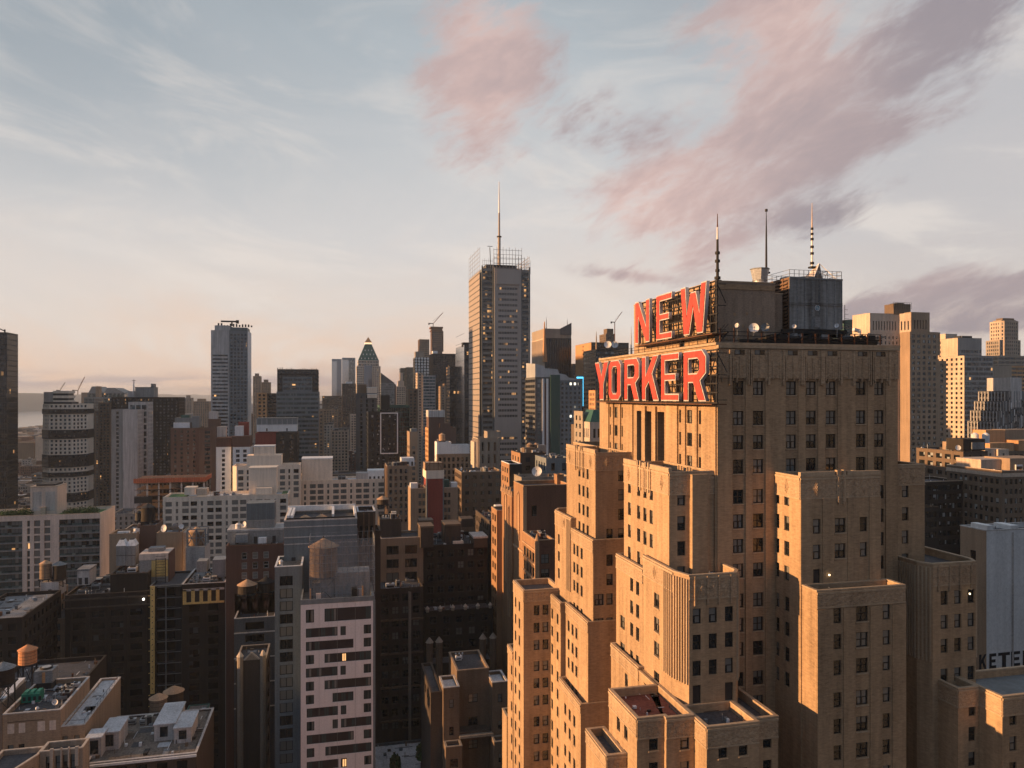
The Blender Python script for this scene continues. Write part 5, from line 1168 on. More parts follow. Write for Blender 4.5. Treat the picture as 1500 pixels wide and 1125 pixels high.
# grid block with sloping metal roofs and white fins
def gridhotel():
    Y = 480; b = Bld('teal_grid_block', 'teal and charcoal gridded hotel block under pale sloping metal roofs, right of the tall skyscraper', PX(820, Y), Y+14)
    a, c, d_, e = PX(784, Y), PX(806, Y), PX(819.5, Y), PX(852.5, Y); z1 = PZ(557, d_, Y); z2 = PZ(549, c, Y)
    s = st(3.05, 1.5, 1.7, 3.1, mode='sheet', glass='spark', m=.5, rec=.4, zlow=60); G['spark'] = glass_sheet('dark glass with white lamps', [(0, (.01, .013, .015)), (.75, (.03, .04, .045)), (.9, (.10, .13, .13))], (3.0, 3.1), lit=.07, litcol=(1.0, .9, .7), litstr=1.2)
    b.blk(d_+.05, e, Y, Y+26, 0, z1, G['slate'], S=s, par=0); b.blk(c, d_, Y-1.2, Y+26, 0, z2, G['greenpanel'], S=None, W=None, par=0); b.blk(a, c-.05, Y, Y+26, 0, z1+2, G['greyd'], S=st(3.6, 2.3, 2.2, 3.1, mode='sheet', glass='sheetpale', m=.4, zlow=60), W=S_rib, par=0)
    m = MB(); m.box(PX(794, Y), Y-.5, 60, PX(797, Y), Y-.02, z1+1, G['white']); m.box(PX(800, Y), Y-.5, 60, PX(803, Y), Y-.02, z1+1, G['white']); m.box(PX(797.2, Y), Y-.2, 60, PX(799.8, Y), Y-.02, z1-2, G['brickd']); b.part('white_fin', m)
    m = MB(); P_ = lambda px, py, y: (PX(px, y), y, PZ(py, PX(px, y), y))
    mt = G['galv']
    def slope(pts, lo):
        top0 = [P_(px, py, Y-.3) for px, py in pts]; bk = [(x, y+24, z+1.5) for x, y, z in top0]
        bot = [(x, y, lo) for x, y, z in top0]; botb = [(x, y+24, lo) for x, y, z in top0]
        for i in range(len(pts)-1):
            m.poly([bot[i], bot[i+1], top0[i+1], top0[i]], mt); m.poly([top0[i], top0[i+1], bk[i+1], bk[i]], mt); m.poly([botb[i+1], botb[i], bk[i], bk[i+1]], mt)
        m.poly([bot[0], top0[0], bk[0], botb[0]], mt); m.poly([top0[-1], bot[-1], botb[-1], bk[-1]], mt)
    slope([(784, 533), (797, 536), (799, 541), (806, 542)], z1+2.02); slope([(806, 540), (817, 541), (819.4, 548)], z2+.02); slope([(819.6, 547), (829, 549), (833, 553), (852.5, 556.3)], z1+.02)
    b.part('sloping_metal_roof', m); b.done(); FOOT.append((a, e, Y, Y+26, z1))
gridhotel()
b = T('dark_led_office', 'black office block with a glowing blue light frame on its front corner', 600, 850, 884, 555, 30, G['black'], dc(S_cur, glass='sheetdark'), done=False)
led = plain('blue light tube', (.10, .62, 1.0), .4, emit=1.3); m = MB(); Y = 598.8; X0, X1 = PX(845, Y), PX(855.8, Y); z0, z1 = PZ(595, X0, Y), PZ(552, X0, Y)
m.box(X0, Y, z1-1.3, X1, Y+.5, z1, led); m.box(X1-1.0, Y, z0, X1, Y+.5, z1-1.31, led); b.part('light_frame', m); box_on(b, 'machine_penthouse', 846, 862, 549, 556, 606, 8, 'brickt'); b.done()
# brown block with dishes behind the sign
b = T('brown_office', 'flat-topped brown office block behind the left end of the lower sign line', 650, 866, 921, 501.5, 46, G['brickb'], dc(S_off, fh=4), side=dc(S_off, wall=G['orange'], bay=40), done=False); b.done()  # west side of the brown block coloured orange to look sunlit
b = T('brown_office', 'dark banded block with floodlit rim in front of the flat-topped brown office', 560, 872.5, 906, 512, 30, G['black'], dc(S_rib, glass='sheetlit'), side=dc(S_rib, wall=G['brickt']), done=False); b.done()
b = T('unfinished_tower', 'brown cylindrical tower top under scaffolding peeking over the brown office block', 900, 887.5, 900, 489, 24, G['brickbb'], dc(S_res), done=False); box_on(b, 'upper_ring', 889, 898.5, 481.5, 489, 903, 12, 'brickbb'); b.done()
crane('orange tower crane above the brown office block behind the sign', 900.5, 505, 472, 880, 16, 55, 'rust'); antenna('thin tapering spire left of the brown office block crane', 873.5, 513, 485, 640, .8, [G['brickt'], G['stoneb']]); antenna('slim grey spire just left of the letter N of the upper sign', 924.5, 520, 478, 660, .7, [G['greyl']])
dish(890.2, 505, 648, 3.4, 'left of two white dishes on the brown office block behind the sign'); dish(900.5, 505, 648, 3.2, 'right of two white dishes on the brown office block behind the sign')
b = T('brown_setback', 'small golden brown setback tower between the light frame and the sign', 430, 872, 882, 572, 12, G['orange'], S_res); b = T('small_brown_block', 'small brown block with a hat-like roof right of the pointed-crown tower', 800, 838, 852, 533, 20, G['brickb'], S_res)
def mansard():
    Y = 250; b = T('mansard_building', 'pale ornate stone block with tall round-headed windows and green mansard roof, left of the hotel', Y, 864, 884, 619, 12, G['stone'], st(1.9, .9, 3.2, 4.6, mode='sheet', glass='sheetdark', top=2.2), side=st(1.9, .9, 3.2, 4.6, mode='sheet', glass='sheetdark', top=2.2), done=False, cop=G['stone'])
    m = MB(); z = b.z1+.2; m.prism(boxp(b.x0+.2, b.x1-.2, b.y0+.2, b.y1-.2), z, z+4.2, G['teal'], top=boxp(b.x0+2.2, b.x1-.8, b.y0+2.2, b.y1-2)); b.part('mansard_roof', m); b.blk(PX(853.5, 256), b.x0-.05, 256, 266, 0, PZ(603, b.x0, 256), G['stoneb'], S=dc(S_res, zlow=90), W=dc(S_res, zlow=90)); b.done()
mansard()
# ================================================================== right-hand skyline
b = T('green_glass_tower', 'dark green glass tower top with a curved roof between cooling tower and art deco tower', 520, 1236, 1285, 474, 30, G['greenpanel'], dc(S_cur, glass='sheetdark'), done=False, par=0)
m = MB(); Y = 519.8; n = 10; prv = None
for i in range(n+1):
    f = i/n; x = b.x0+(b.x1-b.x0)*f; z = b.z1+4.5*math.sin(math.pi*min(1, f*.5+.32))-1
    if prv: m.poly([(prv[0], Y, b.z1), (x, Y, b.z1), (x, Y, z), (prv[0], Y, prv[1])], G['greenpanel']); m.poly([(prv[0], Y, prv[1]), (x, Y, z), (x, Y+28, z), (prv[0], Y+28, prv[1])], G['teal'])
    prv = (x, z)
b.part('curved_roof', m); b.done()
def deco():
    Y = 390; b = Bld('art_deco_tower', 'tall sunlit brick art deco tower with a rounded stepped crown, right of the hotel', PX(1340, Y), Y+16)
    s = st(3.5, 2.1, 1.9, 3.3, mode='sheet', glass='sheetrow', rec=.3, zlow=60, m=.6); X0, X1 = PX(1333, Y), PX(1374, Y); X2 = PX(1387, Y); z1 = PZ(486, X0, Y); y1 = PY(1317, X0)
    b.blk(X0, X1, Y, y1, 0, z1, G['brickt'], S=s, W=st(30, 1.2, 1.9, 3.3, mode='sheet', glass='sheet', m=14, zlow=60), par=.6); b.blk(X1+.05, X2, Y+.5, Y+14, 0, PZ(529, X2, Y), G['brickt'], S=s, par=.5)
    b.blk(PX(1355, Y+1), X1+2.5, Y+1, Y+14, z1-14, PZ(487, X1, Y), G['brickt'], S=s, par=.4)
    Yb = y1-.5; b.blk(PX(1271, Yb), X0-.1, Yb, Yb+16, 0, PZ(489, X0, Yb), G['tan'], S=dc(s, bay=2.6, ww=1.0), W=dc(s, bay=2.6, ww=1.0), par=.5)
    xa, xb = PX(1281, Y+4), PX(1363, Y+4); zt = PZ(456, xa, Y+4); sv = st(2.0, .8, 5.6, 60, mode='sheet', glass='sheetdark', m=1.6, rec=.5, top=4.6, zlow=100)
    b.pblk([(PX(1333, Y+4), Y+3), (xb-1.5, Y+3), (xb, Y+5), (xb, Y+18), (PX(1333, Y+4), Y+18)], z1-2, zt, G['brickt'], {0: sv}, par=.5, cop=G['tan'])
    b.pblk([(xa+1, Y+9.2), (PX(1333, Y+4)-3.5, Y+9.2), (PX(1333, Y+4)-.1, Y+3.2), (PX(1333, Y+4)-.1, Y+24), (xa, Y+24), (xa, Y+11)], z1-2, zt-.6, G['tan'], {0: sv, 1: dict(sv, m=.5)}, par=.5, cop=G['tan'])
    b.blk(PX(1309, Y+9), PX(1334, Y+9), Y+9, Y+17, zt-1, PZ(444, xa, Y+9), G['brickbb'], par=.4, W=None); m = MB(); x0, x1 = PX(1308, Y+9), PX(1335, Y+9); z = PZ(444, xa, Y+9)
    for i in range(9): xx = x0+(x1-x0)*i/8; m.bar((xx, Y+8.8, z-3), (xx, Y+8.8, z+1.0), .12, G['steel'])
    m.bar((x0, Y+8.8, z+1), (x1, Y+8.8, z+1), .15, G['steel']); m.box(PX(1315, Y+9), Y+10, z, PX(1326, Y+9), Y+16, z+.9, G['steel']); b.part('crown_railing', m); b.done(); FOOT.append((xa, X2, Y, y1+16, z1))
deco()
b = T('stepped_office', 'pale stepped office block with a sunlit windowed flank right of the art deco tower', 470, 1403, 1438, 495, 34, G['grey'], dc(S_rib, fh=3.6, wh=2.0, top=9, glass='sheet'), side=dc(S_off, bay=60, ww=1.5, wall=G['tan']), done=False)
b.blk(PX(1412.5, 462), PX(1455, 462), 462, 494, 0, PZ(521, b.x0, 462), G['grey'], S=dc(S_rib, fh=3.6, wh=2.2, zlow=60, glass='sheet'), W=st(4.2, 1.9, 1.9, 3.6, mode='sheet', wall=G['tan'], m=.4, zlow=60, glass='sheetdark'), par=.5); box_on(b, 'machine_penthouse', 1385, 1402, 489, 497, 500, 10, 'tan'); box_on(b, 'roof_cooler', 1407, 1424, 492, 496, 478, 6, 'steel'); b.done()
def farDeco():
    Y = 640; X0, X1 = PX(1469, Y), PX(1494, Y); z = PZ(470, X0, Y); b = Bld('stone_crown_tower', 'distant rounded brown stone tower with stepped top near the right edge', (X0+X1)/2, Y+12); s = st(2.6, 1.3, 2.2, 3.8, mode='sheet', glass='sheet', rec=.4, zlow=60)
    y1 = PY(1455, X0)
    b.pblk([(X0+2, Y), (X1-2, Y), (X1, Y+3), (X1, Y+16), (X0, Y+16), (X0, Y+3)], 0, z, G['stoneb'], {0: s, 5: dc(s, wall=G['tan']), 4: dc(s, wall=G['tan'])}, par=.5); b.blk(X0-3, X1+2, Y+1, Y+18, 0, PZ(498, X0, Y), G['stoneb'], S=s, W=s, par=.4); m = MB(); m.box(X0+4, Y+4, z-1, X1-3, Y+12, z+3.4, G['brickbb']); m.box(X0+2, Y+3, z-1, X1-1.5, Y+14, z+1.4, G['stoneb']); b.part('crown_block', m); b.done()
farDeco()
T('long_tan_block', 'long low tan office block below the rounded stone tower at the right edge', 560, 1462, 1530, 521, 30, G['stoneb'], S_rib, par=.6); T('grey_block', 'plain grey stone block behind the striped modern tower at the right edge', 520, 1455, 1482, 536, 20, G['stoneb'], dc(S_res, top=20, bay=12)); T('orange_rim_block', 'orange-brown block above the striped tower at the far right edge', 540, 1481, 1530, 536, 20, G['orange'], S_rib)
def striped():
    Y = 400; b = Bld('striped_tower', 'modern tower with staggered vertical black and white stripes at the right edge', PX(1485, Y), Y+12); xs = [(1458, 618), (1462, 602), (1468, 588), (1474, 573), (1540, 575)]
    for i in range(4): x0, x1 = PX(xs[i][0], Y), PX(xs[i+1][0], Y)-.02; b.blk(x0, x1, Y+i*.02, Y+22, 0, PZ(xs[i][1], x0, Y), G['greyd'], S=dc(S_pier, zlow=70), W=dc(S_pier, zlow=70, pmat=G['greyl']), par=.4)
    m = MB(); r = random.Random(9); x = PX(1458.5, Y)
    while x < PX(1535, Y):
        px = proj(x, Y, 100)[0]; top = [y for p_, y in xs[:4] if p_ <= px][-1:] or [618]; z = PZ(top[0], x, Y)
        while z > 70:
            h = r.uniform(3, 9); m.box(x, Y-.35, z-h, x+.55, Y-.08, z, G[r.choice(['greyl', 'white', 'grey', 'slate'])]); z -= h+r.uniform(.5, 6)
        x += 1.3
    m.box(PX(1480, Y), Y-.3, PZ(573, 0, Y)-10, PX(1496, Y), Y+18, PZ(553, PX(1480, Y), Y), G['greyl']); b.part('stripe_fin', m); b.done()
striped()
# right-hand middle distance
b = T('brick_loft', 'dark brick loft with pale corner and rooftop sheds, right of the hotel', 262, 1411, 1447, 662, 26, G['brickb'], dc(S_off, bay=5, ww=1.4), side=dc(S_off, bay=5, ww=3.2, wall=G['brickbb'], glass='sheetrow'), done=False, yb=800)
box_on(b, 'roof_shed', 1411, 1443, 643, 660, 264, 9, 'brickblk'); box_on(b, 'roof_shed', 1402, 1424, 648, 660, 270, 8, 'brickt'); box_on(b, 'roof_shed', 1424, 1442, 648, 658, 263.5, 5, 'galv2'); b.junk(b.x0, b.x1, b.y0, b.y1, b.z1-.9, 5); b.done()
dish(1403, 656, 258, 1.1, 'small dish on the dark brick loft right of the hotel')
b = T('arched_loft', 'grey-brown brick loft with pale cornice, arched top windows and bright window shades', 232, 1467.5, 1530, 690, 26, G['brickbb'], dc(S_off, bay=2.3, ww=1.3, glass='sheetrow', top=3.2), side=dc(S_off, bay=2.4, ww=1.5, glass='sheetrow', top=3.2), done=False, yb=800, cop=G['tan'])
m = MB(); m.box(b.x0-.25, b.y0-.3, b.z1-2.3, b.x1, b.y0-.01, b.z1-.9, G['tan']); m.box(b.x0-.3, b.y0-.3, b.z1-2.3, b.x0-.01, b.y1, b.z1-.9, G['tan']); b.part('cornice', m)
box_on(b, 'attic_storey', 1437, 1479, 673, 688, 244, 12, 'tan', rim='tan'); box_on(b, 'attic_storey', 1479.5, 1530, 671, 690, 240, 12, 'brickt'); b.junk(b.x0+8, b.x1, b.y0+6, b.y1, b.z1-.9, 3); b.done()
b = T('sunlit_loft', 'low loft with orange sunlit rooftop boxes at the right edge behind the arched loft', 300, 1444, 1540, 662, 24, G['brickbb'], dc(S_off), done=False, yb=760)
for a, c, yt, yb_, YY, mm in ((1444, 1472, 630, 660, 312, 'orange'), (1472.3, 1540, 629, 660, 318, 'brickt'), (1450, 1485, 649, 663, 303, 'orange'), (1443, 1458, 657, 671, 295, 'tan'), (1462, 1478, 658, 671, 294, 'tan'), (1492, 1540, 645, 660, 305, 'orange')): box_on(b, 'rooftop_box', a, c, yt, yb_, YY, 8, mm, doors=1)  # orange coats make these boxes look sunlit
for px in (1428, 1444):
    x = PX(px, 290); z = PZ(649, x, 290); m = MB(); m.cyl(x, 290, z, z+4.0, 1.5, 1.6, 16, G['whitem']); m.cyl(x, 290, z+4.0, z+4.8, 1.6, .5, 16, G['whitem']); b.part('white_vent_drum', m)
b.done()
T('low_dark_block', 'low dark brick row with tiny bright windows beside the hotel shoulder', 225, 1352, 1376, 744, 20, G['brickblk'], dc(S_off, glass='sheetrow', bay=2.4), yb=800); T('low_dark_block', 'second low dark block below the art deco tower, pale parapet', 250, 1355, 1412, 706, 16, G['brickblk'], dc(S_off, glass='sheetrow', bay=2.4), cop=G['tan'], yb=800)
# white painted wall building with lettering
def white_wall():
    Y = 125; b = T('white_wall_building', 'building with a blank white side wall carrying large black lettering, right of the hotel', Y, 1445, 1560, 778, 6.5, G['white'], None, side=st(40, 1.4, 3.4, 60, mode='sheet', glass='sheetdark', m=.6, top=4.5, wall=G['brickt'], zlow=95), done=False, cop=G['greyl'])
    m = MB(); m.box(b.x0+6.2, Y-.12, 0, b.x0+6.6, Y-.0, b.z1-.5, G['greyl'])
    for a, c, h in ((1446, 1455, 5), (1480, 1492, 5)): m.box(PX(a, Y), Y, b.z1, PX(c, Y), Y+4, PZ(770, PX(a, Y), Y), G['white'])
    b.part('wall_pier', m); b.done()
    z1, z0 = PZ(957, b.x0, Y), PZ(980, b.x0, Y)
    ink = plain('black wall lettering paint', (.012, .013, .018), .7); redk = plain('faded red wall lettering paint', (.20, .03, .035), .7)
    root = thing('wall_lettering', 'black painted letters KETEL on the white wall with red letters below', 'lettering', ((PX(1470, Y)), Y-.1, z0))
    def put(poly, px0, px1, za, zb, mat, name):
        xa, xb = PX(px0, Y), PX(px1, Y); me = plate(ccw([(p[0]*(xb-xa), p[1]*(zb-za)) for p in poly]), [], .03)
        me.transform(__import__('mathutils').Matrix(((1, 0, 0, xa-root.location[0]), (0, 0, -1, 0.06), (0, 1, 0, za-root.location[2]), (0, 0, 0, 1)))); me.materials.append(mat); o = bpy.data.objects.new('letter', me); COL.objects.link(o); o.parent = root; o['label'] = name
    Ep = [(0,0),(1,0),(1,.2),(.34,.2),(.34,.4),(.9,.4),(.9,.6),(.34,.6),(.34,.8),(1,.8),(1,1),(0,1)]; Kp = [(0,0),(.3,0),(.3,.35),(.42,.45),(.7,0),(1,0),(.62,.62),(1,1),(.68,1),(.3,.62),(.3,1),(0,1)]
    Tp = [(.33,0),(.67,0),(.67,.8),(1,.8),(1,1),(0,1),(0,.8),(.33,.8)]; Lp = [(0,0),(1,0),(1,.2),(.34,.2),(.34,1),(0,1)]
    h = PZ(957, b.x0, Y)-PZ(979, b.x0, Y)
    for k, (pp, a, c, n) in enumerate(((Kp, 1434, 1445, 'K'), (Ep, 1449, 1459, 'E'), (Tp, 1462, 1479, 'T'), (Ep, 1481, 1494, 'E'), (Lp, 1498, 1510, 'L'))): put(pp, a, c, z0, z0+h, ink, 'black letter '+n)
    Ip = [(0,0),(1,0),(1,1),(0,1)]
    for a, c, n in ((1477, 1480, 'I'), (1485, 1489, 'I')): put(Ip, a, c, z0-h*1.3, z0-h*.3, redk, 'dark red stroke')
    put(Ep, 1497, 1508, z0-h*1.3, z0-h*.3, redk, 'dark red letter E'); FOOT.append((b.x0, b.x1, Y, Y+26, b.z1))
white_wall()

T('rear_loft', 'added unseen brown block behind the hotel, shading the right-hand lofts', 228, 0, 0, 0, 74, G['brickbb'], None, z=118, X=(97, 124))  # added out of sight to keep low sun off the lofts' west faces

T('edge_tower', 'added unseen grey glass tower beyond the left picture edge, shading the left blocks', 600, 0, 0, 0, 230, G['slate'], dc(S_rib), z=265, X=(-560, -470))  # added outside the frame so its shadow covers the left-hand blocks

T('street_side_tower', 'very tall dark glass slab across the street, outside the right picture edge', -60, 0, 0, 0, 95, G['greyd'], None, z=229, X=(128, 250))  # unseen; added to block southern sky and darken the hotel's street fronts
T('street_side_tower', 'brown office block across the street, behind and below the viewpoint', -90, 0, 0, 0, 70, G['brickbb'], None, z=112, X=(-70, 80))  # unseen; added to deepen the gloom low on the south faces
# ================================================================== middle distance, left and centre
def custom(colf, **k):
    """facade whose window columns are listed as fractions (or metres) of its width"""
    sp = st(**k)
    def ops(W, z0, z1, p, u):
        out = []; z = z1-sp.get('top', 1.5)-sp['wh']; zl = max(z0+.3, sp.get('zlow', z0))
        while z > zl:
            for a, c in colf: out.append((a*W, c*W, z, z+sp['wh'], 'rib' if sp.get('wide') and c-a > .1 else sp.get('style', 'rib')))
            z -= sp['fh']
        return out
    d = dict(sp); d['ops'] = ops; return d
def beige():
    Y = 335; x0, x1 = PX(-45, Y), PX(147, Y); z = PZ(752, x1, Y); b = Bld('balcony_apartments', 'wide beige apartment block with glazed balcony strips and a planted roof at the left edge', (x0+x1)/2, Y+9)
    W = 192.0; f = lambda px: (px+45)/W
    cols = [(f(-40), f(31)), (f(38), f(42)), (f(48), f(57)), (f(63), f(72)), (f(85), f(146))]
    zl = zlow_for(x1, Y, 910); s = custom(cols, wh=2.35, fh=3.0, top=2.0, mode='obj', rec=.7, zlow=zl, mix=[('pale', .75), ('mixed', .25), ('lit', .004)])
    y1 = PY(168.5, x1); D = y1-Y
    b.blk(x0, x1, Y, y1, 0, z, G['pinkst'], S=s, E=None, par=1.2, cop=G['tan'], roof=G['roofgreen'])
    m = MB()
    zz = z-2.0
    for k in range(12):
        m = MB()
        z_ = zz-2.36-k*3.0
        for a, c in (cols[0], cols[4]): m.box(x0+a*(x1-x0), Y-.2, z_-.55, x0+c*(x1-x0), Y-.01, z_-.02, G['slate']); m.box(x0+a*(x1-x0)+.2, Y-.15, z_+.02, x0+c*(x1-x0)-.2, Y-.1, z_+.75, G['sheetgreen']); b.part('balcony', m); m = MB()
    X0, X1 = PX(44.5, Y+9), PX(84, Y+9); y2 = PY(97.5, X1); m = MB(); zt = PZ(712, X1, Y+9); m.box(X0, Y+9, z-1.2, X1, y2, zt, G['pinkst']); m.box(X0-.15, Y+8.8, zt-.35, X1+.15, y2+.1, zt+.1, G['tan'])
    for a, c in ((X0+.8, (X0+X1)/2-.8), ((X0+X1)/2+.6, X1-.8)): m.box(a, Y+8.93, z+.5, c, Y+9-.01, zt-2.2, G['greyl'])
    m.box(X0+2, Y+9.5, zt+.1, X1-1, y2-1, zt+.8, G['steel']); m.box(X0+4.2, Y+7.6, z-1, X1-4, Y+8.9, z+2.2, G['tan']); b.part('lift_house', m); b.done(); FOOT.append((x0, x1, Y, y1, z))
    return b
bb = beige()
def foliage(x, y, z, rx, ry, h, n, label, cat='plant', name='roof_shrub', trunk=False, grp=None):
    t = thing(name, label, cat, (x, y, z), grp); m = MB(); r = random.Random(label); lf = G['leaf']
    for i in range(n):
        a, q, w = r.random()*6.28, math.sqrt(r.random()), r.uniform(.12, .3)*(1 if not trunk else 1.8); cx, cy, cz = x+rx*q*math.cos(a), y+ry*q*math.sin(a), z+(h*.35 if trunk else 0)+h*(.65 if trunk else 1)*r.random()*(1-.5*q)
        d = Vector((r.uniform(-1, 1), r.uniform(-1, 1), r.uniform(-.2, 1))).normalized(); e = d.cross(Vector((0, .3, 1))).normalized(); g_ = e.cross(d)
        m.poly([(cx+e.x*w*s+g_.x*w*q2, cy+e.y*w*s+g_.y*w*q2, cz+e.z*w*s+g_.z*w*q2) for s, q2 in ((-1, -1), (1, -.6), (.8, 1), (-.7, .8))], lf[r.randrange(2)])
    m.build('foliage', t); m = MB()
    if trunk:
        m.cyl(x, y, z, z+h*.6, .16, .08, 8, G['brickd'])
        for k in range(6): a = k*1.05; m.bar((x, y, z+h*(.3+.05*k)), (x+rx*.6*math.cos(a), y+ry*.6*math.sin(a), z+h*(.6+.05*k)), .08, G['brickd'])
        m.build('trunk', t)
    else: m.box(x-rx*.8, y-ry*.6, z-.3, x+rx*.8, y+ry*.6, z+.25, G['brickd']); m.build('planter', t)
G['leaf'] = [wall('dark leaf', (.03, .055, .022), bump=0), wall('light leaf', (.06, .10, .035), bump=0)]
for i, (px, dx, l) in enumerate(((8, 4, 'low bushes at the far left end of the beige block roof'), (24, 4, 'taller bushes left of the beige block lift house'), (37, 3, 'tangled shrubs touching the beige block lift house'), (104, 3, 'dark shrubs just right of the beige block lift house'), (118, 4, 'big spreading shrub in the middle of the right roof terrace'), (134, 3, 'small shrub near the right end of the beige block roof'))):
    foliage(PX(px, 343), 343, bb.b[5]-1.0, dx, 3, 2.6+(i % 3)*.5, 420, l, grp='roof garden shrubs on the beige block')
# cream stepped apartments
G['creamglass'] = G['sheetgreen']
def cream():
    pat = []
    def cols(n, wide=.62, nar=.2, k=3):
        out = []; u = .012
        for i in range(n):
            w = (1-.02)/n; 
            if i % k == 1: out.append((u+w*.36, u+w*.62))
            else: out.append((u+w*.12, u+w*.88))
            u += w
        return out
    Y = 345; x0, x1 = PX(238.5, Y), PX(422, Y); z = PZ(724, x1, Y); y1 = Y+16
    b = Bld('cream_apartments', 'long cream apartment block with green roof corners and a tall blank lift house', (x0+x1)/2, Y+8); s = custom(cols(15), wh=1.9, fh=3.0, top=1.9, mode='obj', rec=.4, zlow=zlow_for(x1, Y, 860), frame='frame', mix=[('pale', .7), ('mixed', .3)])
    b.blk(x0, x1, Y, y1, 0, z, G['cream'], S=s, E=st(3.6, 2.6, 1.9, 3.0, mode='sheet', glass='sheetgreen', zlow=60, top=1.9), par=1.0, cop=G['cream'], roof=G['roofwhite'])
    m = MB(); m.box(x0+1, Y+1, z-.98, PX(268, Y), y1-1, z-.4, G['roofgreen']); m.box(PX(412, Y+2), Y+1, z-.98, x1-1, y1-1, z-.4, G['roofgreen']); b.part('roof_garden', m)
    box_on(b, 'lift_house', 364.5, 405, 685, 724, Y+7, 10, 'cream', rim='cream'); box_on(b, 'lift_house', 270, 287, 714, 725, Y+6, 6, 'cream'); box_on(b, 'lift_house', 288, 303, 716, 726, Y+5, 6, 'tan'); box_on(b, 'roof_store', 375, 398, 715, 724, Y+3, 3, 'cream'); b.junk(PX(300, Y), PX(355, Y), Y+3, y1-2, z-.9, 6, .8)
    b.done(); FOOT.append((x0, x1, Y, y1, z))
    Y = 400; x0, x1 = PX(428, Y), PX(565, Y); z = PZ(705, x0, Y); b = Bld('cream_apartments', 'rear right cream apartment wing with a big blank square tower, narrow windows between wide ones', (x0+x1)/2, Y+9)
    s = custom(cols(12), wh=2.0, fh=3.05, top=1.8, mode='obj', rec=.4, zlow=zlow_for(x1, Y, 780), mix=[('pale', .7), ('mixed', .3)])
    b.blk(x0, x1, Y, Y+18, 0, z, G['cream'], S=s, W=None, par=1.0, cop=G['cream'], roof=G['roofwhite']); box_on(b, 'lift_house', 442, 487, 671.5, 706, Y+3, 14, 'cream', rim='white'); box_on(b, 'lift_house', 418, 441, 696, 704, Y+4, 8, 'cream'); box_on(b, 'lift_house', 539, 564, 689, 704, Y+5, 10, 'white', doors=4); box_on(b, 'lift_house', 522, 539, 693, 704, Y+4, 8, 'greyl'); b.junk(PX(490, Y), PX(520, Y), Y+2, Y+16, z-.9, 5); b.done(); FOOT.append((x0, x1, Y, Y+18, z))
    Y = 385; x0, x1 = PX(340, Y), PX(439.5, Y); z = PZ(681.5, x1, Y); b = Bld('cream_apartments', 'rear left cream apartment wing with rounded glass corner and topmost stepped lift house', (x0+x1)/2, Y+9)
    b.pblk([(x0+2, Y), (x1, Y), (x1, Y+14), (x0, Y+14), (x0, Y+2)], 0, z, G['cream'], {0: custom(cols(9), wh=2.0, fh=3.0, top=1.8, mode='obj', rec=.4, zlow=zlow_for(x1, Y, 735), mix=[('pale', .7), ('mixed', .3)])}, par=1.0, cop=G['cream'], roof=G['roofwhite'])
    box_on(b, 'lift_house', 361.5, 412, 667, 682, Y+3, 10, 'cream'); box_on(b, 'lift_house', 371.5, 402, 653, 667, Y+4, 8, 'cream', rim='white'); b.done(); FOOT.append((x0, x1, Y, Y+14, z))
cream()
# building under construction
def frame_bld():
    Y = 450; x0, x1 = PX(196.5, Y), PX(300, Y); z = PZ(699, x1, Y); b = Bld('unfinished_building', 'unfinished open concrete frame building wrapped with orange netting at its top', (x0+x1)/2, Y+12); m = MB()
    nf = 9
    for k in range(nf): m.box(x0, Y, z-3.0-k*3.4, x1, Y+22, z-2.7-k*3.4, G['brickr'])
    b.part('floor_slab', m); m = MB()
    for i in range(7):
        for y in (Y+.2, Y+10, Y+21): xx = x0+.3+(x1-x0-1.2)*i/6; m.box(xx, y, 20, xx+.8, y+.7, z-.4, G['greyl'] if y < Y+1 else G['grey'])
    b.part('column', m); m = MB(); m.box(x0-.3, Y-.3, z-2.4, x1+.3, Y-.1, z, G['netting']); m.box(x1+.1, Y-.3, z-2.4, x1+.3, Y+22, z, G['netting']); m.box(x0, Y, z-.9, x1, Y+22, z-.6, G['rust'])
    for i in range(40): xx = x0+(x1-x0)*i/40; m.box(xx, Y-.36, z-2.6, xx+.12, Y-.3, z+.5, G['rust'])
    b.part('safety_netting', m); m = MB(); r = random.Random(3)
    for i in range(30): k = r.randrange(nf-1); xx = r.uniform(x0, x1-4); m.box(xx, Y+r.uniform(2, 15), z-2.7-3.4*(k+1), xx+r.uniform(1, 4), Y+r.uniform(15, 20), z-3.2-3.4*k-r.uniform(.5, 1.5), r.choice([G['brickb'], G['steel'], G['grey'], G['brickr']]))
    m.box(x0, Y+21.8, 0, x1, Y+22, z-3, G['brickblk']); m.box(PX(197, Y), Y-.8, z-13.5, PX(223, Y), Y-.2, z-10, G['black']); b.part('stored_material', m); b.done(); FOOT.append((x0, x1, Y, Y+22, z))
frame_bld()
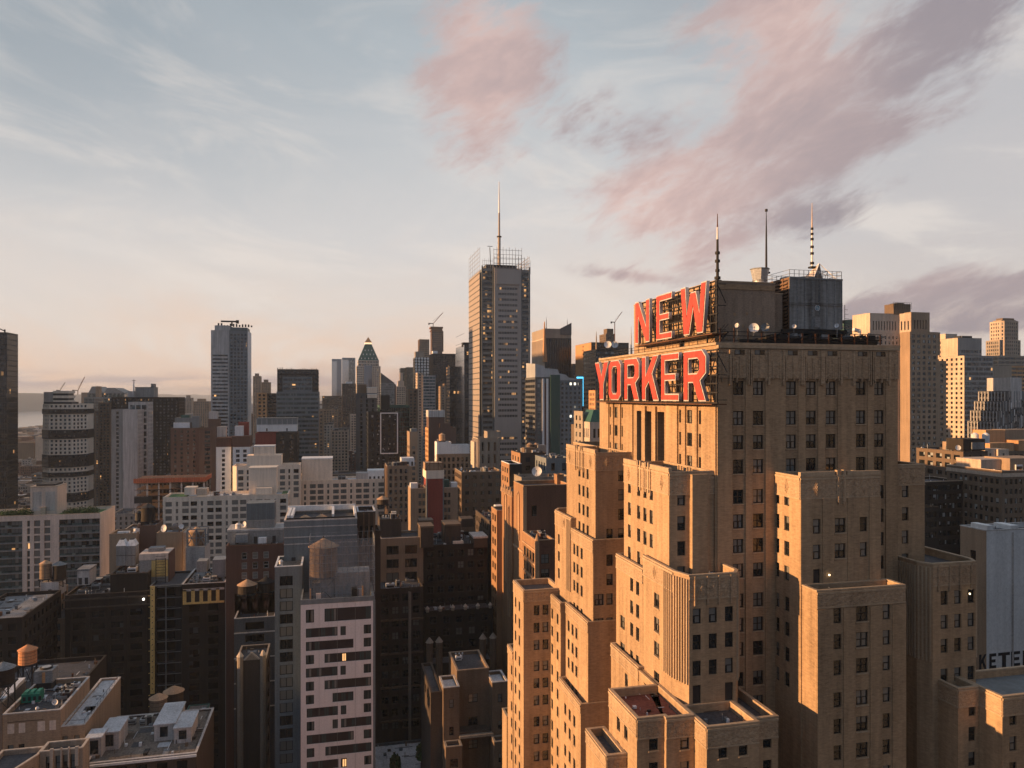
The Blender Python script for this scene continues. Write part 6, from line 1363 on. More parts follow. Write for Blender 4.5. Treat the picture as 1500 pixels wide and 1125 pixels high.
# tan boxes and tank cage
b = T('tan_stack', 'plain tan brick box with white ducts on its roof, above the twin silver coolers', 292, 160, 200, 781.5, 10, G['brickt'], None, done=False)
m = MB(); m.bar((b.x0+2, b.y0+3, b.z1), (b.x0+6, b.y0+3, b.z1), 1.0, G['whitem']); m.cyl(b.x0+8, b.y0+4, b.z1-.8, b.z1+1.2, 1.0, 1.0, 14, G['whitem']); m.bar((b.x0+8, b.y0+3, b.z1+1.0), (b.x1-.5, b.y0+3, b.z1+1.0), .9, G['whitem']); b.part('white_duct', m); b.done()
b = T('red_brown_stack', 'windowless red-brown box tower between two tan boxes, roof deck with tank', 296, 200.3, 228.5, 770, 12, G['brickr'], None, done=False); b.done()
tank_at(217, 763, 301, 9.5, 20, 'short dark wide water tank on the windowless red-brown box tower', wood='brickblk', cone='steel', leg=1.4); tank_at(203.5, 762, 303, 5, 11, 'small dark tank beside the short dark wide tank', wood='steel', cone='steel', leg=1)
b = T('tan_stack', 'tan brick box with dishes on its roof right of the red-brown box tower', 290, 229, 267, 780, 12, G['brickt'], None, done=False); m = MB(); m.box(b.x1+.02, b.y0+1, b.z1-26, b.x1+1.2, b.y1, b.z1-.2, G['tan']); b.part('chimney_breast', m); b.done()
dish(241, 774, 292, 1.3, 'white dish on the tan brick box right of the red-brown box tower', azd=215); dish(257, 771, 293, 1.1, 'grey dish facing away on the tan brick box right of the red-brown box tower', mat='galv2', azd=320); dish(266, 771, 293, .9, 'small pale dish at the roof corner of the tan brick box', azd=190)
b = T('pale_tank_base', 'pale box shaped roof block carrying a steel cage with a water tank', 285, 272, 300, 801, 12, G['greyl'], None, done=False); b.done()
def cage(px0, px1, pyt, pyb, Y, label, D=6):
    x0, x1 = PX(px0, Y), PX(px1, Y); zt, zb = PZ(pyt, x0, Y), PZ(pyb, x0, Y); t = thing('tank_cage', label, 'frame', ((x0+x1)/2, Y, zb))
    m = MB()
    for x in (x0, (x0+x1)/2, x1):
        for y in (Y, Y+D): m.bar((x, y, zb), (x, y, zt), .36, G['galv2'])
    for z in (zb, (zb+zt)/2, zt):
        for y in (Y, Y+D): m.bar((x0, y, z), (x1, y, z), .3, G['galv2'])
        for x in (x0, x1): m.bar((x, Y, z), (x, Y+D, z), .16, G['galv2'])
    for a, c in ((x0, (x0+x1)/2), ((x0+x1)/2, x1)): m.bar((a, Y, zb), (c, Y, zt), .25, G['galv2']); m.bar((a, Y, zt), (c, Y, zb), .25, G['galv2'])
    m.bar((x1, Y, zb), (x1, Y+D, zt), .12, G['galv2']); m.build('frame', t)
cage(274, 301, 776, 801, 286, 'galvanised steel cage around the brown tank on the pale box')
tank_at(288, 799, 289.5, 11, 21, 'brown water tank with conical roof standing inside the steel cage', leg=.6)
# dark building with hoist
def dark_block():
    Y = 255; s = st(5.2, 3.6, 2.0, 3.6, mode='sheet', glass='sheetdark', rec=.35, zlow=zlow_for(0, 200, 1135), top=5.2, m=1.2, pier=(.3, .8)); x0, x1 = PX(95, Y), PX(219, Y); z = PZ(866, x1, Y); b = Bld('sooty_office_block', 'big sooty dark brick block with faint window bays and cornice, yellow hoist strip beside it', (x0+x1)/2, Y+12)
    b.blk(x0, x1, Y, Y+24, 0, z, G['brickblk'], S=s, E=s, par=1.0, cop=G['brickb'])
    m = MB(); m.box(x0-.3, Y-.45, z-1.6, x1+.2, Y-.02, z-1.1, G['brickb']); m.box(x0-.3, Y-.5, z-4.1, x1+.2, Y-.02, z-3.7, G['brickb']); b.part('cornice', m)
    xa, xb = PX(160, Y+2), PX(216, Y+2); b.blk(xa, xb, Y+3, Y+22, z-1, PZ(842, xa, Y+3), G['brickblk'], par=.8, cop=G['brickb']); b.junk(xa+.5, xb-.5, Y+4, Y+20, PZ(842, xa, Y+3)-.8, 9, .8); b.junk(x0+1, xa-1, Y+2, Y+22, z-.95, 8); b.clutter(x0+1, x1-1, Y+1, Y+23, z-.95, 90); b.clutter(xa+.5, xb-.5, Y+4, Y+21, PZ(842, xa, Y+3)-.8, 70)
    # white shed
    box_on(b, 'roof_shed', 113, 131, 834, 857, Y+6, 7, 'greyl', doors=2, rim='rooflight'); b.done(); FOOT.append((x0, x1, Y, Y+24, z))
    # twin silver coolers
    for i, (a, c) in enumerate(((170.2, 184), (184.5, 198.5))):
        Yc = 266; X0, X1 = PX(a, Yc), PX(c, Yc); zt, zm, zb_ = PZ(791, X0, Yc), PZ(800, X0, Yc), PZ(829, X0, Yc); t = thing('silver_cooler', ('left' if i == 0 else 'right')+' one of two tall silver coolers with tapered white hoods', 'cooler', ((X0+X1)/2, Yc, zb_), 'silver rooftop coolers')
        m = MB(); m.box(X0, Yc, zb_, X1, Yc+4, zm, G['galv2']); m.box(X0-.05, Yc-.05, (zb_+zm)/2, X1+.05, Yc, (zb_+zm)/2+.15, G['steel']); m.build('casing', t); m = MB(); m.prism(boxp(X0-.1, X1+.1, Yc-.1, Yc+4.1), zm, zt-.2, G['whitem'], top=boxp(X0+.7, X1-.7, Yc+1, Yc+3.2)); m.box(X0+.9, Yc+1.2, zt-.2, X1-.9, Yc+3, zt+.1, G['steel']); m.build('hood', t)
    # pale penthouse with yellow sheathing, hoist strip and scaffold bay
    b = Bld('hoist_bay_building', 'dark narrow building under renovation with floor-high yellow hoist strip and pale penthouse', PX(244, 253), 262); Y = 254; x0, x1 = PX(219.3, Y), PX(266, Y); z = PZ(857, x1, Y)
    s2 = st(6.2, 5.6, 2.7, 3.42, mode='sheet', glass='sheetdark', rec=.5, zlow=15, top=.5, m=1.8); b.blk(x0, x1, Y, Y+20, 0, z, G['black'], S=s2, par=.6, cop=G['greymetal'])
    m = MB(); k = 0; zz = z-.2
    while zz > 20: m.box(PX(231, Y), Y-.3, zz-.14, x1, Y-.01, zz, G['greymetal']); zz -= 3.42
    m.box(PX(242.5, Y), Y-.35, 10, PX(244, Y), Y-.02, z, G['greymetal']); b.part('floor_edge', m)
    m = MB(); xs = PX(221, Y); xe = PX(227.5, Y); m.box(xs, Y-.9, PZ(1015, xs, Y), xe, Y-.55, z+.3, G['sheath']); b.part('hoist_sheathing', m); m = MB()
    for i in range(22): zq = z-.8-i*1.72; m.cyl((xs+xe)/2, Y-1.0, zq, zq+.25, .14, .14, 6, G['steel']); m.box(xs-.5, Y-.92, zq-.2, xs-.05, Y-.6, zq-.05, G['sheath']) if i % 2 else None
    b.part('hoist_bracket', m)
    Y2 = 262; X0, X1 = PX(204, Y2), PX(246, Y2); zb_, zm, zt = PZ(846, X0, Y2), PZ(821, X0, Y2), PZ(812, X0, Y2); m = MB(); m.box(X0, Y2, zb_-3, X1, Y2+9, zm, G['grey']); m.box(PX(222, Y2), Y2-.1, zb_, X1, Y2-.01, zm-.2, G['sheath']); m.box(X0-.1, Y2-.1, zm, X1+.1, Y2+9.1, zt, G['pinkst']); m.box(X1+.12, Y2, zb_-6, X1+.4, Y2+9, zt-.2, G['brickd']); m.box(X0+2, Y2+3, zt, X1-2, Y2+7, zt+1.2, G['rooflight']); b.part('penthouse', m)
    m = MB(); xx = PX(235, Y2-1)
    for i in range(14): m.box(xx-1.4, Y2-1.2, zb_-5+i*.9, xx+1.6, Y2-1.1, zb_-4.9+i*.9, G['steel'])
    m.box(xx-1.4, Y2-1.2, zb_-6, xx-1.2, Y2-1.0, zm+.6, G['steel']); m.box(xx+1.4, Y2-1.2, zb_-6, xx+1.6, Y2-1.0, zm+.6, G['steel']); b.part('scaffold_tower', m); b.done(); FOOT.append((x0, x1, Y, Y+20, z))
    Y = 250; x0, x1 = PX(266.5, Y), PX(330, Y); z = PZ(853, x1, Y); y1 = PY(343, x1); b = Bld('netted_corner_building', 'dark building with yellow sheathed top storey and pale grey side wall under renovation', (x0+x1)/2, Y+8)
    s3 = st(4.6, 3.0, 2.2, 3.5, mode='sheet', glass='sheetdark', rec=.4, zlow=15, top=6.5, m=.8); b.blk(x0, x1, Y, y1, 0, z, G['brickblk'], S=s3, par=1.0, cop=G['greyl'], roof=G['rooflight']); m = MB(); m.box(x1+.01, Y, 0, x1+.35, y1, z-.05, G['grey']); b.part('side_cladding', m)
    m = MB(); zt = z-1.6
    for i in range(5): 
        xx = x0+.3+(x1-x0-.6)*i/5; m.box(xx, Y-.25, zt-4.2, xx+1.0, Y-.02, zt, G['sheath'])
    m.box(x0+.3, Y-.25, zt-.5, x1-.3, Y-.02, zt+.1, G['greyl']); m.box(x0+.3, Y-.26, zt-4.6, x1-.3, Y-.02, zt-4.0, G['sheath']); b.part('sheathed_storey', m); box_on(b, 'roof_shed', 288, 303, 822, 838, Y+7, 5, 'grey'); box_on(b, 'roof_shed', 311, 330, 820, 846, Y+6, 6, 'galv2'); b.junk(x0+1, x1-1, Y+1, y1-2, z-.9, 14, .75); b.clutter(x0+1, x1-1, Y+1, y1-1, z-.9, 80); b.done(); FOOT.append((x0, x1, Y, y1, z))
    tt = thing('wall_floodlight', 'tiny bright white floodlight on the sooty dark brick block', 'lamp', (PX(210.5, 254.6), 254.6, PZ(877.5, PX(210.5, 254.6), 254.6))); m = MB(); x, y, zz = tt.location; m.cyl(x, y-.2, zz-.2, zz+.25, .28, .22, 10, plain('white lamp glass', (1, .97, .9), .3, emit=6)); m.build('lamp_glass', tt)
dark_block()
# tan stepped house left with tanks
b = T('stepped_brick_house', 'tan stepped brick house with groups of three windows, left of the sooty block', 262, 44, 74, 875, 16, G['brickt'], st(3, 2.2, 2.0, 3.4, mode='obj', style='dh1', rec=.3, top=1.6, m=.4), side=st(3, 2.0, 2.0, 3.4, mode='sheet', glass='sheetdark', m=.6), done=False, yb=980)
b.blk(PX(40, 259), PX(95, 259), 259.02, 277, 0, PZ(908, b.x1, 259), G['brickt'], S=st(2.6, 1.9, 2.0, 3.5, mode='obj', style='dh1', top=1.4, m=.8, zlow=45), par=.9, cop=G['stoneb']); box_on(b, 'roof_shed', 60, 86, 853, 874, 266, 7, 'greyl', doors=1); b.done()
tank_at(67, 847, 268, 7.8, 22, 'brown water tank with pale cone left of the beige block tower foot'); tank_at(87, 847, 268, 9, 20, 'dark bluish water tank right beside the brown one with pale cone', wood='brickblk', cone='slate')
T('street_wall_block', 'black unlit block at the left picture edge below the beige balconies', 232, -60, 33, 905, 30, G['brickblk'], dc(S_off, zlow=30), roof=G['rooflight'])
# lower-left roofs
def lowleft():
    Y = 165; x0, x1 = PX(4, Y), PX(89, Y); z = PZ(1040, x1, Y); w = st(4.5, 1.35, 2.2, 3.4, mode='obj', style='dh1', rec=.3, m=1.0)
    b = Bld('tan_brick_roofhouse', 'tan brick block with cluttered black roof and patched upper windows, lower left corner', (x0+x1)/2, Y+10); yN = Y+18
    f = lambda px: (PX(px, Y)-x0)/(x1-x0)
    S = custom([(f(11), f(20)), (f(27), f(36)), (f(73.5), f(81.5))], wh=2.1, fh=60, top=6.0, mode='obj', rec=.3, style='dh1'); S['zlow'] = z-12
    b.blk(x0, x1, Y, yN, 0, z, G['brickt'], S=S, par=.9, cop=G['greyl']); m = MB()
    for a, c in ((11, 21), (27.5, 37), (55, 66), (72.5, 82)): m.box(PX(a, Y), Y-.03, z-3.8, PX(c, Y), Y-.0, z-1.9, G['pinkst'])
    m.box(x0+.8, Y-.08, z-1.6, PX(63, Y), Y, z-1.5, G['brickb']); b.part('blocked_window', m)
    X1 = PX(124, Y+.1); z2 = PZ(1062, X1, Y); S2 = custom([(.05, .28), (.55, .78)], wh=2.1, fh=60, top=1.9, mode='obj', rec=.3, style='dh1'); S2['zlow'] = z2-8
    b.blk(x1+.02, X1, Y+.1, Y+26, 0, z2, G['brickt'], S=S2, par=.35, cop=G['greyl'], roof=G['roofwhite']); m = MB()
    for i in range(12): yy = Y+.5+i*2.1; m.bar((X1-.1, yy, z2), (X1-.1, yy, z2+1.0), .05, G['steel'])
    m.bar((X1-.1, Y+.4, z2+1), (X1-.1, Y+25, z2+1), .05, G['steel']); m.bar((x1+.2, Y+.3, z2+1), (X1-.1, Y+.3, z2+1), .05, G['steel']); b.part('roof_railing', m)
    b.junk(PX(52, Y), x1-.5, Y+5, yN-2, z-.9, 9, .55); b.clutter(PX(6, Y), x1-.5, Y+1, yN-1, z-.9, 60, .7); b.clutter(x1+.5, X1-.5, Y+1, Y+24, z2-.35, 14, .6); b.done(); FOOT.append((x0, X1, Y, Y+26, z))
    # green generator
    gx0, gx1 = PX(31, Y+7), PX(58, Y+7); gz = z-.6; t = thing('green_generator', 'bright green generator box with ribbed lid on the lower left roof', 'generator', ((gx0+gx1)/2, Y+8, gz)); gg = wall('green enamel', (.015, .17, .12), rough=.5, var=.3, bump=0)
    m = MB(); m.box(gx0, Y+7, gz, gx1, Y+9.6, gz+1.7, gg); m.build('casing', t); m = MB()
    for i in range(3): xx = gx0+(gx1-gx0)*(i+.2)/3; m.prism(boxp(xx, xx+(gx1-gx0)*.26, Y+7.1, Y+9.5), gz+1.7, gz+2.1, gg, top=boxp(xx+.1, xx+(gx1-gx0)*.26-.1, Y+7.4, Y+9.2))
    m.build('lid', t); 
    for i in range(4): xx = gx0+.3+i*.95; m = MB(); m.box(xx, Y+6.96, gz+.4, xx+.5, Y+7, gz+1.2, G['steel']); m.build('vent_grille', t)
    # air conditioner and ladder
    ax0, ax1 = PX(50, Y+14), PX(77, Y+14); az_ = PZ(1002, ax0, Y+14); t = thing('roof_cooler', 'square grey roof cooler with a round fan on top, lower left', 'cooler', ((ax0+ax1)/2, Y+15, az_)); m = MB(); m.box(ax0, Y+14, az_, ax1, Y+17.6, az_+2.6, G['galv2']); m.box(ax0+1.5, Y+13.96, az_+.1, ax0+2.1, Y+14, az_+2.3, G['orange']); m.build('casing', t)
    m = MB(); m.cyl((ax0+ax1)/2, Y+15.8, az_+2.6, az_+2.95, 1.2, 1.2, 20, G['steel']); m.cyl((ax0+ax1)/2, Y+15.8, az_+2.95, az_+3.0, .9, .9, 20, G['galv']); m.build('fan', t); m = MB(); m.box(ax0+.3, Y+14.3, az_-4, ax1-.3, Y+17, az_-.02, G['steel']); m.build('steel_base', t)
    dish(81, 1028, Y+3.2, .62, 'pale round dish facing right on the lower left cluttered roof', azd=190, el=5); dish(73, 1023, Y+4.5, .6, 'dimmer dish just left of the pale round one on the lower left roof', azd=175, mat='galv2')
    t = thing('roof_ball_lamp', 'small white globe at the front edge of the lower left black roof', 'globe', (PX(54.5, Y+1.5), Y+1.5, z-.9)); m = MB(); x = PX(54.5, Y+1.5)
    for k in range(6): a0, a1 = math.pi*(k/6-.5), math.pi*((k+1)/6-.5); m.cyl(x, Y+1.5, z+.15+.36*math.sin(a0), z+.15+.36*math.sin(a1), .36*math.cos(a0)+.001, max(.36*math.cos(a1), .0), 14, G['whitem'], cap=False)
    m.build('globe', t, smooth=True); m = MB(); m.cyl(x, Y+1.5, z-.9, z-.18, .08, .08, 8, G['steel']); m.build('post', t)
    Y0 = 196; tank_at(40.5, 971, Y0, 12, 20, 'orange cedar water tank with a low cone lit by the sun', wood='woodo', cone='woodo', leg=9)
    tank_at(4, 1000, 170, 15, 22, 'dark tank with grey domed lid cut by the left picture edge', wood='brickblk', cone='galv2', leg=5)
    b = T('low_grey_skylight_block', 'low roof with slanting white skylight panel at the left edge', 172, -30, 3.5, 1030, 12, G['greyd'], None, done=False, roof=G['rooflight']); m = MB(); m.prism(boxp(PX(0, 176), PX(14, 176), 176, 182), b.z1-.5, b.z1+1.2, G['whitem'], top=boxp(PX(2, 176), PX(18, 176), 179, 183)); b.part('skylight', m); b.done()
    T('black_yard_block', 'black block filling the gap between lower left roofs and the sooty block', 190, -20, 118, 1000, 20, G['brickblk'], None, z=PZ(1008, PX(60, 190), 190))
    # balustraded house in front
    Y = 152; xa, xb = PX(58, Y), PX(121, Y); zf = PZ(1096, xb, Y); b = Bld('bay_window_house', 'pale stone house top with tall windows and square parapet blocks, lower left corner', (xa+xb)/2, Y+5); f2 = lambda px: (PX(px, Y)-xa)/(xb-xa)
    S3 = custom([(f2(67), f2(73)), (f2(81), f2(89)), (f2(92), f2(100)), (f2(103), f2(111))], wh=2.7, fh=4.2, top=.9, mode='obj', rec=.35, style='dh1'); S3['zlow'] = zf-14; b.blk(xa, xb, Y, Y+4, 0, zf, G['stoneb'], S=S3, par=.9, cop=G['stone']); m = MB()
    for px in (73.5, 89, 100, 110.5): m.box(PX(px, Y), Y-.3, zf-3, PX(px+(5 if px in (73.5, 110.5) else 2.2), Y), Y+.1, zf+.5, G['stone'])
    b.part('parapet_block', m); Xc = PX(-30, Y-6); b.pblk([(Xc, Y-6), (PX(18, Y-6), Y-6), (xa-.05, Y-.2), (xa-.05, Y+3), (Xc, Y+3)], 0, zf-.3, G['stoneb'], {1: st(3, 1.2, 2.5, 4, mode='obj', style='dh1', zlow=zf-10, top=1.6, m=.6)}, par=.8, cop=G['stone']); b.done()
    # low terrace with sheds and the two tanks
    Y = 160; z = PZ(1112, PX(200, Y), Y); x0, x1 = PX(124.5, Y), PX(288, Y); b = Bld('shed_roof_block', 'low weathered roof terrace with white sheds, foreground below the sooty block', (x0+x1)/2, Y+16); b.blk(x0, x1, Y, 182, 0, z, G['brickb'], S=st(3.4, 2, 2, 3.6, mode='sheet', glass='sheetdark', top=1.2, zlow=z-10), par=.3, cop=G['greyl'], roof=G['rooft'])
    def shed(pa, pc, yk, D, h, nm, slope=1.0):
        X0, X1 = PX(pa, yk), PX(pc, yk); m = MB(); m.box(X0, yk, z-.3, X1, yk+D, z+h, G['greyl']); m.prism([(X0-.2, yk-.2), (X1+.2, yk-.2), (X1+.2, yk+D+.2), (X0-.2, yk+D+.2)], z+h, z+h+.25, G['roofwhite']); m.box(X0+(X1-X0)*.3, yk-.05, z+.6, X0+(X1-X0)*.3+1.3, yk, z+h-.5, G['dark']); m.box(X0+(X1-X0)*.3-.1, yk-.04, z+.5, X0+(X1-X0)*.3+1.4, yk-.01, z+h-.4, G['steel']); b.part(nm, m)
    shed(226, 256, 168, 11, 3.0, 'roof_shed'); shed(255, 280, 166, 8, 2.7, 'roof_shed'); shed(147, 174, 166, 7, 3.2, 'roof_shed'); shed(126, 148, 163, 4, 3.6, 'roof_shed'); m = MB(); m.box(PX(210, 163), 163, z-.28, PX(217, 163), 164.5, z-.1, G['steel']); m.box(x0, Y-.4, z-.6, x1, Y-.01, z-.15, G['white']); b.part('roof_hatch', m); b.clutter(x0+.6, x1-.6, Y+.6, 181, z-.3, 60, .8); b.junk(x0+1, x0+9, 172, 181, z-.3, 3, .7); b.done(); FOOT.append((x0, x1, Y, 182, z))
    tank_at(232, 1046, 184, 12, 24, 'left of two grey water tanks with terracotta cones on the shed roof', leg=4.5, wood='greyl' if False else 'wood', cone='woodc'); tank_at(254.5, 1038, 190, 13.5, 26, 'right and darker of two water tanks with terracotta cones on the shed roof', leg=4.5, wood='brickb')
    T('sawtooth_wall_block', 'low pale parapet block behind the right shed, lower left', 199, 268, 300, 1050, 8, G['greyl'], None, cop=G['greenpanel'])
G['rooft'] = wall('worn tan roof decking', (.15, .125, .105), var=.9, streak=0, big=.25, course=.3)
lowleft()
# brown brick block with pale windows and penthouse
b = T('pale_window_block', 'dark red-brown brick block with columns of pale windows under a grey penthouse', 236, 331, 416, 797, 18, G['brickd'], st(2.95, 1.5, 2.0, 2.95, mode='obj', style='dh1', rec=.2, m=3.6, mix=[('mixed', .3), ('blind', .6), ('dark', .1)], frame='framew', top=2.0), done=False, yb=900)
box_on(b, 'penthouse', 333, 415, 775, 797, 241, 10, 'grey', doors=3, rim='greyl'); box_on(b, 'penthouse', 361, 402, 762, 776, 242, 8, 'grey'); box_on(b, 'corrugated_tank_screen', 361.5, 402, 737, 762, 242.5, 7.5, 'slate', ribs=12, ribm='greymetal'); box_on(b, 'roof_cooler', 345, 363, 783, 795, 238.5, 2.5, 'galv2'); box_on(b, 'roof_cooler', 378, 390, 788, 796, 238, 2, 'whitem'); b.done()
tank_at(349, 776, 243, 4.2, 8, 'small white cylinder tank on the grey penthouse', wood='whitem', cone='whitem', leg=.3); dish(359, 768, 242, .9, 'dish beside the corrugated screen on the grey penthouse', azd=230)
b = T('banded_office', 'dark office block with pale string courses behind the gothic gable, centre left', 228, 343, 403, 903, 14, G['greyd'], st(7.5, 5.2, 2.2, 3.6, mode='sheet', glass='sheetdark', rec=.35, top=1.2, m=1), done=False, cop=G['greyl']); 
for k in range(4): m = MB(); m.box(b.x0, b.y0-.25, b.z1-4.3-k*7.2, b.x1, b.y0-.01, b.z1-4.0-k*7.2, G['greyl']); b.part('string_course', m)
m = MB(); box_on(b, 'roof_box', 344, 402, 868, 901, 236, 8, 'brickd'); b.done()
tank_at(362, 868, 232, 13, 12, 'low wide water tank with tan cone beside the slate clad tower', leg=1.5, wood='brickblk', cone='woodc'); tank_at(390, 864, 235, 12, 12, 'low wide tank with black cone next to the one with tan cone', leg=1.5, wood='brickblk', cone='steel')
def gothic():
    Y = 206; b = T('gothic_gable_house', 'brown stone building with small gable between two turrets, dark bays below', Y, 345.5, 390, 965, 12, G['brickb'], st(8, 5.5, 3.0, 4.0, mode='sheet', glass='sheetdark', rec=.6, top=2.2, m=1.2), done=False, cop=G['stoneb'])
    m = MB(); xa, xb = PX(352, Y), PX(386, Y); zt = b.z1
    for px in (352, 385.5): x = PX(px, Y); m.cyl(x, Y-.2, zt-40, zt+1.2, .75, .75, 8, G['stoneb']); m.cyl(x, Y-.2, zt+1.2, zt+2.4, .95, .15, 8, G['stone'])
    xm = (xa+xb)/2; m.poly([(xa+1, Y-.3, zt+.1), (xb-1, Y-.3, zt+.1), (xm, Y-.3, zt+1.9)], G['stoneb']); m.bar((xa+1, Y-.3, zt+.2), (xm, Y-.3, zt+2), .35, G['stone']); m.bar((xb-1, Y-.3, zt+.2), (xm, Y-.3, zt+2), .35, G['stone']); b.part('gable', m); b.done()
gothic()
# pinkish patterned facade tower
def pink():
    Y = 176; x0, x1 = PX(440.5, Y), PX(546.5, Y); zt = PZ(879, x1, Y); D = 13
    b = Bld('patterned_facade_tower', 'slim tower with pinkish white front and staggered dark window bands, grey side wing', (x0+x1)/2, Y+8)
    G['pinkw'] = wall('pinkish white facade panel', (.70, .645, .64), var=.12, streak=.15, course=.3, bump=.05); G['brownpan'] = wall('dark brown window band panel', (.035, .03, .032), rough=.5, var=.2, bump=0)
    pats = [[(685, 733), (795, 1075)], [(685, 873), (890, 922), (1030, 1075)], [(685, 968), (1030, 1075)], [(685, 733), (795, 1075)], [(685, 873), (890, 922), (1030, 1075)], [(685, 733), (795, 1075)], [(685, 733), (843, 968), (1030, 1075)], [(690, 875), (892, 925), (1030, 1075)], [(690, 735), (843, 875), (893, 1077)], [(690, 970), (1030, 1077)], [(690, 735), (800, 1077)], [(690, 878), (893, 928), (1033, 1077)], [(690, 970), (1033, 1077)], [(690, 735), (800, 1077)], [(690, 878), (1033, 1077)]]
    lits = {(3, 1): .38, (8, 2): .02, (10, 1): .36, (11, 1): .3}
    W = x1-x0; ops = []; ws = []; z = zt-1.3
    for k, row in enumerate(pats):
        h = 3.0 if k == 0 else 2.1; zb = z-h
        for a, c in row: ops.append(((a-655)/432*W, (c-655)/432*W, zb, z))
        z = zb-(1.25 if k == 0 else .92)
    wall_face(b.walls, (x0, Y), Vector((1, 0)), (0, -1), W, 0, zt, ops, .22, G['pinkw'])
    b.walls.poly([(x0, Y+D, 0), (x0, Y, 0), (x0, Y, zt), (x0, Y+D, zt)], G['slate']); b.walls.poly([(x1, Y, 0), (x1, Y+D, 0), (x1, Y+D, zt), (x1, Y, zt)], G['slate'])
    b.walls.poly([(x1, Y+D, 0), (x0, Y+D, 0), (x0, Y+D, zt), (x1, Y+D, zt)], G['slate']); b.roofs.poly([(x0, Y, zt-.6), (x1, Y, zt-.6), (x1, Y+D, zt-.6), (x0, Y+D, zt-.6)], G['rooflight'])
    for A in ((x0-.05, Y-.06, x1+.05, Y+.3), (x0-.05, Y+.31, x0+.3, Y+D), (x1-.3, Y+.31, x1+.3, Y+D)): b.trim.box(A[0], A[1], zt-.1, A[2], A[3], zt+1.0, G['slate'])
    b.walls.box(x1+.02, Y-.05, 0, x1+.5, Y+D, zt-.1, G['slate'])
    r = random.Random(12)
    for k, (a, c, za, zb) in enumerate(ops):
        w = c-a; y = Y+.2; m = MB(); X = x0+a; pane = 1.15; h = zb-za
        m.box(X, y-.02, za, X+w, y+.02, zb, G['brownpan'])
        xs = [0.12] if w < 1.6 else [0.12, w-pane-.12] if r.random() < .75 else [.12]
        if w > 3.5: xs.append(r.uniform(1.4, w-2.6))
        for q in xs:
            pw_ = min(pane, w-.24)
            m.box(X+q, y-.07, za+.1, X+q+pw_, y-.03, zb-.1, G['frame']); 
            m.poly([(X+q+.08, y-.075, za+.18), (X+q+pw_*.5-.04, y-.075, za+.18), (X+q+pw_*.5-.04, y-.075, zb-.18), (X+q+.08, y-.075, zb-.18)], G['teglass']); m.poly([(X+q+pw_*.5+.04, y-.075, za+.18), (X+q+pw_-.08, y-.075, za+.18), (X+q+pw_-.08, y-.075, zb-.18), (X+q+pw_*.5+.04, y-.075, zb-.18)], G['teglass'] if r.random() < .6 else G['curt'])
        row = 0
        o = m.build('window', b.root)
    for (fa, zi) in ((.565, 3), (.02+.55, 11)):
        zz = [zt-1.3-3.0-1.25-(zi-1)*3.02-2.1]; X = x0+W*fa; m = MB(); m.box(X, Y+.06, zz[0]+.1, X+.95, Y+.12, zz[0]+1.95, G['frame'])
        for q in (.08, .54): m.poly([(X+q, Y+.05, zz[0]+.2), (X+q+.33, Y+.05, zz[0]+.2), (X+q+.33, Y+.05, zz[0]+1.85), (X+q, Y+.05, zz[0]+1.85)], G['lit'])
        o = m.build('lit_window', b.root)
    m = MB()
    for i in range(1, 4): m.box(x0+W*i/4-.02, Y-.012, 0, x0+W*i/4+.02, Y-.0, zt-.2, G['grey'])
    b.part('panel_joint', m)
    # scaffold netted roof box with tank behind
    Yn = 180; xa, xb = PX(453, Yn), PX(549, Yn); zn = PZ(792, xa, Yn); net = mesh_net()
    m = MB(); m.box(PX(470, Yn+3), Yn+3, zt-.6, xb-1, Yn+9, PZ(846, xa, Yn), G['greyl']); m.box(PX(456, Yn+3), Yn+3, zt-.6, PX(469, Yn+3), Yn+7, zt+3, G['grey']); b.part('roof_plant_room', m)
    m = MB(); m.poly([(xa, Yn, zt-.2), (xb, Yn, zt-.2), (xb, Yn, zn), (xa, Yn, zn)], net); m.poly([(xa, Yn+9.5, zt-.2), (xa, Yn, zt-.2), (xa, Yn, zn), (xa, Yn+9.5, zn)], net); m.poly([(xb, Yn, zt-.2), (xb, Yn+9.5, zt-.2), (xb, Yn+9.5, zn), (xb, Yn, zn)], net); b.part('scaffold_netting', m)
    m = MB(); n = 12
    for i in range(n+1):
        xx = xa+(xb-xa)*i/n
        for yy in (Yn-.1, Yn+9.5): m.bar((xx, yy, zt-.5), (xx, yy, zn+(.8 if i % 3 == 0 else .1)), .09, G['galv2'])
    for k in range(8):
        zz = zt+1+(zn-zt-1)*k/7
        for yy in (Yn-.1, Yn+9.5): m.bar((xa, yy, zz), (xb, yy, zz), .07, G['galv2'])
        for xx in (xa, xb): m.bar((xx, Yn-.1, zz), (xx, Yn+9.5, zz), .07, G['galv2'])
    b.part('scaffold', m)
    m = MB(); 
    for px in (453.5, 530.5): m.box(PX(px, Y), Y+.6, zt-.5, PX(px+2, Y), Y+.9, zt+3.2, G['orange'])
    m.box(PX(463, Y+1), Y+1, zt-.5, PX(470, Y+1), Y+1.4, zt+2.0, G['pinkst']); m.box(PX(515, Y+1), Y+1, zt-.5, PX(523, Y+1), Y+3, zt+2.6, G['black']); m.cyl(PX(527, Y+2), Y+2, zt-.5, zt+2.3, .5, .5, 12, G['galv']); b.part('roof_post', m)
    # blue-grey upper block and wing
    Yu = 196; X0, X1 = PX(416, Yu), PX(523, Yu); zu = PZ(764, X0, Yu); b.blk(X0, X1, Yu, Yu+16, 0, zu, G['slate'], par=.6, cop=G['greyl'], cph=.3); m = MB()
    for pz in (772, 787, 797): zz = PZ(pz, X0, Yu); m.box(X0-.02, Yu-.12, zz-.25, X1, Yu-.01, zz, G['greyl'])
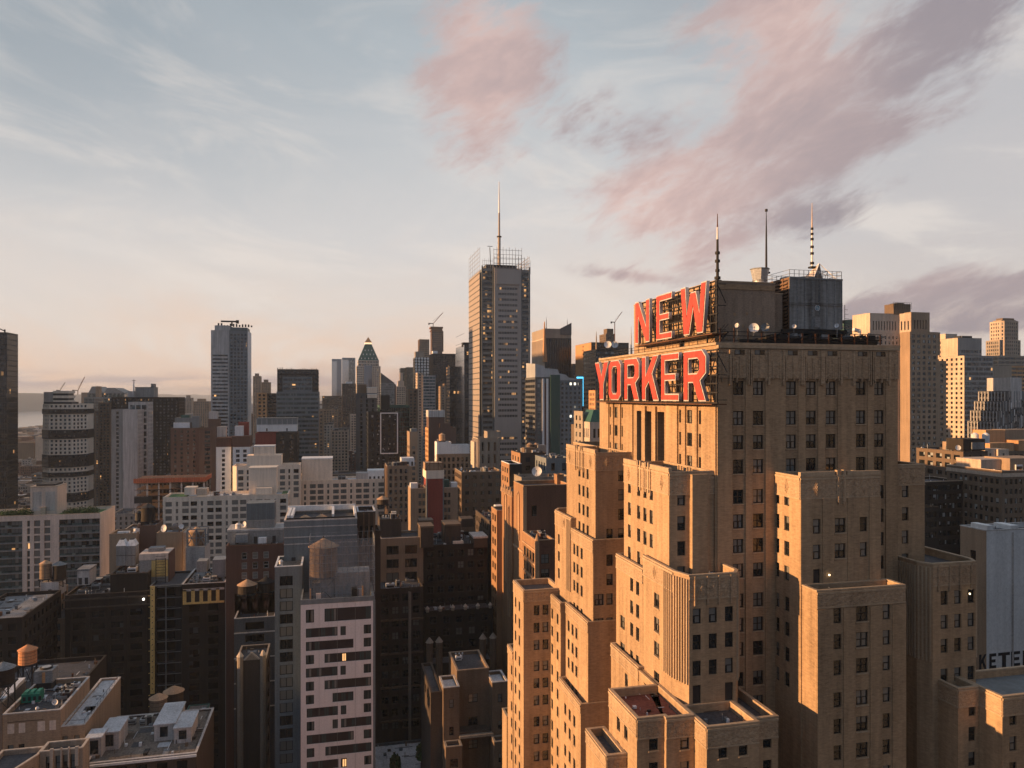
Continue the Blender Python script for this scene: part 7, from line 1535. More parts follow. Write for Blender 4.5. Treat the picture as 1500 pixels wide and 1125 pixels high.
    for px in (430, 452, 474, 497): m.box(PX(px, Yu), Yu-.05, zu-8, PX(px, Yu)+.1, Yu-.01, zu, G['greymetal'])
    m.box(PX(427, Yu), Yu-.06, PZ(826, X0, Yu), PX(433, Yu), Yu-.01, PZ(817, X0, Yu), G['door']); b.part('facade_band', m); zr = zu+.3
    m = MB(); 
    for px in (420, 425, 486, 519): m.box(PX(px, Yu), Yu+1, zr, PX(px, Yu)+.6, Yu+15, zr+1.0, G['white'])
    m.box(X0, Yu+15, zr, X1, Yu+15.6, zr+1.4, G['white']); m.box(X0+.5, Yu+.6, zr-.1, X1-.5, Yu+.9, zr+.4, G['steel']); b.part('roof_beam', m)
    Yw = 186; Xa, Xb = PX(402.5, Yw), x0-.1; zw = PZ(831, Xa, Yw); b.blk(Xa, Xb, Yw, Yw+12, 0, zw, G['slate'], S=custom([(.18, .66)], wh=2.3, fh=3.02, top=2.2, mode='obj', rec=.3, style='pane2', zlow=zlow_for(Xa, Yw, 1135), mix=[('mixed', .35), ('blind', .5), ('dark', .15)]), par=.8, cop=G['white'], roof=G['rooft'])
    x = PX(411.5, Yw+3); m = MB(); m.cyl(x, Yw+3, zw-.5, zw+.7, .45, .45, 12, G['whitem']); m.cyl(x, Yw+3, zw+.7, zw+1.1, .6, .2, 12, G['whitem']); b.part('vent_pipe', m)
    b.done(); FOOT.append((Xa, x1, Y, Yu+16, zu))
    tank_at(474, 842, 184.8, 20, 42, 'large water tank with tan cone inside the scaffold netting on the patterned tower', leg=6, wood='wood')
    tank_at(447, 765, 204, 9, 6, 'left of two tan tank cones peeking over the blue-grey block', leg=.5); tank_at(471, 764, 204, 9, 6, 'right of two tan tank cones peeking over the blue-grey block', leg=.5)
def mesh_net():
    m, N, L, P = new_mat('grey debris netting'); P.inputs['Base Color'].default_value = (.26, .27, .28, 1); P.inputs['Roughness'].default_value = .9
    out = [n for n in N if n.type == 'OUTPUT_MATERIAL'][0]; tr = N.new('ShaderNodeBsdfTransparent'); mx = N.new('ShaderNodeMixShader'); g = N.new('ShaderNodeNewGeometry'); n = N.new('ShaderNodeTexNoise'); n.inputs['Scale'].default_value = .5; n.inputs['Detail'].default_value = 4; L.new(g.outputs['Position'], n.inputs['Vector'])
    mr = N.new('ShaderNodeMapRange'); mr.inputs[1].default_value = .3; mr.inputs[2].default_value = .7; mr.inputs[3].default_value = .28; mr.inputs[4].default_value = .62; L.new(n.outputs[0], mr.inputs[0]); L.new(mr.outputs[0], mx.inputs[0]); L.new(tr.outputs[0], mx.inputs[1]); L.new(P.outputs[0], mx.inputs[2]); L.new(mx.outputs[0], out.inputs[0]); return m
pink()
# ------------------------------------------------------------------ centre dark blocks
b = T('arcaded_tower', 'dark brown gothic tower top with three tall arches, right of the blue-grey block', 203, 523.5, 550, 750, 10, G['brickb'], None, done=False, cop=G['roofwhite'], yb=900); m = MB()
for i in range(3):
    xa = b.x0+.5+i*(b.x1-b.x0-.6)/3; xb = xa+(b.x1-b.x0)/3-.7; zt = b.z1-3.2; P_ = [(xa, zt-6)]+[(xb, zt-6)]+[((xa+xb)/2+(xb-xa)/2*math.cos(t_), zt-1+(xb-xa)/2*1.2*math.sin(t_)) for t_ in [k*math.pi/6 for k in range(7)]]; m.poly([(x, b.y0-.02, z) for x, z in P_], G['dark']); m.box(xb+.1, b.y0-.4, b.z1-10, xb+.45, b.y0-.01, b.z1-.4, G['brickbb'])
b.part('arched_window', m); b.done()
S_old = st(3.1, 2.0, 2.1, 3.6, mode='obj', style='dh2', rec=.3, m=.6, mix=[('dark', .45), ('mixed', .32), ('blind', .14), ('curt', .08), ('lit', .006)])
S_oldp = dc(S_old, pier=(.35, .7))
b = T('brown_shaft', 'thin brown pier-like tower beside the netted scaffold', 206, 549, 557.5, 778, 9, G['brickb'], None, yb=1060)
b = T('gothic_loft', 'dark brown gothic loft block with tall piers and glowing corner, centre foreground', 214, 553, 620, 864, 24, G['brickb'], S_oldp, done=False, yb=1085); m = MB()
for k in range(4):
    zz = b.z1-9-k*9.5; m.box(b.x0, b.y0-.5, zz, b.x1, b.y0-.01, zz+.5, G['brickbb'])
m.box(PX(598, 214), b.y0-.8, 20, PX(602, 214), b.y0-.01, b.z1-1, G['stoneb']); b.part('string_course', m); b.junk(b.x0+1, b.x1-1, b.y0+1, b.y1-1, b.z1-.9, 9, .8)
b.blk(PX(557, 226), PX(620, 226), 226, 238, b.z1-2, PZ(790, b.x0, 226), G['brickt'], S=st(5.6, 3.6, 2.6, 4, mode='obj', style='pane2', rec=.3, top=2.2), par=.6, cop=G['tan']); b.blk(PX(556, 232), PX(588, 232), 232, 242, 40, PZ(762, b.x0, 232), G['brickb'], par=.6); b.junk(PX(560, 234), PX(584, 234), 233, 241, PZ(762, b.x0, 232)-.6, 5, .8); b.done()
m = None
tank_at(560.5, 738, 240, 8.5, 7, 'low brown water tank with wide tan cone behind the arcaded tower', leg=1.5, wood='brickb')
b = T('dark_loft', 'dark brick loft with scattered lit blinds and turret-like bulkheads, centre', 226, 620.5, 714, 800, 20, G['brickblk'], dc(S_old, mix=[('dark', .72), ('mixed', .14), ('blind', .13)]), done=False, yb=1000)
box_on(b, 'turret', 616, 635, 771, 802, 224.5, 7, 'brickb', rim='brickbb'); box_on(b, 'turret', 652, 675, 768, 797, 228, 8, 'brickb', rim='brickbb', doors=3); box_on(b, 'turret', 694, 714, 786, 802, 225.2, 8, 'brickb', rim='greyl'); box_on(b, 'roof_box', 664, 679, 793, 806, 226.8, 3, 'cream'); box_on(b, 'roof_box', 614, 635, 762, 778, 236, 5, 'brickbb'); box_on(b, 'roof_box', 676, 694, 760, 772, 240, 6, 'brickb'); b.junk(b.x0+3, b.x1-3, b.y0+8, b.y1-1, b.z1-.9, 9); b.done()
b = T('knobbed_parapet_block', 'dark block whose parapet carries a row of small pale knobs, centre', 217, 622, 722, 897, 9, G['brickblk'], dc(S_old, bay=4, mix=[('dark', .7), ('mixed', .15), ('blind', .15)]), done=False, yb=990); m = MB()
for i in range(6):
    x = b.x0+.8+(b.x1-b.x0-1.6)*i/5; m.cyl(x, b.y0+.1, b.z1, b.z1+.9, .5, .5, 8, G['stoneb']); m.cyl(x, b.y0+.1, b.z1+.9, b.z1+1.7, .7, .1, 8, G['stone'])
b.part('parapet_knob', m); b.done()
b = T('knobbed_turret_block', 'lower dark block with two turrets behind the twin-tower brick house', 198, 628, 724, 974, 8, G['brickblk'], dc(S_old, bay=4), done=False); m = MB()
for px in (629, 643, 707, 722):
    x = PX(px, 198); m = MB(); m.cyl(x, 197.8, b.z1-8, b.z1+6, .9, .9, 8, G['brickbb']); m.cyl(x, 197.8, b.z1+6, b.z1+7.3, 1.1, .15, 8, G['stoneb']); b.part('turret', m)
b.done()
def twin():
    Y = 163; b = Bld('twin_tower_brick_house', 'brown brick building with two square corner towers and recessed centre, bottom centre', PX(697, Y), Y+10); z1 = PZ(1008, PX(652, Y), Y); w = st(4.2, 1.0, 1.9, 6.0, mode='obj', style='dh1', rec=.3, top=2.6, m=.5, zlow=zlow_for(PX(690, Y), Y, 1140))
    xa, xb, xc, xd = PX(649.5, Y), PX(673, Y), PX(721, Y), PX(744, Y); b.blk(xa, xb, Y, Y+7, 0, z1, G['brickbb'], S=w, par=.7, cop=G['greyl'], roof=G['roofwhite']); b.blk(xc, xd, Y, Y+7, 0, z1+.2, G['brickbb'], S=w, W=None, par=.7, cop=G['greyl'], roof=G['roofwhite'])
    b.blk(xb+.02, xc-.02, Y+3.5, Y+16, 0, z1+2.2, G['brickbb'], S=st(3.4, 2.2, 2.0, 5.2, mode='obj', style='dh2', rec=.3, top=5.4, zlow=zlow_for(PX(690, Y), Y, 1140), mix=[('dark', .6), ('mixed', .4)]), par=.7, cop=G['brickt']); b.blk(xa-2.6, xa-.02, Y+1.5, Y+20, 0, z1-1.4, G['brickb'], W=dc(S_old, zlow=60), par=.5)
    zb_ = PZ(1083, PX(652, Y), Y); m = MB(); m.box(xb+.1, Y+.6, zb_, xc-.1, Y+3.4, zb_+.9, G['brickb']); m.box(xb, Y-.5, zb_-.1, xc+.2, Y+.55, zb_+.4, G['stoneb']); b.part('balcony_ledge', m)
    b.blk(PX(653, Y-3), PX(677, Y-3), Y-3, Y-.05, 0, PZ(1086, PX(652, Y), Y), G['brickbb'], S=dc(w, style='dh2', ww=1.8), W=None, par=.6, cop=G['stoneb']); b.blk(PX(724, Y-3), PX(748, Y-3), Y-3, Y-.05, 0, PZ(1086, PX(652, Y), Y), G['brickbb'], S=dc(w, style='dh2', ww=1.8), W=None, par=.6, cop=G['stoneb']); b.junk(xb+.3, xc-.3, Y+8, Y+15, z1+1.5, 3, .6); b.done(); FOOT.append((xa, xd, Y, Y+16, z1))
twin()
b = T('white_roof_block', 'low block with snowy white roof terrace at the bottom centre', 172, 545, 640, 1140, 26, G['greyd'], None, z=PZ(1085, PX(600, 198), 198), roof=G['roofw2'] if 'roofw2' in G else G['roofwhite'], par=.5, done=False); b.done()
for i, (px, yy, h, l) in enumerate(((579, 180, 6.5, 'dark bare-looking conifer left on the white roof terrace'), (617, 183, 7, 'dark conifer in the middle of the white roof terrace'), (626, 175, 4.5, 'round dark shrub right on the white roof terrace'))): foliage(PX(px, yy), yy, b.z1-.4, 1.1, 1.1, h, 380, l, 'tree', 'terrace_tree', True, 'trees on the white roof terrace')
# red stripe building
def redstripe():
    Y = 330; b = Bld('red_stripe_building', 'apartment block with a tall dark red central stripe under a scaffolded tank box', PX(635, Y), Y+8); x0, x1, x2, x3 = PX(601.5, Y), PX(625.5, Y), PX(648, Y), PX(670.5, Y); z = PZ(716, x0, Y)
    s = custom([(.48, .66), (.72, .9)], wh=2.0, fh=3.3, top=2.2, mode='obj', rec=.4, style='dh2', zlow=zlow_for(x0, Y, 790)); s2 = custom([(.1, .28), (.34, .52)], wh=2.0, fh=3.3, top=2.2, mode='obj', rec=.4, style='dh2', zlow=zlow_for(x0, Y, 790))
    b.blk(x0, x1, Y, Y+12, 0, z, G['brickt'], S=s, W=None, par=.8, cop=G['tan']); b.blk(x2, x3, Y, Y+12, 0, z, G['brickt'], S=s2, par=.8, cop=G['tan']); b.blk(x1+.02, x2-.02, Y-1.5, Y+12, 0, PZ(701, x1, Y), G['redpaint'], par=0)
    m = MB(); m.box(x1-.6, Y-1.6, PZ(701, x1, Y)+.01, x2+.6, Y+11, PZ(689, x1, Y), G['cream']); m.box(x1-.5, Y-1.7, 0, x1+.01, Y-.01, PZ(701, x1, Y)-.05, G['slate']); m.box(x2-.01, Y-1.7, 0, x2+.5, Y-.01, PZ(701, x1, Y)-.05, G['slate']); b.part('pale_attic', m)
    box_on(b, 'roof_box', 601.5, 612, 708, 717, Y+2, 4, 'white'); box_on(b, 'roof_box', 661, 670, 707, 717, Y+2, 4, 'white'); box_on(b, 'roof_box', 648, 658, 703, 716, Y+5, 4, 'teal'); b.junk(x0+1, x1-1, Y+4, Y+11, z-.8, 4, .7)
    xa, xb = PX(622.5, Y), PX(648, Y); zb_, zt = PZ(689, xa, Y)+.02, PZ(668, xa, Y); m = MB(); m.box(xa, Y-1, zb_, xb, Y+7, zt-3, G['brickt']); b.part('tank_enclosure', m); m = MB()
    for i in range(5): xx = xa+(xb-xa)*i/4; m.bar((xx, Y-1.2, zb_), (xx, Y-1.2, zt), .14, G['rust'])
    for zz in (zb_+.2, (zb_+zt)/2, zt): m.bar((xa, Y-1.2, zz), (xb, Y-1.2, zz), .14, G['rust'])
    m.bar((xa, Y-1.2, zb_), ((xa+xb)/2, Y-1.2, zt), .12, G['rust']); m.bar((xb, Y-1.2, zb_), ((xa+xb)/2, Y-1.2, zt), .12, G['rust']); b.part('scaffold', m); b.done(); FOOT.append((x0, x3, Y, Y+12, z))
redstripe()
b = T('pale_dot_brick_block', 'broad brown brick office block with rows of small paired pale windows, centre right', 345, 676, 737, 692, 20, G['brickbb'], st(3.9, 1.9, 1.7, 3.7, mode='obj', style='dh2', rec=.3, m=.8, mix=[('mixed', .4), ('blind', .3), ('dark', .3)]), side=S_off, done=False, yb=800, cop=G['stoneb']); b.junk(b.x0+1, b.x1-1, b.y0+1, b.y0+8, b.z1-.9, 5); b.done()
def lodeco():
    Y = 372; b = Bld('small_deco_tower', 'weathered art deco tower top with vertical fins in front of the skyscraper base', PX(717, Y), Y+7); x0, x1 = PX(700, Y), PX(732, Y); z = PZ(642, x0, Y); s = st(2.9, .9, 4.5, 6.2, mode='sheet', glass='sheetdark', rec=.4, top=2, m=.9, pier=(.5, .7), zlow=60)
    b.blk(x0, x1, Y, Y+14, 0, z, G['stoneb'], S=s, W=dc(s, wall=G['stone']), par=.6); b.blk(PX(694.5, Y+3), x0-.02, Y+3, Y+13, 0, PZ(648, x0, Y), G['stone'], par=.4); b.blk(PX(714, Y+3), PX(734, Y+3), Y+3, Y+12, z-2, PZ(633, x0, Y), G['stoneb'], par=.5); b.done(); FOOT.append((x0, x1, Y, Y+14, z))  # paler limestone on the west stands in for its sunlit edge
lodeco()
b = T('white_stucco_house', 'white stucco roof house in two steps with a water tank behind, near the skyscraper', 400, 640, 661, 648, 9, G['white'], None, done=False); b.blk(PX(661.2, 400), PX(688, 400), 400.1, 409, 0, b.z1-1.7, G['white'], par=.4); b.blk(PX(640, 398), PX(694, 398), 397, 399.9, 0, PZ(666, b.x0, 398), G['brickt'], S=st(2.4, 1.2, 2.2, 3.4, mode='sheet', glass='sheetdark', zlow=80, m=.4), par=.4); b.done()
tank_at(647.5, 645.5, 407, 4.8, 8.5, 'tan water tank behind the white stucco roof house', leg=1.5, wood='woodc')
b = T('red_brown_setback', 'red-brown brick setback block with checkered white attic left of the skyscraper', 450, 627.5, 668, 627, 16, G['brickr'], None, side=dc(S_res, wall=G['orange']), done=False); box_on(b, 'upper_setback', 628, 651, 611, 627, 453, 12, 'brickr'); box_on(b, 'checkered_attic', 627.5, 651, 601, 611, 452.5, 12, 'greyl', ribs=9, ribm='white'); box_on(b, 'upper_setback', 644, 660, 620, 627, 452, 8, 'brickr'); b.done()
b = T('brown_gothic_block', 'tan-brown ornate block with many narrow windows left of the red stripe building', 372, 567, 600, 683, 18, G['brickt'], st(2.6, 1.2, 2.2, 3.4, mode='sheet', glass='sheet', m=.5, pier=(.3, .5)), done=False, yb=770); b.junk(b.x0, b.x1, b.y0+1, b.y1, b.z1-.9, 4); box_on(b, 'roof_shed', 588, 607, 671, 683, 380, 8, 'whitem', doors=3); b.done()
# the sunlit orange brick building in front of the hotel
def orangeb():
    Y = 190; X = 48.0; b = Bld('arched_brick_building', 'sunlit orange brick building with tall blind arches and ornate roofline left of the hotel', 56, 198); G['ob'] = wall('warm orange brick', (.29, .165, .09), var=.35); G['obt'] = wall('warm terracotta trim', (.40, .26, .16)); G['obd'] = wall('deep brown brick', (.15, .075, .05), var=.5)  # brick split in two: orange for lit west faces, darkened for shaded south faces
    z1 = PZ(712, X, Y); b.blk(X, PX(836, Y), Y, 201, 0, z1, G['ob'], S=dict(ops=lambda W, z0, z1_, p, u: [(2.2, 3.6, z1_-8, z1_-5.2), (2.2, 3.6, z1_-14.5, z1_-12)], mode='sheet', glass='sheetdark', rec=.3, wall=G['obd']), W=None, par=.8, cop=G['obt'])
    z2 = PZ(720, X, 205); b.blk(X-.6, X+12, 201.02, 206.5, 0, z2-1, G['ob'], par=.5, cop=G['obt']); b.blk(X+.1, X+12, 206.52, 216, 0, z2-.2, G['ob'], par=.5, cop=G['obt']); b.blk(X-1.5, X+12, 216.02, 224, 0, z2-7, G['ob'], W=S_off, par=.5, cop=G['obt'])
    # blind arches
    m = MB()
    for yc, w, za, zb_ in ((195.5, 2.4, z1-15, z1-3.5), (204, 1.6, z1-38, z1-8), (211, 2.6, z1-30, z1-6)):
        xo = X-.03 if yc < 201 else X-.63 if yc < 206 else X+.07
        P_ = [(yc+w/2*math.cos(t_), zb_+w/2*1.1*math.sin(t_)) for t_ in [k*math.pi/8 for k in range(9)]]; pts = [(xo, yc-w/2, za), (xo, yc+w/2, za)]+[(xo, y, z) for y, z in P_]; m.poly(pts[::-1], G['obd'] if w < 2 else G['obt'])
        for k in range(8): a, c = P_[k], P_[k+1]; m.bar((xo-.08, a[0], a[1]), (xo-.08, c[0], c[1]), .3, G['obt'])
        m.bar((xo-.08, yc-w/2, za), (xo-.08, yc-w/2, zb_), .3, G['obt']); m.bar((xo-.08, yc+w/2, za), (xo-.08, yc+w/2, zb_), .3, G['obt'])
    b.part('blind_arch', m); m = MB(); r = random.Random(6)
    for i in range(9): y = 202+i*1.6; m.cyl(X-.3, y, z2-1, z2+.4+.9*(i % 2), .42, .2, 8, G['obt'])
    m.box(X-.3, Y-.3, z1-17.5, X-.01, 201, z1-17, G['obt']); m.box(X-.2, Y-.3, z1-16, X+.8, Y-.02, z1-.2, G['obt']); b.part('ornate_roofline', m)
    Y2 = 177; z3 = PZ(792, X, Y2); wW = st(3.0, 1.9, 2.3, 3.6, mode='obj', style='dh2', rec=.3, top=3.4, m=.8, zlow=60); wS = st(3.0, 2.1, 2.3, 3.6, mode='obj', style='dh2', rec=.3, top=3.4, m=1.0, zlow=60)
    b.blk(X-.2, PX(812, Y2), Y2, Y-.05, 0, z3, G['ob'], S=dc(wS, wall=G['obd']), W=dc(wW), par=.8, cop=G['obt']); b.blk(PX(812, Y2)+.02, PX(850, Y2), Y2+5, Y-.05, 0, z3-4, G['obd'], par=.6); m = MB()
    for k in range(6): zz = z3-2.6-k*3.6*1.0; m.box(X-.45, Y2-.2, zz, X-.22, Y-.1, zz+.35, G['obt'])
    for k in range(3): m.cyl(X+.2+k*5.0, Y2+.2, z3, z3+1.6, .6, .15, 8, G['obt'])
    m.box(X-.5, Y2-.4, 0, X+.6, Y2-.02, z3-.1, G['obt']); b.part('string_course', m); b.junk(X+1, X+7, Y2+3, Y2+12, z3-.8, 5, .6); b.done(); FOOT.append((X-2, X+20, Y2, 224, z1))
orangeb()
dish(786.5, 691, 194, 1.35, 'big white dish standing on the orange brick building roof', azd=200, el=20)
b = T('roof_stub', 'small orange lit brick chimney box right of the big white dish', 198, 816, 826, 696, 3, G['ob'], None, z0=104)
b = T('water_tower_roof_block', 'dark cluttered roof block with two small tanks at the foot of the skyscraper', 262, 762, 800, 664, 14, G['brickb'], S_res, done=False, yb=760, side=dc(S_res, wall=G['ob'])); box_on(b, 'roof_shed', 768, 785, 656, 664, 266, 4, 'brickbb'); box_on(b, 'roof_shed', 788, 800, 652, 664, 268, 4, 'grey'); b.junk(b.x0, b.x1, b.y0+1, b.y1, b.z1-.9, 6, .8); b.done()
tank_at(776, 657, 270, 4.5, 6, 'left of two little bulbous tanks below the teal gridded block', leg=1, wood='wood'); tank_at(785, 657, 270, 4.5, 6, 'right of two little bulbous tanks below the teal gridded block', leg=1, wood='wood')
b = T('slate_roof_block', 'low grey-blue roofed block with tall windows right of the two little tanks', 240, 800, 836, 672, 14, G['slate'], st(3, 1.3, 2.6, 4, mode='sheet', glass='sheetdark', m=.5), done=False, yb=720, roof=G['rooflight']); b.junk(b.x0, b.x1, b.y0+1, b.y1, b.z1-.9, 6, .8); b.done()
b = T('black_box_block', 'black box shaped block with white edge line left of the orange brick building', 238, 746, 764, 680, 12, G['black'], None, cop=G['white'], side=dc(S_res, wall=G['ob'])); b = T('olive_block', 'olive brown brick block with small windows behind the orange brick building', 228, 764, 836, 700, 10, G['stoneb'], dc(S_res, bay=5), yb=740)
b = T('narrow_street_block', 'tall narrow dark block with a white roof shed left of the orange brick building', 232, 717, 738, 764, 24, G['brickb'], S_res, done=False, yb=1000, side=dc(S_res)); box_on(b, 'roof_shed', 728, 738, 742, 762, 236, 5, 'whitem'); b.junk(b.x0, b.x1, b.y0+4, b.y1, b.z1-.9, 3, .6); b.done()
# ================================================================== filler city blocks, ground, river, hills, air
def table(tab, x):
    for (a, fa), (c, fc) in zip(tab, tab[1:]):
        if a <= x <= c: return fa+(fc-fa)*(x-a)/(c-a)
    return tab[0][1] if x < tab[0][0] else tab[-1][1]
LIM = [(200, [(-200, 1010), (300, 1000), (345, 1010), (560, 1090), (735, 1010), (745, 740), (870, 690), (1330, 800), (1600, 820)]),
       (240, [(-200, 930), (330, 900), (345, 900), (560, 900), (735, 880), (745, 720), (870, 690), (1330, 770), (1600, 790)]),
       (300, [(-200, 800), (160, 855), (330, 850), (420, 800), (560, 800), (600, 790), (735, 770), (745, 715), (870, 680), (1350, 745), (1600, 760)]),
       (345, [(-200, 790), (230, 800), (430, 800), (560, 790), (735, 750), (745, 690), (870, 670), (1350, 720), (1600, 740)]),
       (420, [(-200, 745), (160, 760), (230, 770), (560, 735), (600, 705), (735, 690), (870, 655), (1350, 700), (1600, 690)]),
       (560, [(-200, 715), (165, 735), (230, 730), (430, 705), (600, 675), (870, 640), (1350, 640), (1600, 620)]),
       (760, [(-200, 672), (130, 672), (300, 668), (430, 664), (600, 640), (870, 620), (1600, 610)]),
       (1100, [(-200, 665), (60, 665), (125, 640), (300, 630), (600, 608), (870, 600), (1600, 600)]),
       (1600, [(-200, 645), (62, 640), (110, 612), (300, 605), (600, 597), (870, 592), (1600, 592)]), (3000, [(-200, 622), (62, 620), (110, 600), (300, 592), (600, 586), (1600, 586)]), (6000, [(-200, 588), (1600, 584)])]
def limit(px, Y):
    for (a, ta), (c, tc_) in zip(LIM, LIM[1:]):
        if a <= Y <= c: f = (Y-a)/(c-a); return table(ta, px)*(1-f)+table(tc_, px)*f
    return table(LIM[0][1] if Y < LIM[0][0] else LIM[-1][1], px)
LMK = [(25, 610, 'the black tower at the left edge'), (90, 660, 'the black-banded cream tower'), (190, 660, 'the grey concrete slab'), (240, 660, 'the wide very dark tower'), (300, 690, 'the dark brick apartments'), (350, 690, 'the white gridded flats'), (405, 650, 'the white and teal box roof'), (440, 620, 'the dark stepped glass office'),
       (335, 600, 'the tallest left-hand tower'), (540, 560, 'the pyramid-roofed tower'), (560, 640, 'the white-outlined black tower'), (625, 640, 'the silver glass tower'), (636, 720, 'the red stripe building'), (735, 600, 'the tall rod-screened skyscraper'), (820, 600, 'the teal gridded block'),
       (100, 800, 'the beige balcony block'), (330, 760, 'the long cream apartments'), (500, 730, 'the rear cream wing'), (160, 920, 'the sooty dark block'), (250, 720, 'the unfinished orange-netted frame'), (490, 960, 'the pinkish patterned tower'), (370, 830, 'the pale-windowed brick block'), (590, 920, 'the gothic loft'), (670, 850, 'the dark loft with turrets'), (760, 760, 'the sunlit orange brick building'), (700, 750, 'the pale-dotted brick block'),
       (1350, 600, 'the art deco tower'), (1425, 560, 'the pale stepped office'), (1480, 600, 'the striped modern tower'), (1470, 720, 'the arched brick loft'), (1470, 850, 'the white lettered wall'), (700, 1040, 'the twin-towered brick house'), (60, 1060, 'the lower left tan block')]
USED = {}
def where(px, py):
    d, x, y, n = min((math.hypot(px-a, (py-c)*1.2), a, c, n) for a, c, n in LMK); dx, dy = px-x, py-y
    s = 'well ' if d > 55 else ''
    if abs(dx) > abs(dy)*1.4: r = s+('right of ' if dx > 0 else 'left of ')
    elif abs(dy) > abs(dx)*1.4: r = s+('below ' if dy > 0 else 'above ')
    else: r = ('down ' if dy > 0 else 'up ')+('right from ' if dx > 0 else 'left from ')
    return r+n
RND = random.Random(77)
FM = [('brickb', 'dark brown brick'), ('brickbb', 'brown brick'), ('brickt', 'tan brick'), ('brickr', 'red brick'), ('stoneb', 'weathered stone'), ('grey', 'grey concrete'), ('greyl', 'pale grey'), ('tan', 'pale tan'), ('greyd', 'charcoal'), ('brickd', 'dark red brick'), ('slate', 'blue-grey'), ('white', 'white')]
WT = [5, 5, 4, 3, 3, 3, 2, 2, 3, 2, 1, 1]
AVE = [100+280*k for k in range(-5, 9)]; STR = [145+80*k for k in range(0, 90)]
def clash(x0, x1, y0, y1):
    for a, c, d_, e, _ in FOOT:
        if x0 < c+.8 and x1 > a-.8 and y0 < e+.8 and y1 > d_-.8: return True
    return False
blocks = []; cands = []
for ai in range(len(AVE)-1):
    for si in range(len(STR)-1):
        bx0, bx1 = AVE[ai]+14, AVE[ai+1]-14; by0, by1 = STR[si]+8, STR[si+1]-8
        c = [proj(x, y, 0)[0] for x in (bx0, bx1) for y in (by0, by1)]
        if max(c) < -120 or min(c) > 1620: continue
        blocks.append((bx0, bx1, by0, by1))
        if by0 > 1400: continue
        for row in (0, 1):
            y0 = by0+1 if row == 0 else by0+33; D = 28
            x = bx0+1
            while x < bx1-10:
                w = RND.uniform(14, 26) if by0 < 500 else RND.uniform(22, 40) if by0 < 900 else RND.uniform(30, 60); w = min(w, bx1-1-x)
                cands.append((x, x+w-.6, y0+RND.uniform(0, 2), y0+D-RND.uniform(0, 6))); x += w
RND.shuffle(cands); nf = 0; kept = []
def hidden(px, Y): return 872 < px < 1335 and Y > 140
for x0, x1, y0, y1 in cands:
    if y0 < 160 and x0 > 20: continue
    pa, pb = proj(x0, y0, 50)[0], proj(x1, y0, 50)[0]
    if pb < -20 or pa > 1520 or (hidden(pa, y0) and hidden(pb, y0)): continue
    if clash(x0, x1, y0, y1): continue
    pm = min(max((pa+pb)/2, -10), 1510); lim = max(limit(pa, y0), limit(pb, y0), limit(pm, y0)); d = dep((x0+x1)/2, y0); zl = CZ-(lim-HY)/FX*d
    if zl < 8: zl = 8 if y0 > 350 else 0
    if zl < 7: continue
    base = RND.choice([16, 20, 24, 32, 45, 60, 80]) if x0 > -400 else RND.choice([10, 13, 16, 20, 28])
    if pm < 170 and y0 > 360: base = RND.choice([9, 12, 15, 18, 24])
    h = min(zl, base*RND.uniform(.8, 1.2)) if y0 > 300 else zl*RND.uniform(.85, 1.0)
    top = proj((x0+x1)/2, y0, h)
    if top[1] > 1120: continue
    kept.append((y0, x0, x1, y1, h, pm))
kept.sort(); kept = kept[:2500]
# keep only those some part of which is likely to be seen: simple occlusion against things in front on a column grid
colmin = {}
def seen(px0, px1, pyt, y):
    n = 0; v = 0
    for p in range(int(px0), int(px1)+1, 4):
        n += 1; t_ = 1e9
        for (Yf, t2) in colmin.get(p//4, []):
            if Yf < y: t_ = min(t_, t2)
        if pyt < t_-1.5: v += 1
    return v/max(1, n)
for a, c, y0, y1, z in [f for f in FOOT if f[2] > 50]:
    xs = [proj(a, y0, z), proj(c, y0, z), proj(a, y1, z), proj(c, y1, z)]; lo, hi = min(q[0] for q in xs), max(q[0] for q in xs); t_ = (xs[0][1]+xs[1][1])/2
    for p in range(int(lo)//4, int(hi)//4+1): colmin.setdefault(p, []).append((y0, t_))
n_f = 0
fill_specs = [dc(S_res, bay=3.0, ww=1.3, wh=1.8), dc(S_res, bay=4, ww=2.2, wh=1.8, glass='sheetrow'), dc(S_off, bay=3.4, ww=2.2, wh=1.9), dc(S_rib), dc(S_res, bay=2.6, ww=1.1), dc(S_pier)]
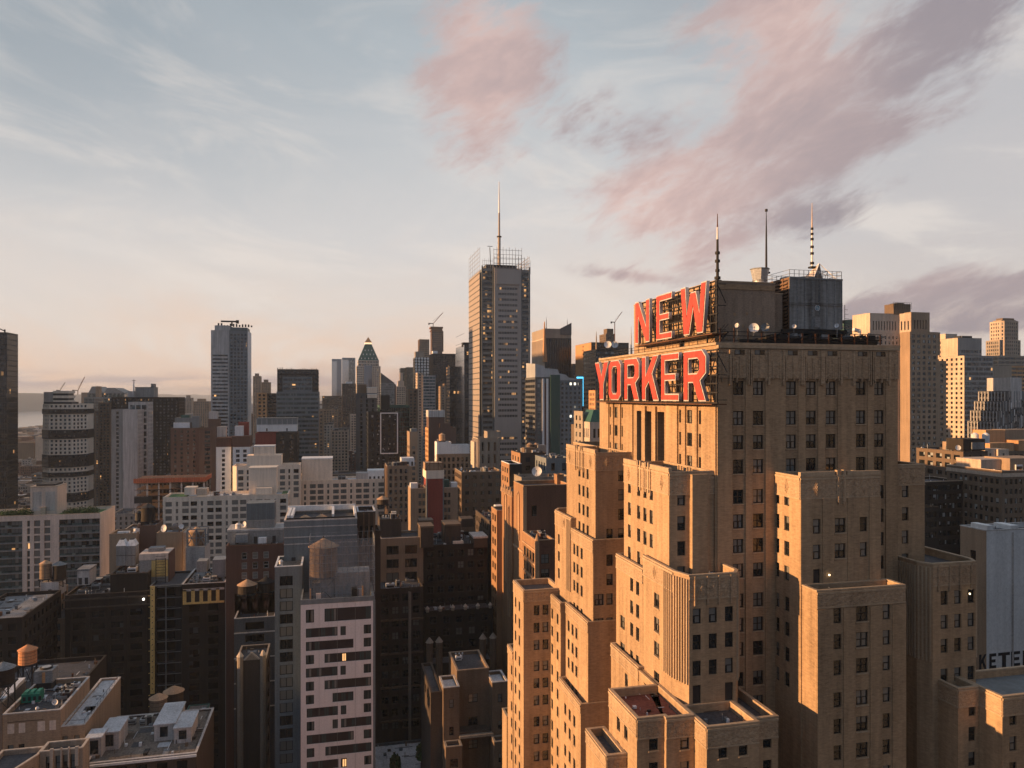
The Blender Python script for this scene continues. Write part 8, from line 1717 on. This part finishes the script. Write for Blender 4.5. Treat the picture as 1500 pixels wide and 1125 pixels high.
for y0, x0, x1, y1, h, pm in kept:
    pa, pb = proj(x0, y0, h), proj(x1, y0, h)
    if seen(max(0, pa[0]), min(1500, pb[0]), (pa[1]+pb[1])/2, y0) < .06 or n_f > 230: continue
    for p in range(int(pa[0])//4, int(pb[0])//4+1): colmin.setdefault(p, []).append((y0, (pa[1]+pb[1])/2))
    mm, mn = RND.choices(FM, WT)[0]; sp = RND.choice(fill_specs); vis = pm; pyv = (pa[1]+pb[1])/2+6
    tall = 'low' if h < 22 else 'mid-height' if h < 50 else 'tall'; loc = where(max(5, min(1495, vis)), pyv)
    kind = RND.choice(['building', 'block', 'house' if h < 25 else 'tower block']); feat = RND.choice(['flat black roof', 'roof with sheds', 'pale parapet', 'cluttered roof', 'grey gravel roof'])
    rf = {'flat black roof': 'roof', 'roof with sheds': 'roof', 'pale parapet': 'roof', 'cluttered roof': 'roofwhite', 'grey gravel roof': 'rooflight'}[feat]
    lab = f'{tall} {mn} {kind}, {feat}, {loc}'
    if len(lab.split()) > 15: lab = f'{mn} {kind}, {feat}, {loc}'
    if lab in USED:
        k = 1; ords = ['farther', 'farthest', 'remotest', 'hindmost', 'outermost', 'last', 'rearmost', 'dimmest', 'haziest']
        while lab in USED and k < 10: lab = f'{ords[k-1]} {tall} {mn} {kind}, {feat}, {loc}'; k += 1
    USED[lab] = 1
    b = Bld('low_building' if h < 22 else 'city_building', lab, (x0+x1)/2, (y0+y1)/2, 'building', 'ordinary city buildings between the towers', seed=int(x0*7+y0)); zl = max(1, zlow_for((x0+x1)/2, y0, 1140))
    W_ = dc(sp, zlow=zl) if x0 > 0 else None; E_ = dc(sp, zlow=zl) if x1 <= 0 else None
    b.blk(x0, x1, y0, y1, 0, h, G[mm], S=dc(sp, zlow=zl), W=W_, E=E_, roof=G[rf], cop=G['stone'] if feat == 'pale parapet' else None, par=.8)
    nj = {'flat black roof': 2, 'roof with sheds': 4, 'pale parapet': 2, 'cluttered roof': 7, 'grey gravel roof': 3}[feat]
    b.junk(x0+.5, x1-.5, y0+.5, y1-.5, h-.8, nj, 1.0 if y0 < 600 else 1.6)
    if y0 < 520: b.clutter(x0+.5, x1-.5, y0+.5, y1-.5, h-.8, 26, 1.2)
    b.done(); n_f += 1
    if RND.random() < .16 and 200 < y0 < 560: water_tank((x0+x1)/2+RND.uniform(-3, 3), (y0+y1)/2, h-.8, RND.uniform(1.8, 2.4), RND.uniform(3, 4), f'wooden water tank on the {tall} {mn} {kind} {loc}')
print('fillers', n_f)
# far mass of the city: one uncountable carpet of roofs
m = MB(); r = random.Random(31); mats = [G[k] for k in ('brickb', 'brickbb', 'brickt', 'grey', 'stoneb', 'greyd', 'tan', 'brickr', 'greyl')]
for i in range(2600):
    Y = 1500+4700*r.random()**1.3; px = r.uniform(-15, 880) if r.random() < .8 else r.uniform(1340, 1515); x = PX(px, Y)
    if x < -960: continue
    w, D = r.uniform(14, 50), r.uniform(15, 45); zl = CZ-(limit(px, Y)-HY)/FX*dep(x, Y); h = min(zl, r.choice([14, 18, 25, 35, 50, 70, 95])*r.uniform(.8, 1.3)); h = max(h, 9); m.box(x-w/2, Y, 0, x+w/2, Y+D, h, r.choice(mats), False)
    if r.random() < .4: m.box(x-w/5, Y+D*.3, h, x+w/6, Y+D*.6, h+r.uniform(3, 6), r.choice(mats), False)
o = m.build('distant_city'); o['kind'] = 'stuff'; o['label'] = 'endless carpet of far roofs and house blocks fading towards the horizon'; o['category'] = 'far city'
# a few distinct far slabs on the horizon
for px, yt, Y, w, mm, l in ((276, 588, 1900, 9, 'stoneb', 'dark far house with a small dome left of the tallest left-hand tower'), (296, 592, 1850, 8, 'brickb', 'far brown slab hugging the tallest left-hand tower'), (399, 590, 1400, 7, 'brickr', 'far red slab right of the orange gridded block'), (509, 596, 1700, 5, 'brickt', 'far tan slab between two mirrored towers and the pyramid tower'), (592, 566, 1600, 6, 'stoneb', 'far stone slab beside the golden setback tower'), (656, 580, 1250, 6, 'brickb', 'far brown slab under the black office tower')):
    T('far_slab', l, Y, px-w/2, px+w/2, yt, 25, G[mm], S_res)
# ground, pavements, river, far shore
def flat(name, pts, z, mat):
    m = MB(); m.poly([(x, y, z) for x, y in pts], mat); o = m.build(name); o['kind'] = 'structure'; return o
G['asph'] = wall('asphalt', (.045, .045, .047), var=.5, streak=0, big=.05, bump=.05, course=.3); G['pave'] = wall('pavement concrete', (.13, .125, .12), var=.4, streak=0, big=.1, course=.3)
flat('ground', [(-1010, -1500), (14000, -1500), (14000, 24000), (-1010, 24000)], 0, G['asph'])
m = MB()
for a, c, d_, e in blocks:
    if d_ < 2600: m.box(a, d_, -.05, c, e, .14, G['pave'], False)
o = m.build('pavement'); o['kind'] = 'structure'
mk = MB()
for ax in AVE:
    for off in (-3.4, 0, 3.4):
        y = 0
        while y < 1400:
            px = proj(ax+off, y, 0)[0]
            if -50 < px < 1550 and dep(ax, y) > 50: mk.poly([(ax+off-.08, y, .006), (ax+off+.08, y, .006), (ax+off+.08, y+3, .006), (ax+off-.08, y+3, .006)], G['white'])
            y += 9
o = mk.build('road_marking'); o['kind'] = 'structure'
wm, N_, L_, P_ = new_mat('river water'); P_.inputs['Base Color'].default_value = (.10, .12, .13, 1); P_.inputs['Roughness'].default_value = .16; P_.inputs['Specular IOR Level'].default_value = .8
nz = N_.new('ShaderNodeTexNoise'); nz.inputs['Scale'].default_value = .02; gg_ = N_.new('ShaderNodeNewGeometry'); L_.new(gg_.outputs['Position'], nz.inputs['Vector']); bp = N_.new('ShaderNodeBump'); bp.inputs['Strength'].default_value = .15; L_.new(nz.outputs[0], bp.inputs['Height']); L_.new(bp.outputs[0], P_.inputs['Normal'])
flat('river', [(-2500, -1500), (-1012, -1500), (-1012, 24000), (-2500, 24000)], -1.0, wm)
G['hill'] = wall('wooded far shore', (.05, .06, .05), var=.5, streak=0, big=.004, bump=0)
m = MB(); r = random.Random(8)
def ridge(pts, hts, back):
    for i in range(len(pts)-1):
        (x0, y0), (x1, y1) = pts[i], pts[i+1]; a, c = hts[i], hts[i+1]
        m.poly([(x0, y0, -2), (x1, y1, -2), (x1+back[0]*.25, y1+back[1]*.25, c), (x0+back[0]*.25, y0+back[1]*.25, a)], G['hill']); m.poly([(x0+back[0]*.25, y0+back[1]*.25, a), (x1+back[0]*.25, y1+back[1]*.25, c), (x1+back[0], y1+back[1], c*.8), (x0+back[0], y0+back[1], a*.8)], G['hill'])
P1 = [(-2480-30*math.sin(k), 1500+k*420) for k in range(44)]; H1 = [min(60+6*k, 150)+12*math.sin(k*.9)+r.uniform(-5, 5) for k in range(44)]; ridge(P1, H1, (-1500, 0))
P2 = [(-2400+k*600, 17500+200*math.sin(k)) for k in range(30)]; H2 = [125+18*math.sin(k*.7)+r.uniform(-6, 6) for k in range(30)]; ridge(P2, H2, (0, 2500))
o = m.build('hills'); o['kind'] = 'structure'
# low sun shade: cast by the unseen tower added beyond the left picture edge
# ------------------------------------------------------------------ air
HZ = MB(); HZ.box(-9000, -1600, -4, 14500, 20500, 262, None); hm = bpy.data.materials.new('evening haze'); hm.use_nodes = True; nt = hm.node_tree; nt.nodes.clear(); ov = nt.nodes.new('ShaderNodeOutputMaterial'); pv = nt.nodes.new('ShaderNodeVolumePrincipled')
pv.inputs['Color'].default_value = (.70, .80, .95, 1); pv.inputs['Density'].default_value = HAZE; pv.inputs['Anisotropy'].default_value = 0.0; nt.links.new(pv.outputs[0], ov.inputs['Volume'])
HZ.mats = [hm]; HZ.m = [0]*len(HZ.f); o = HZ.build('haze'); o['kind'] = 'stuff'; o['label'] = 'thin pale evening haze over the whole city'; o['category'] = 'haze'
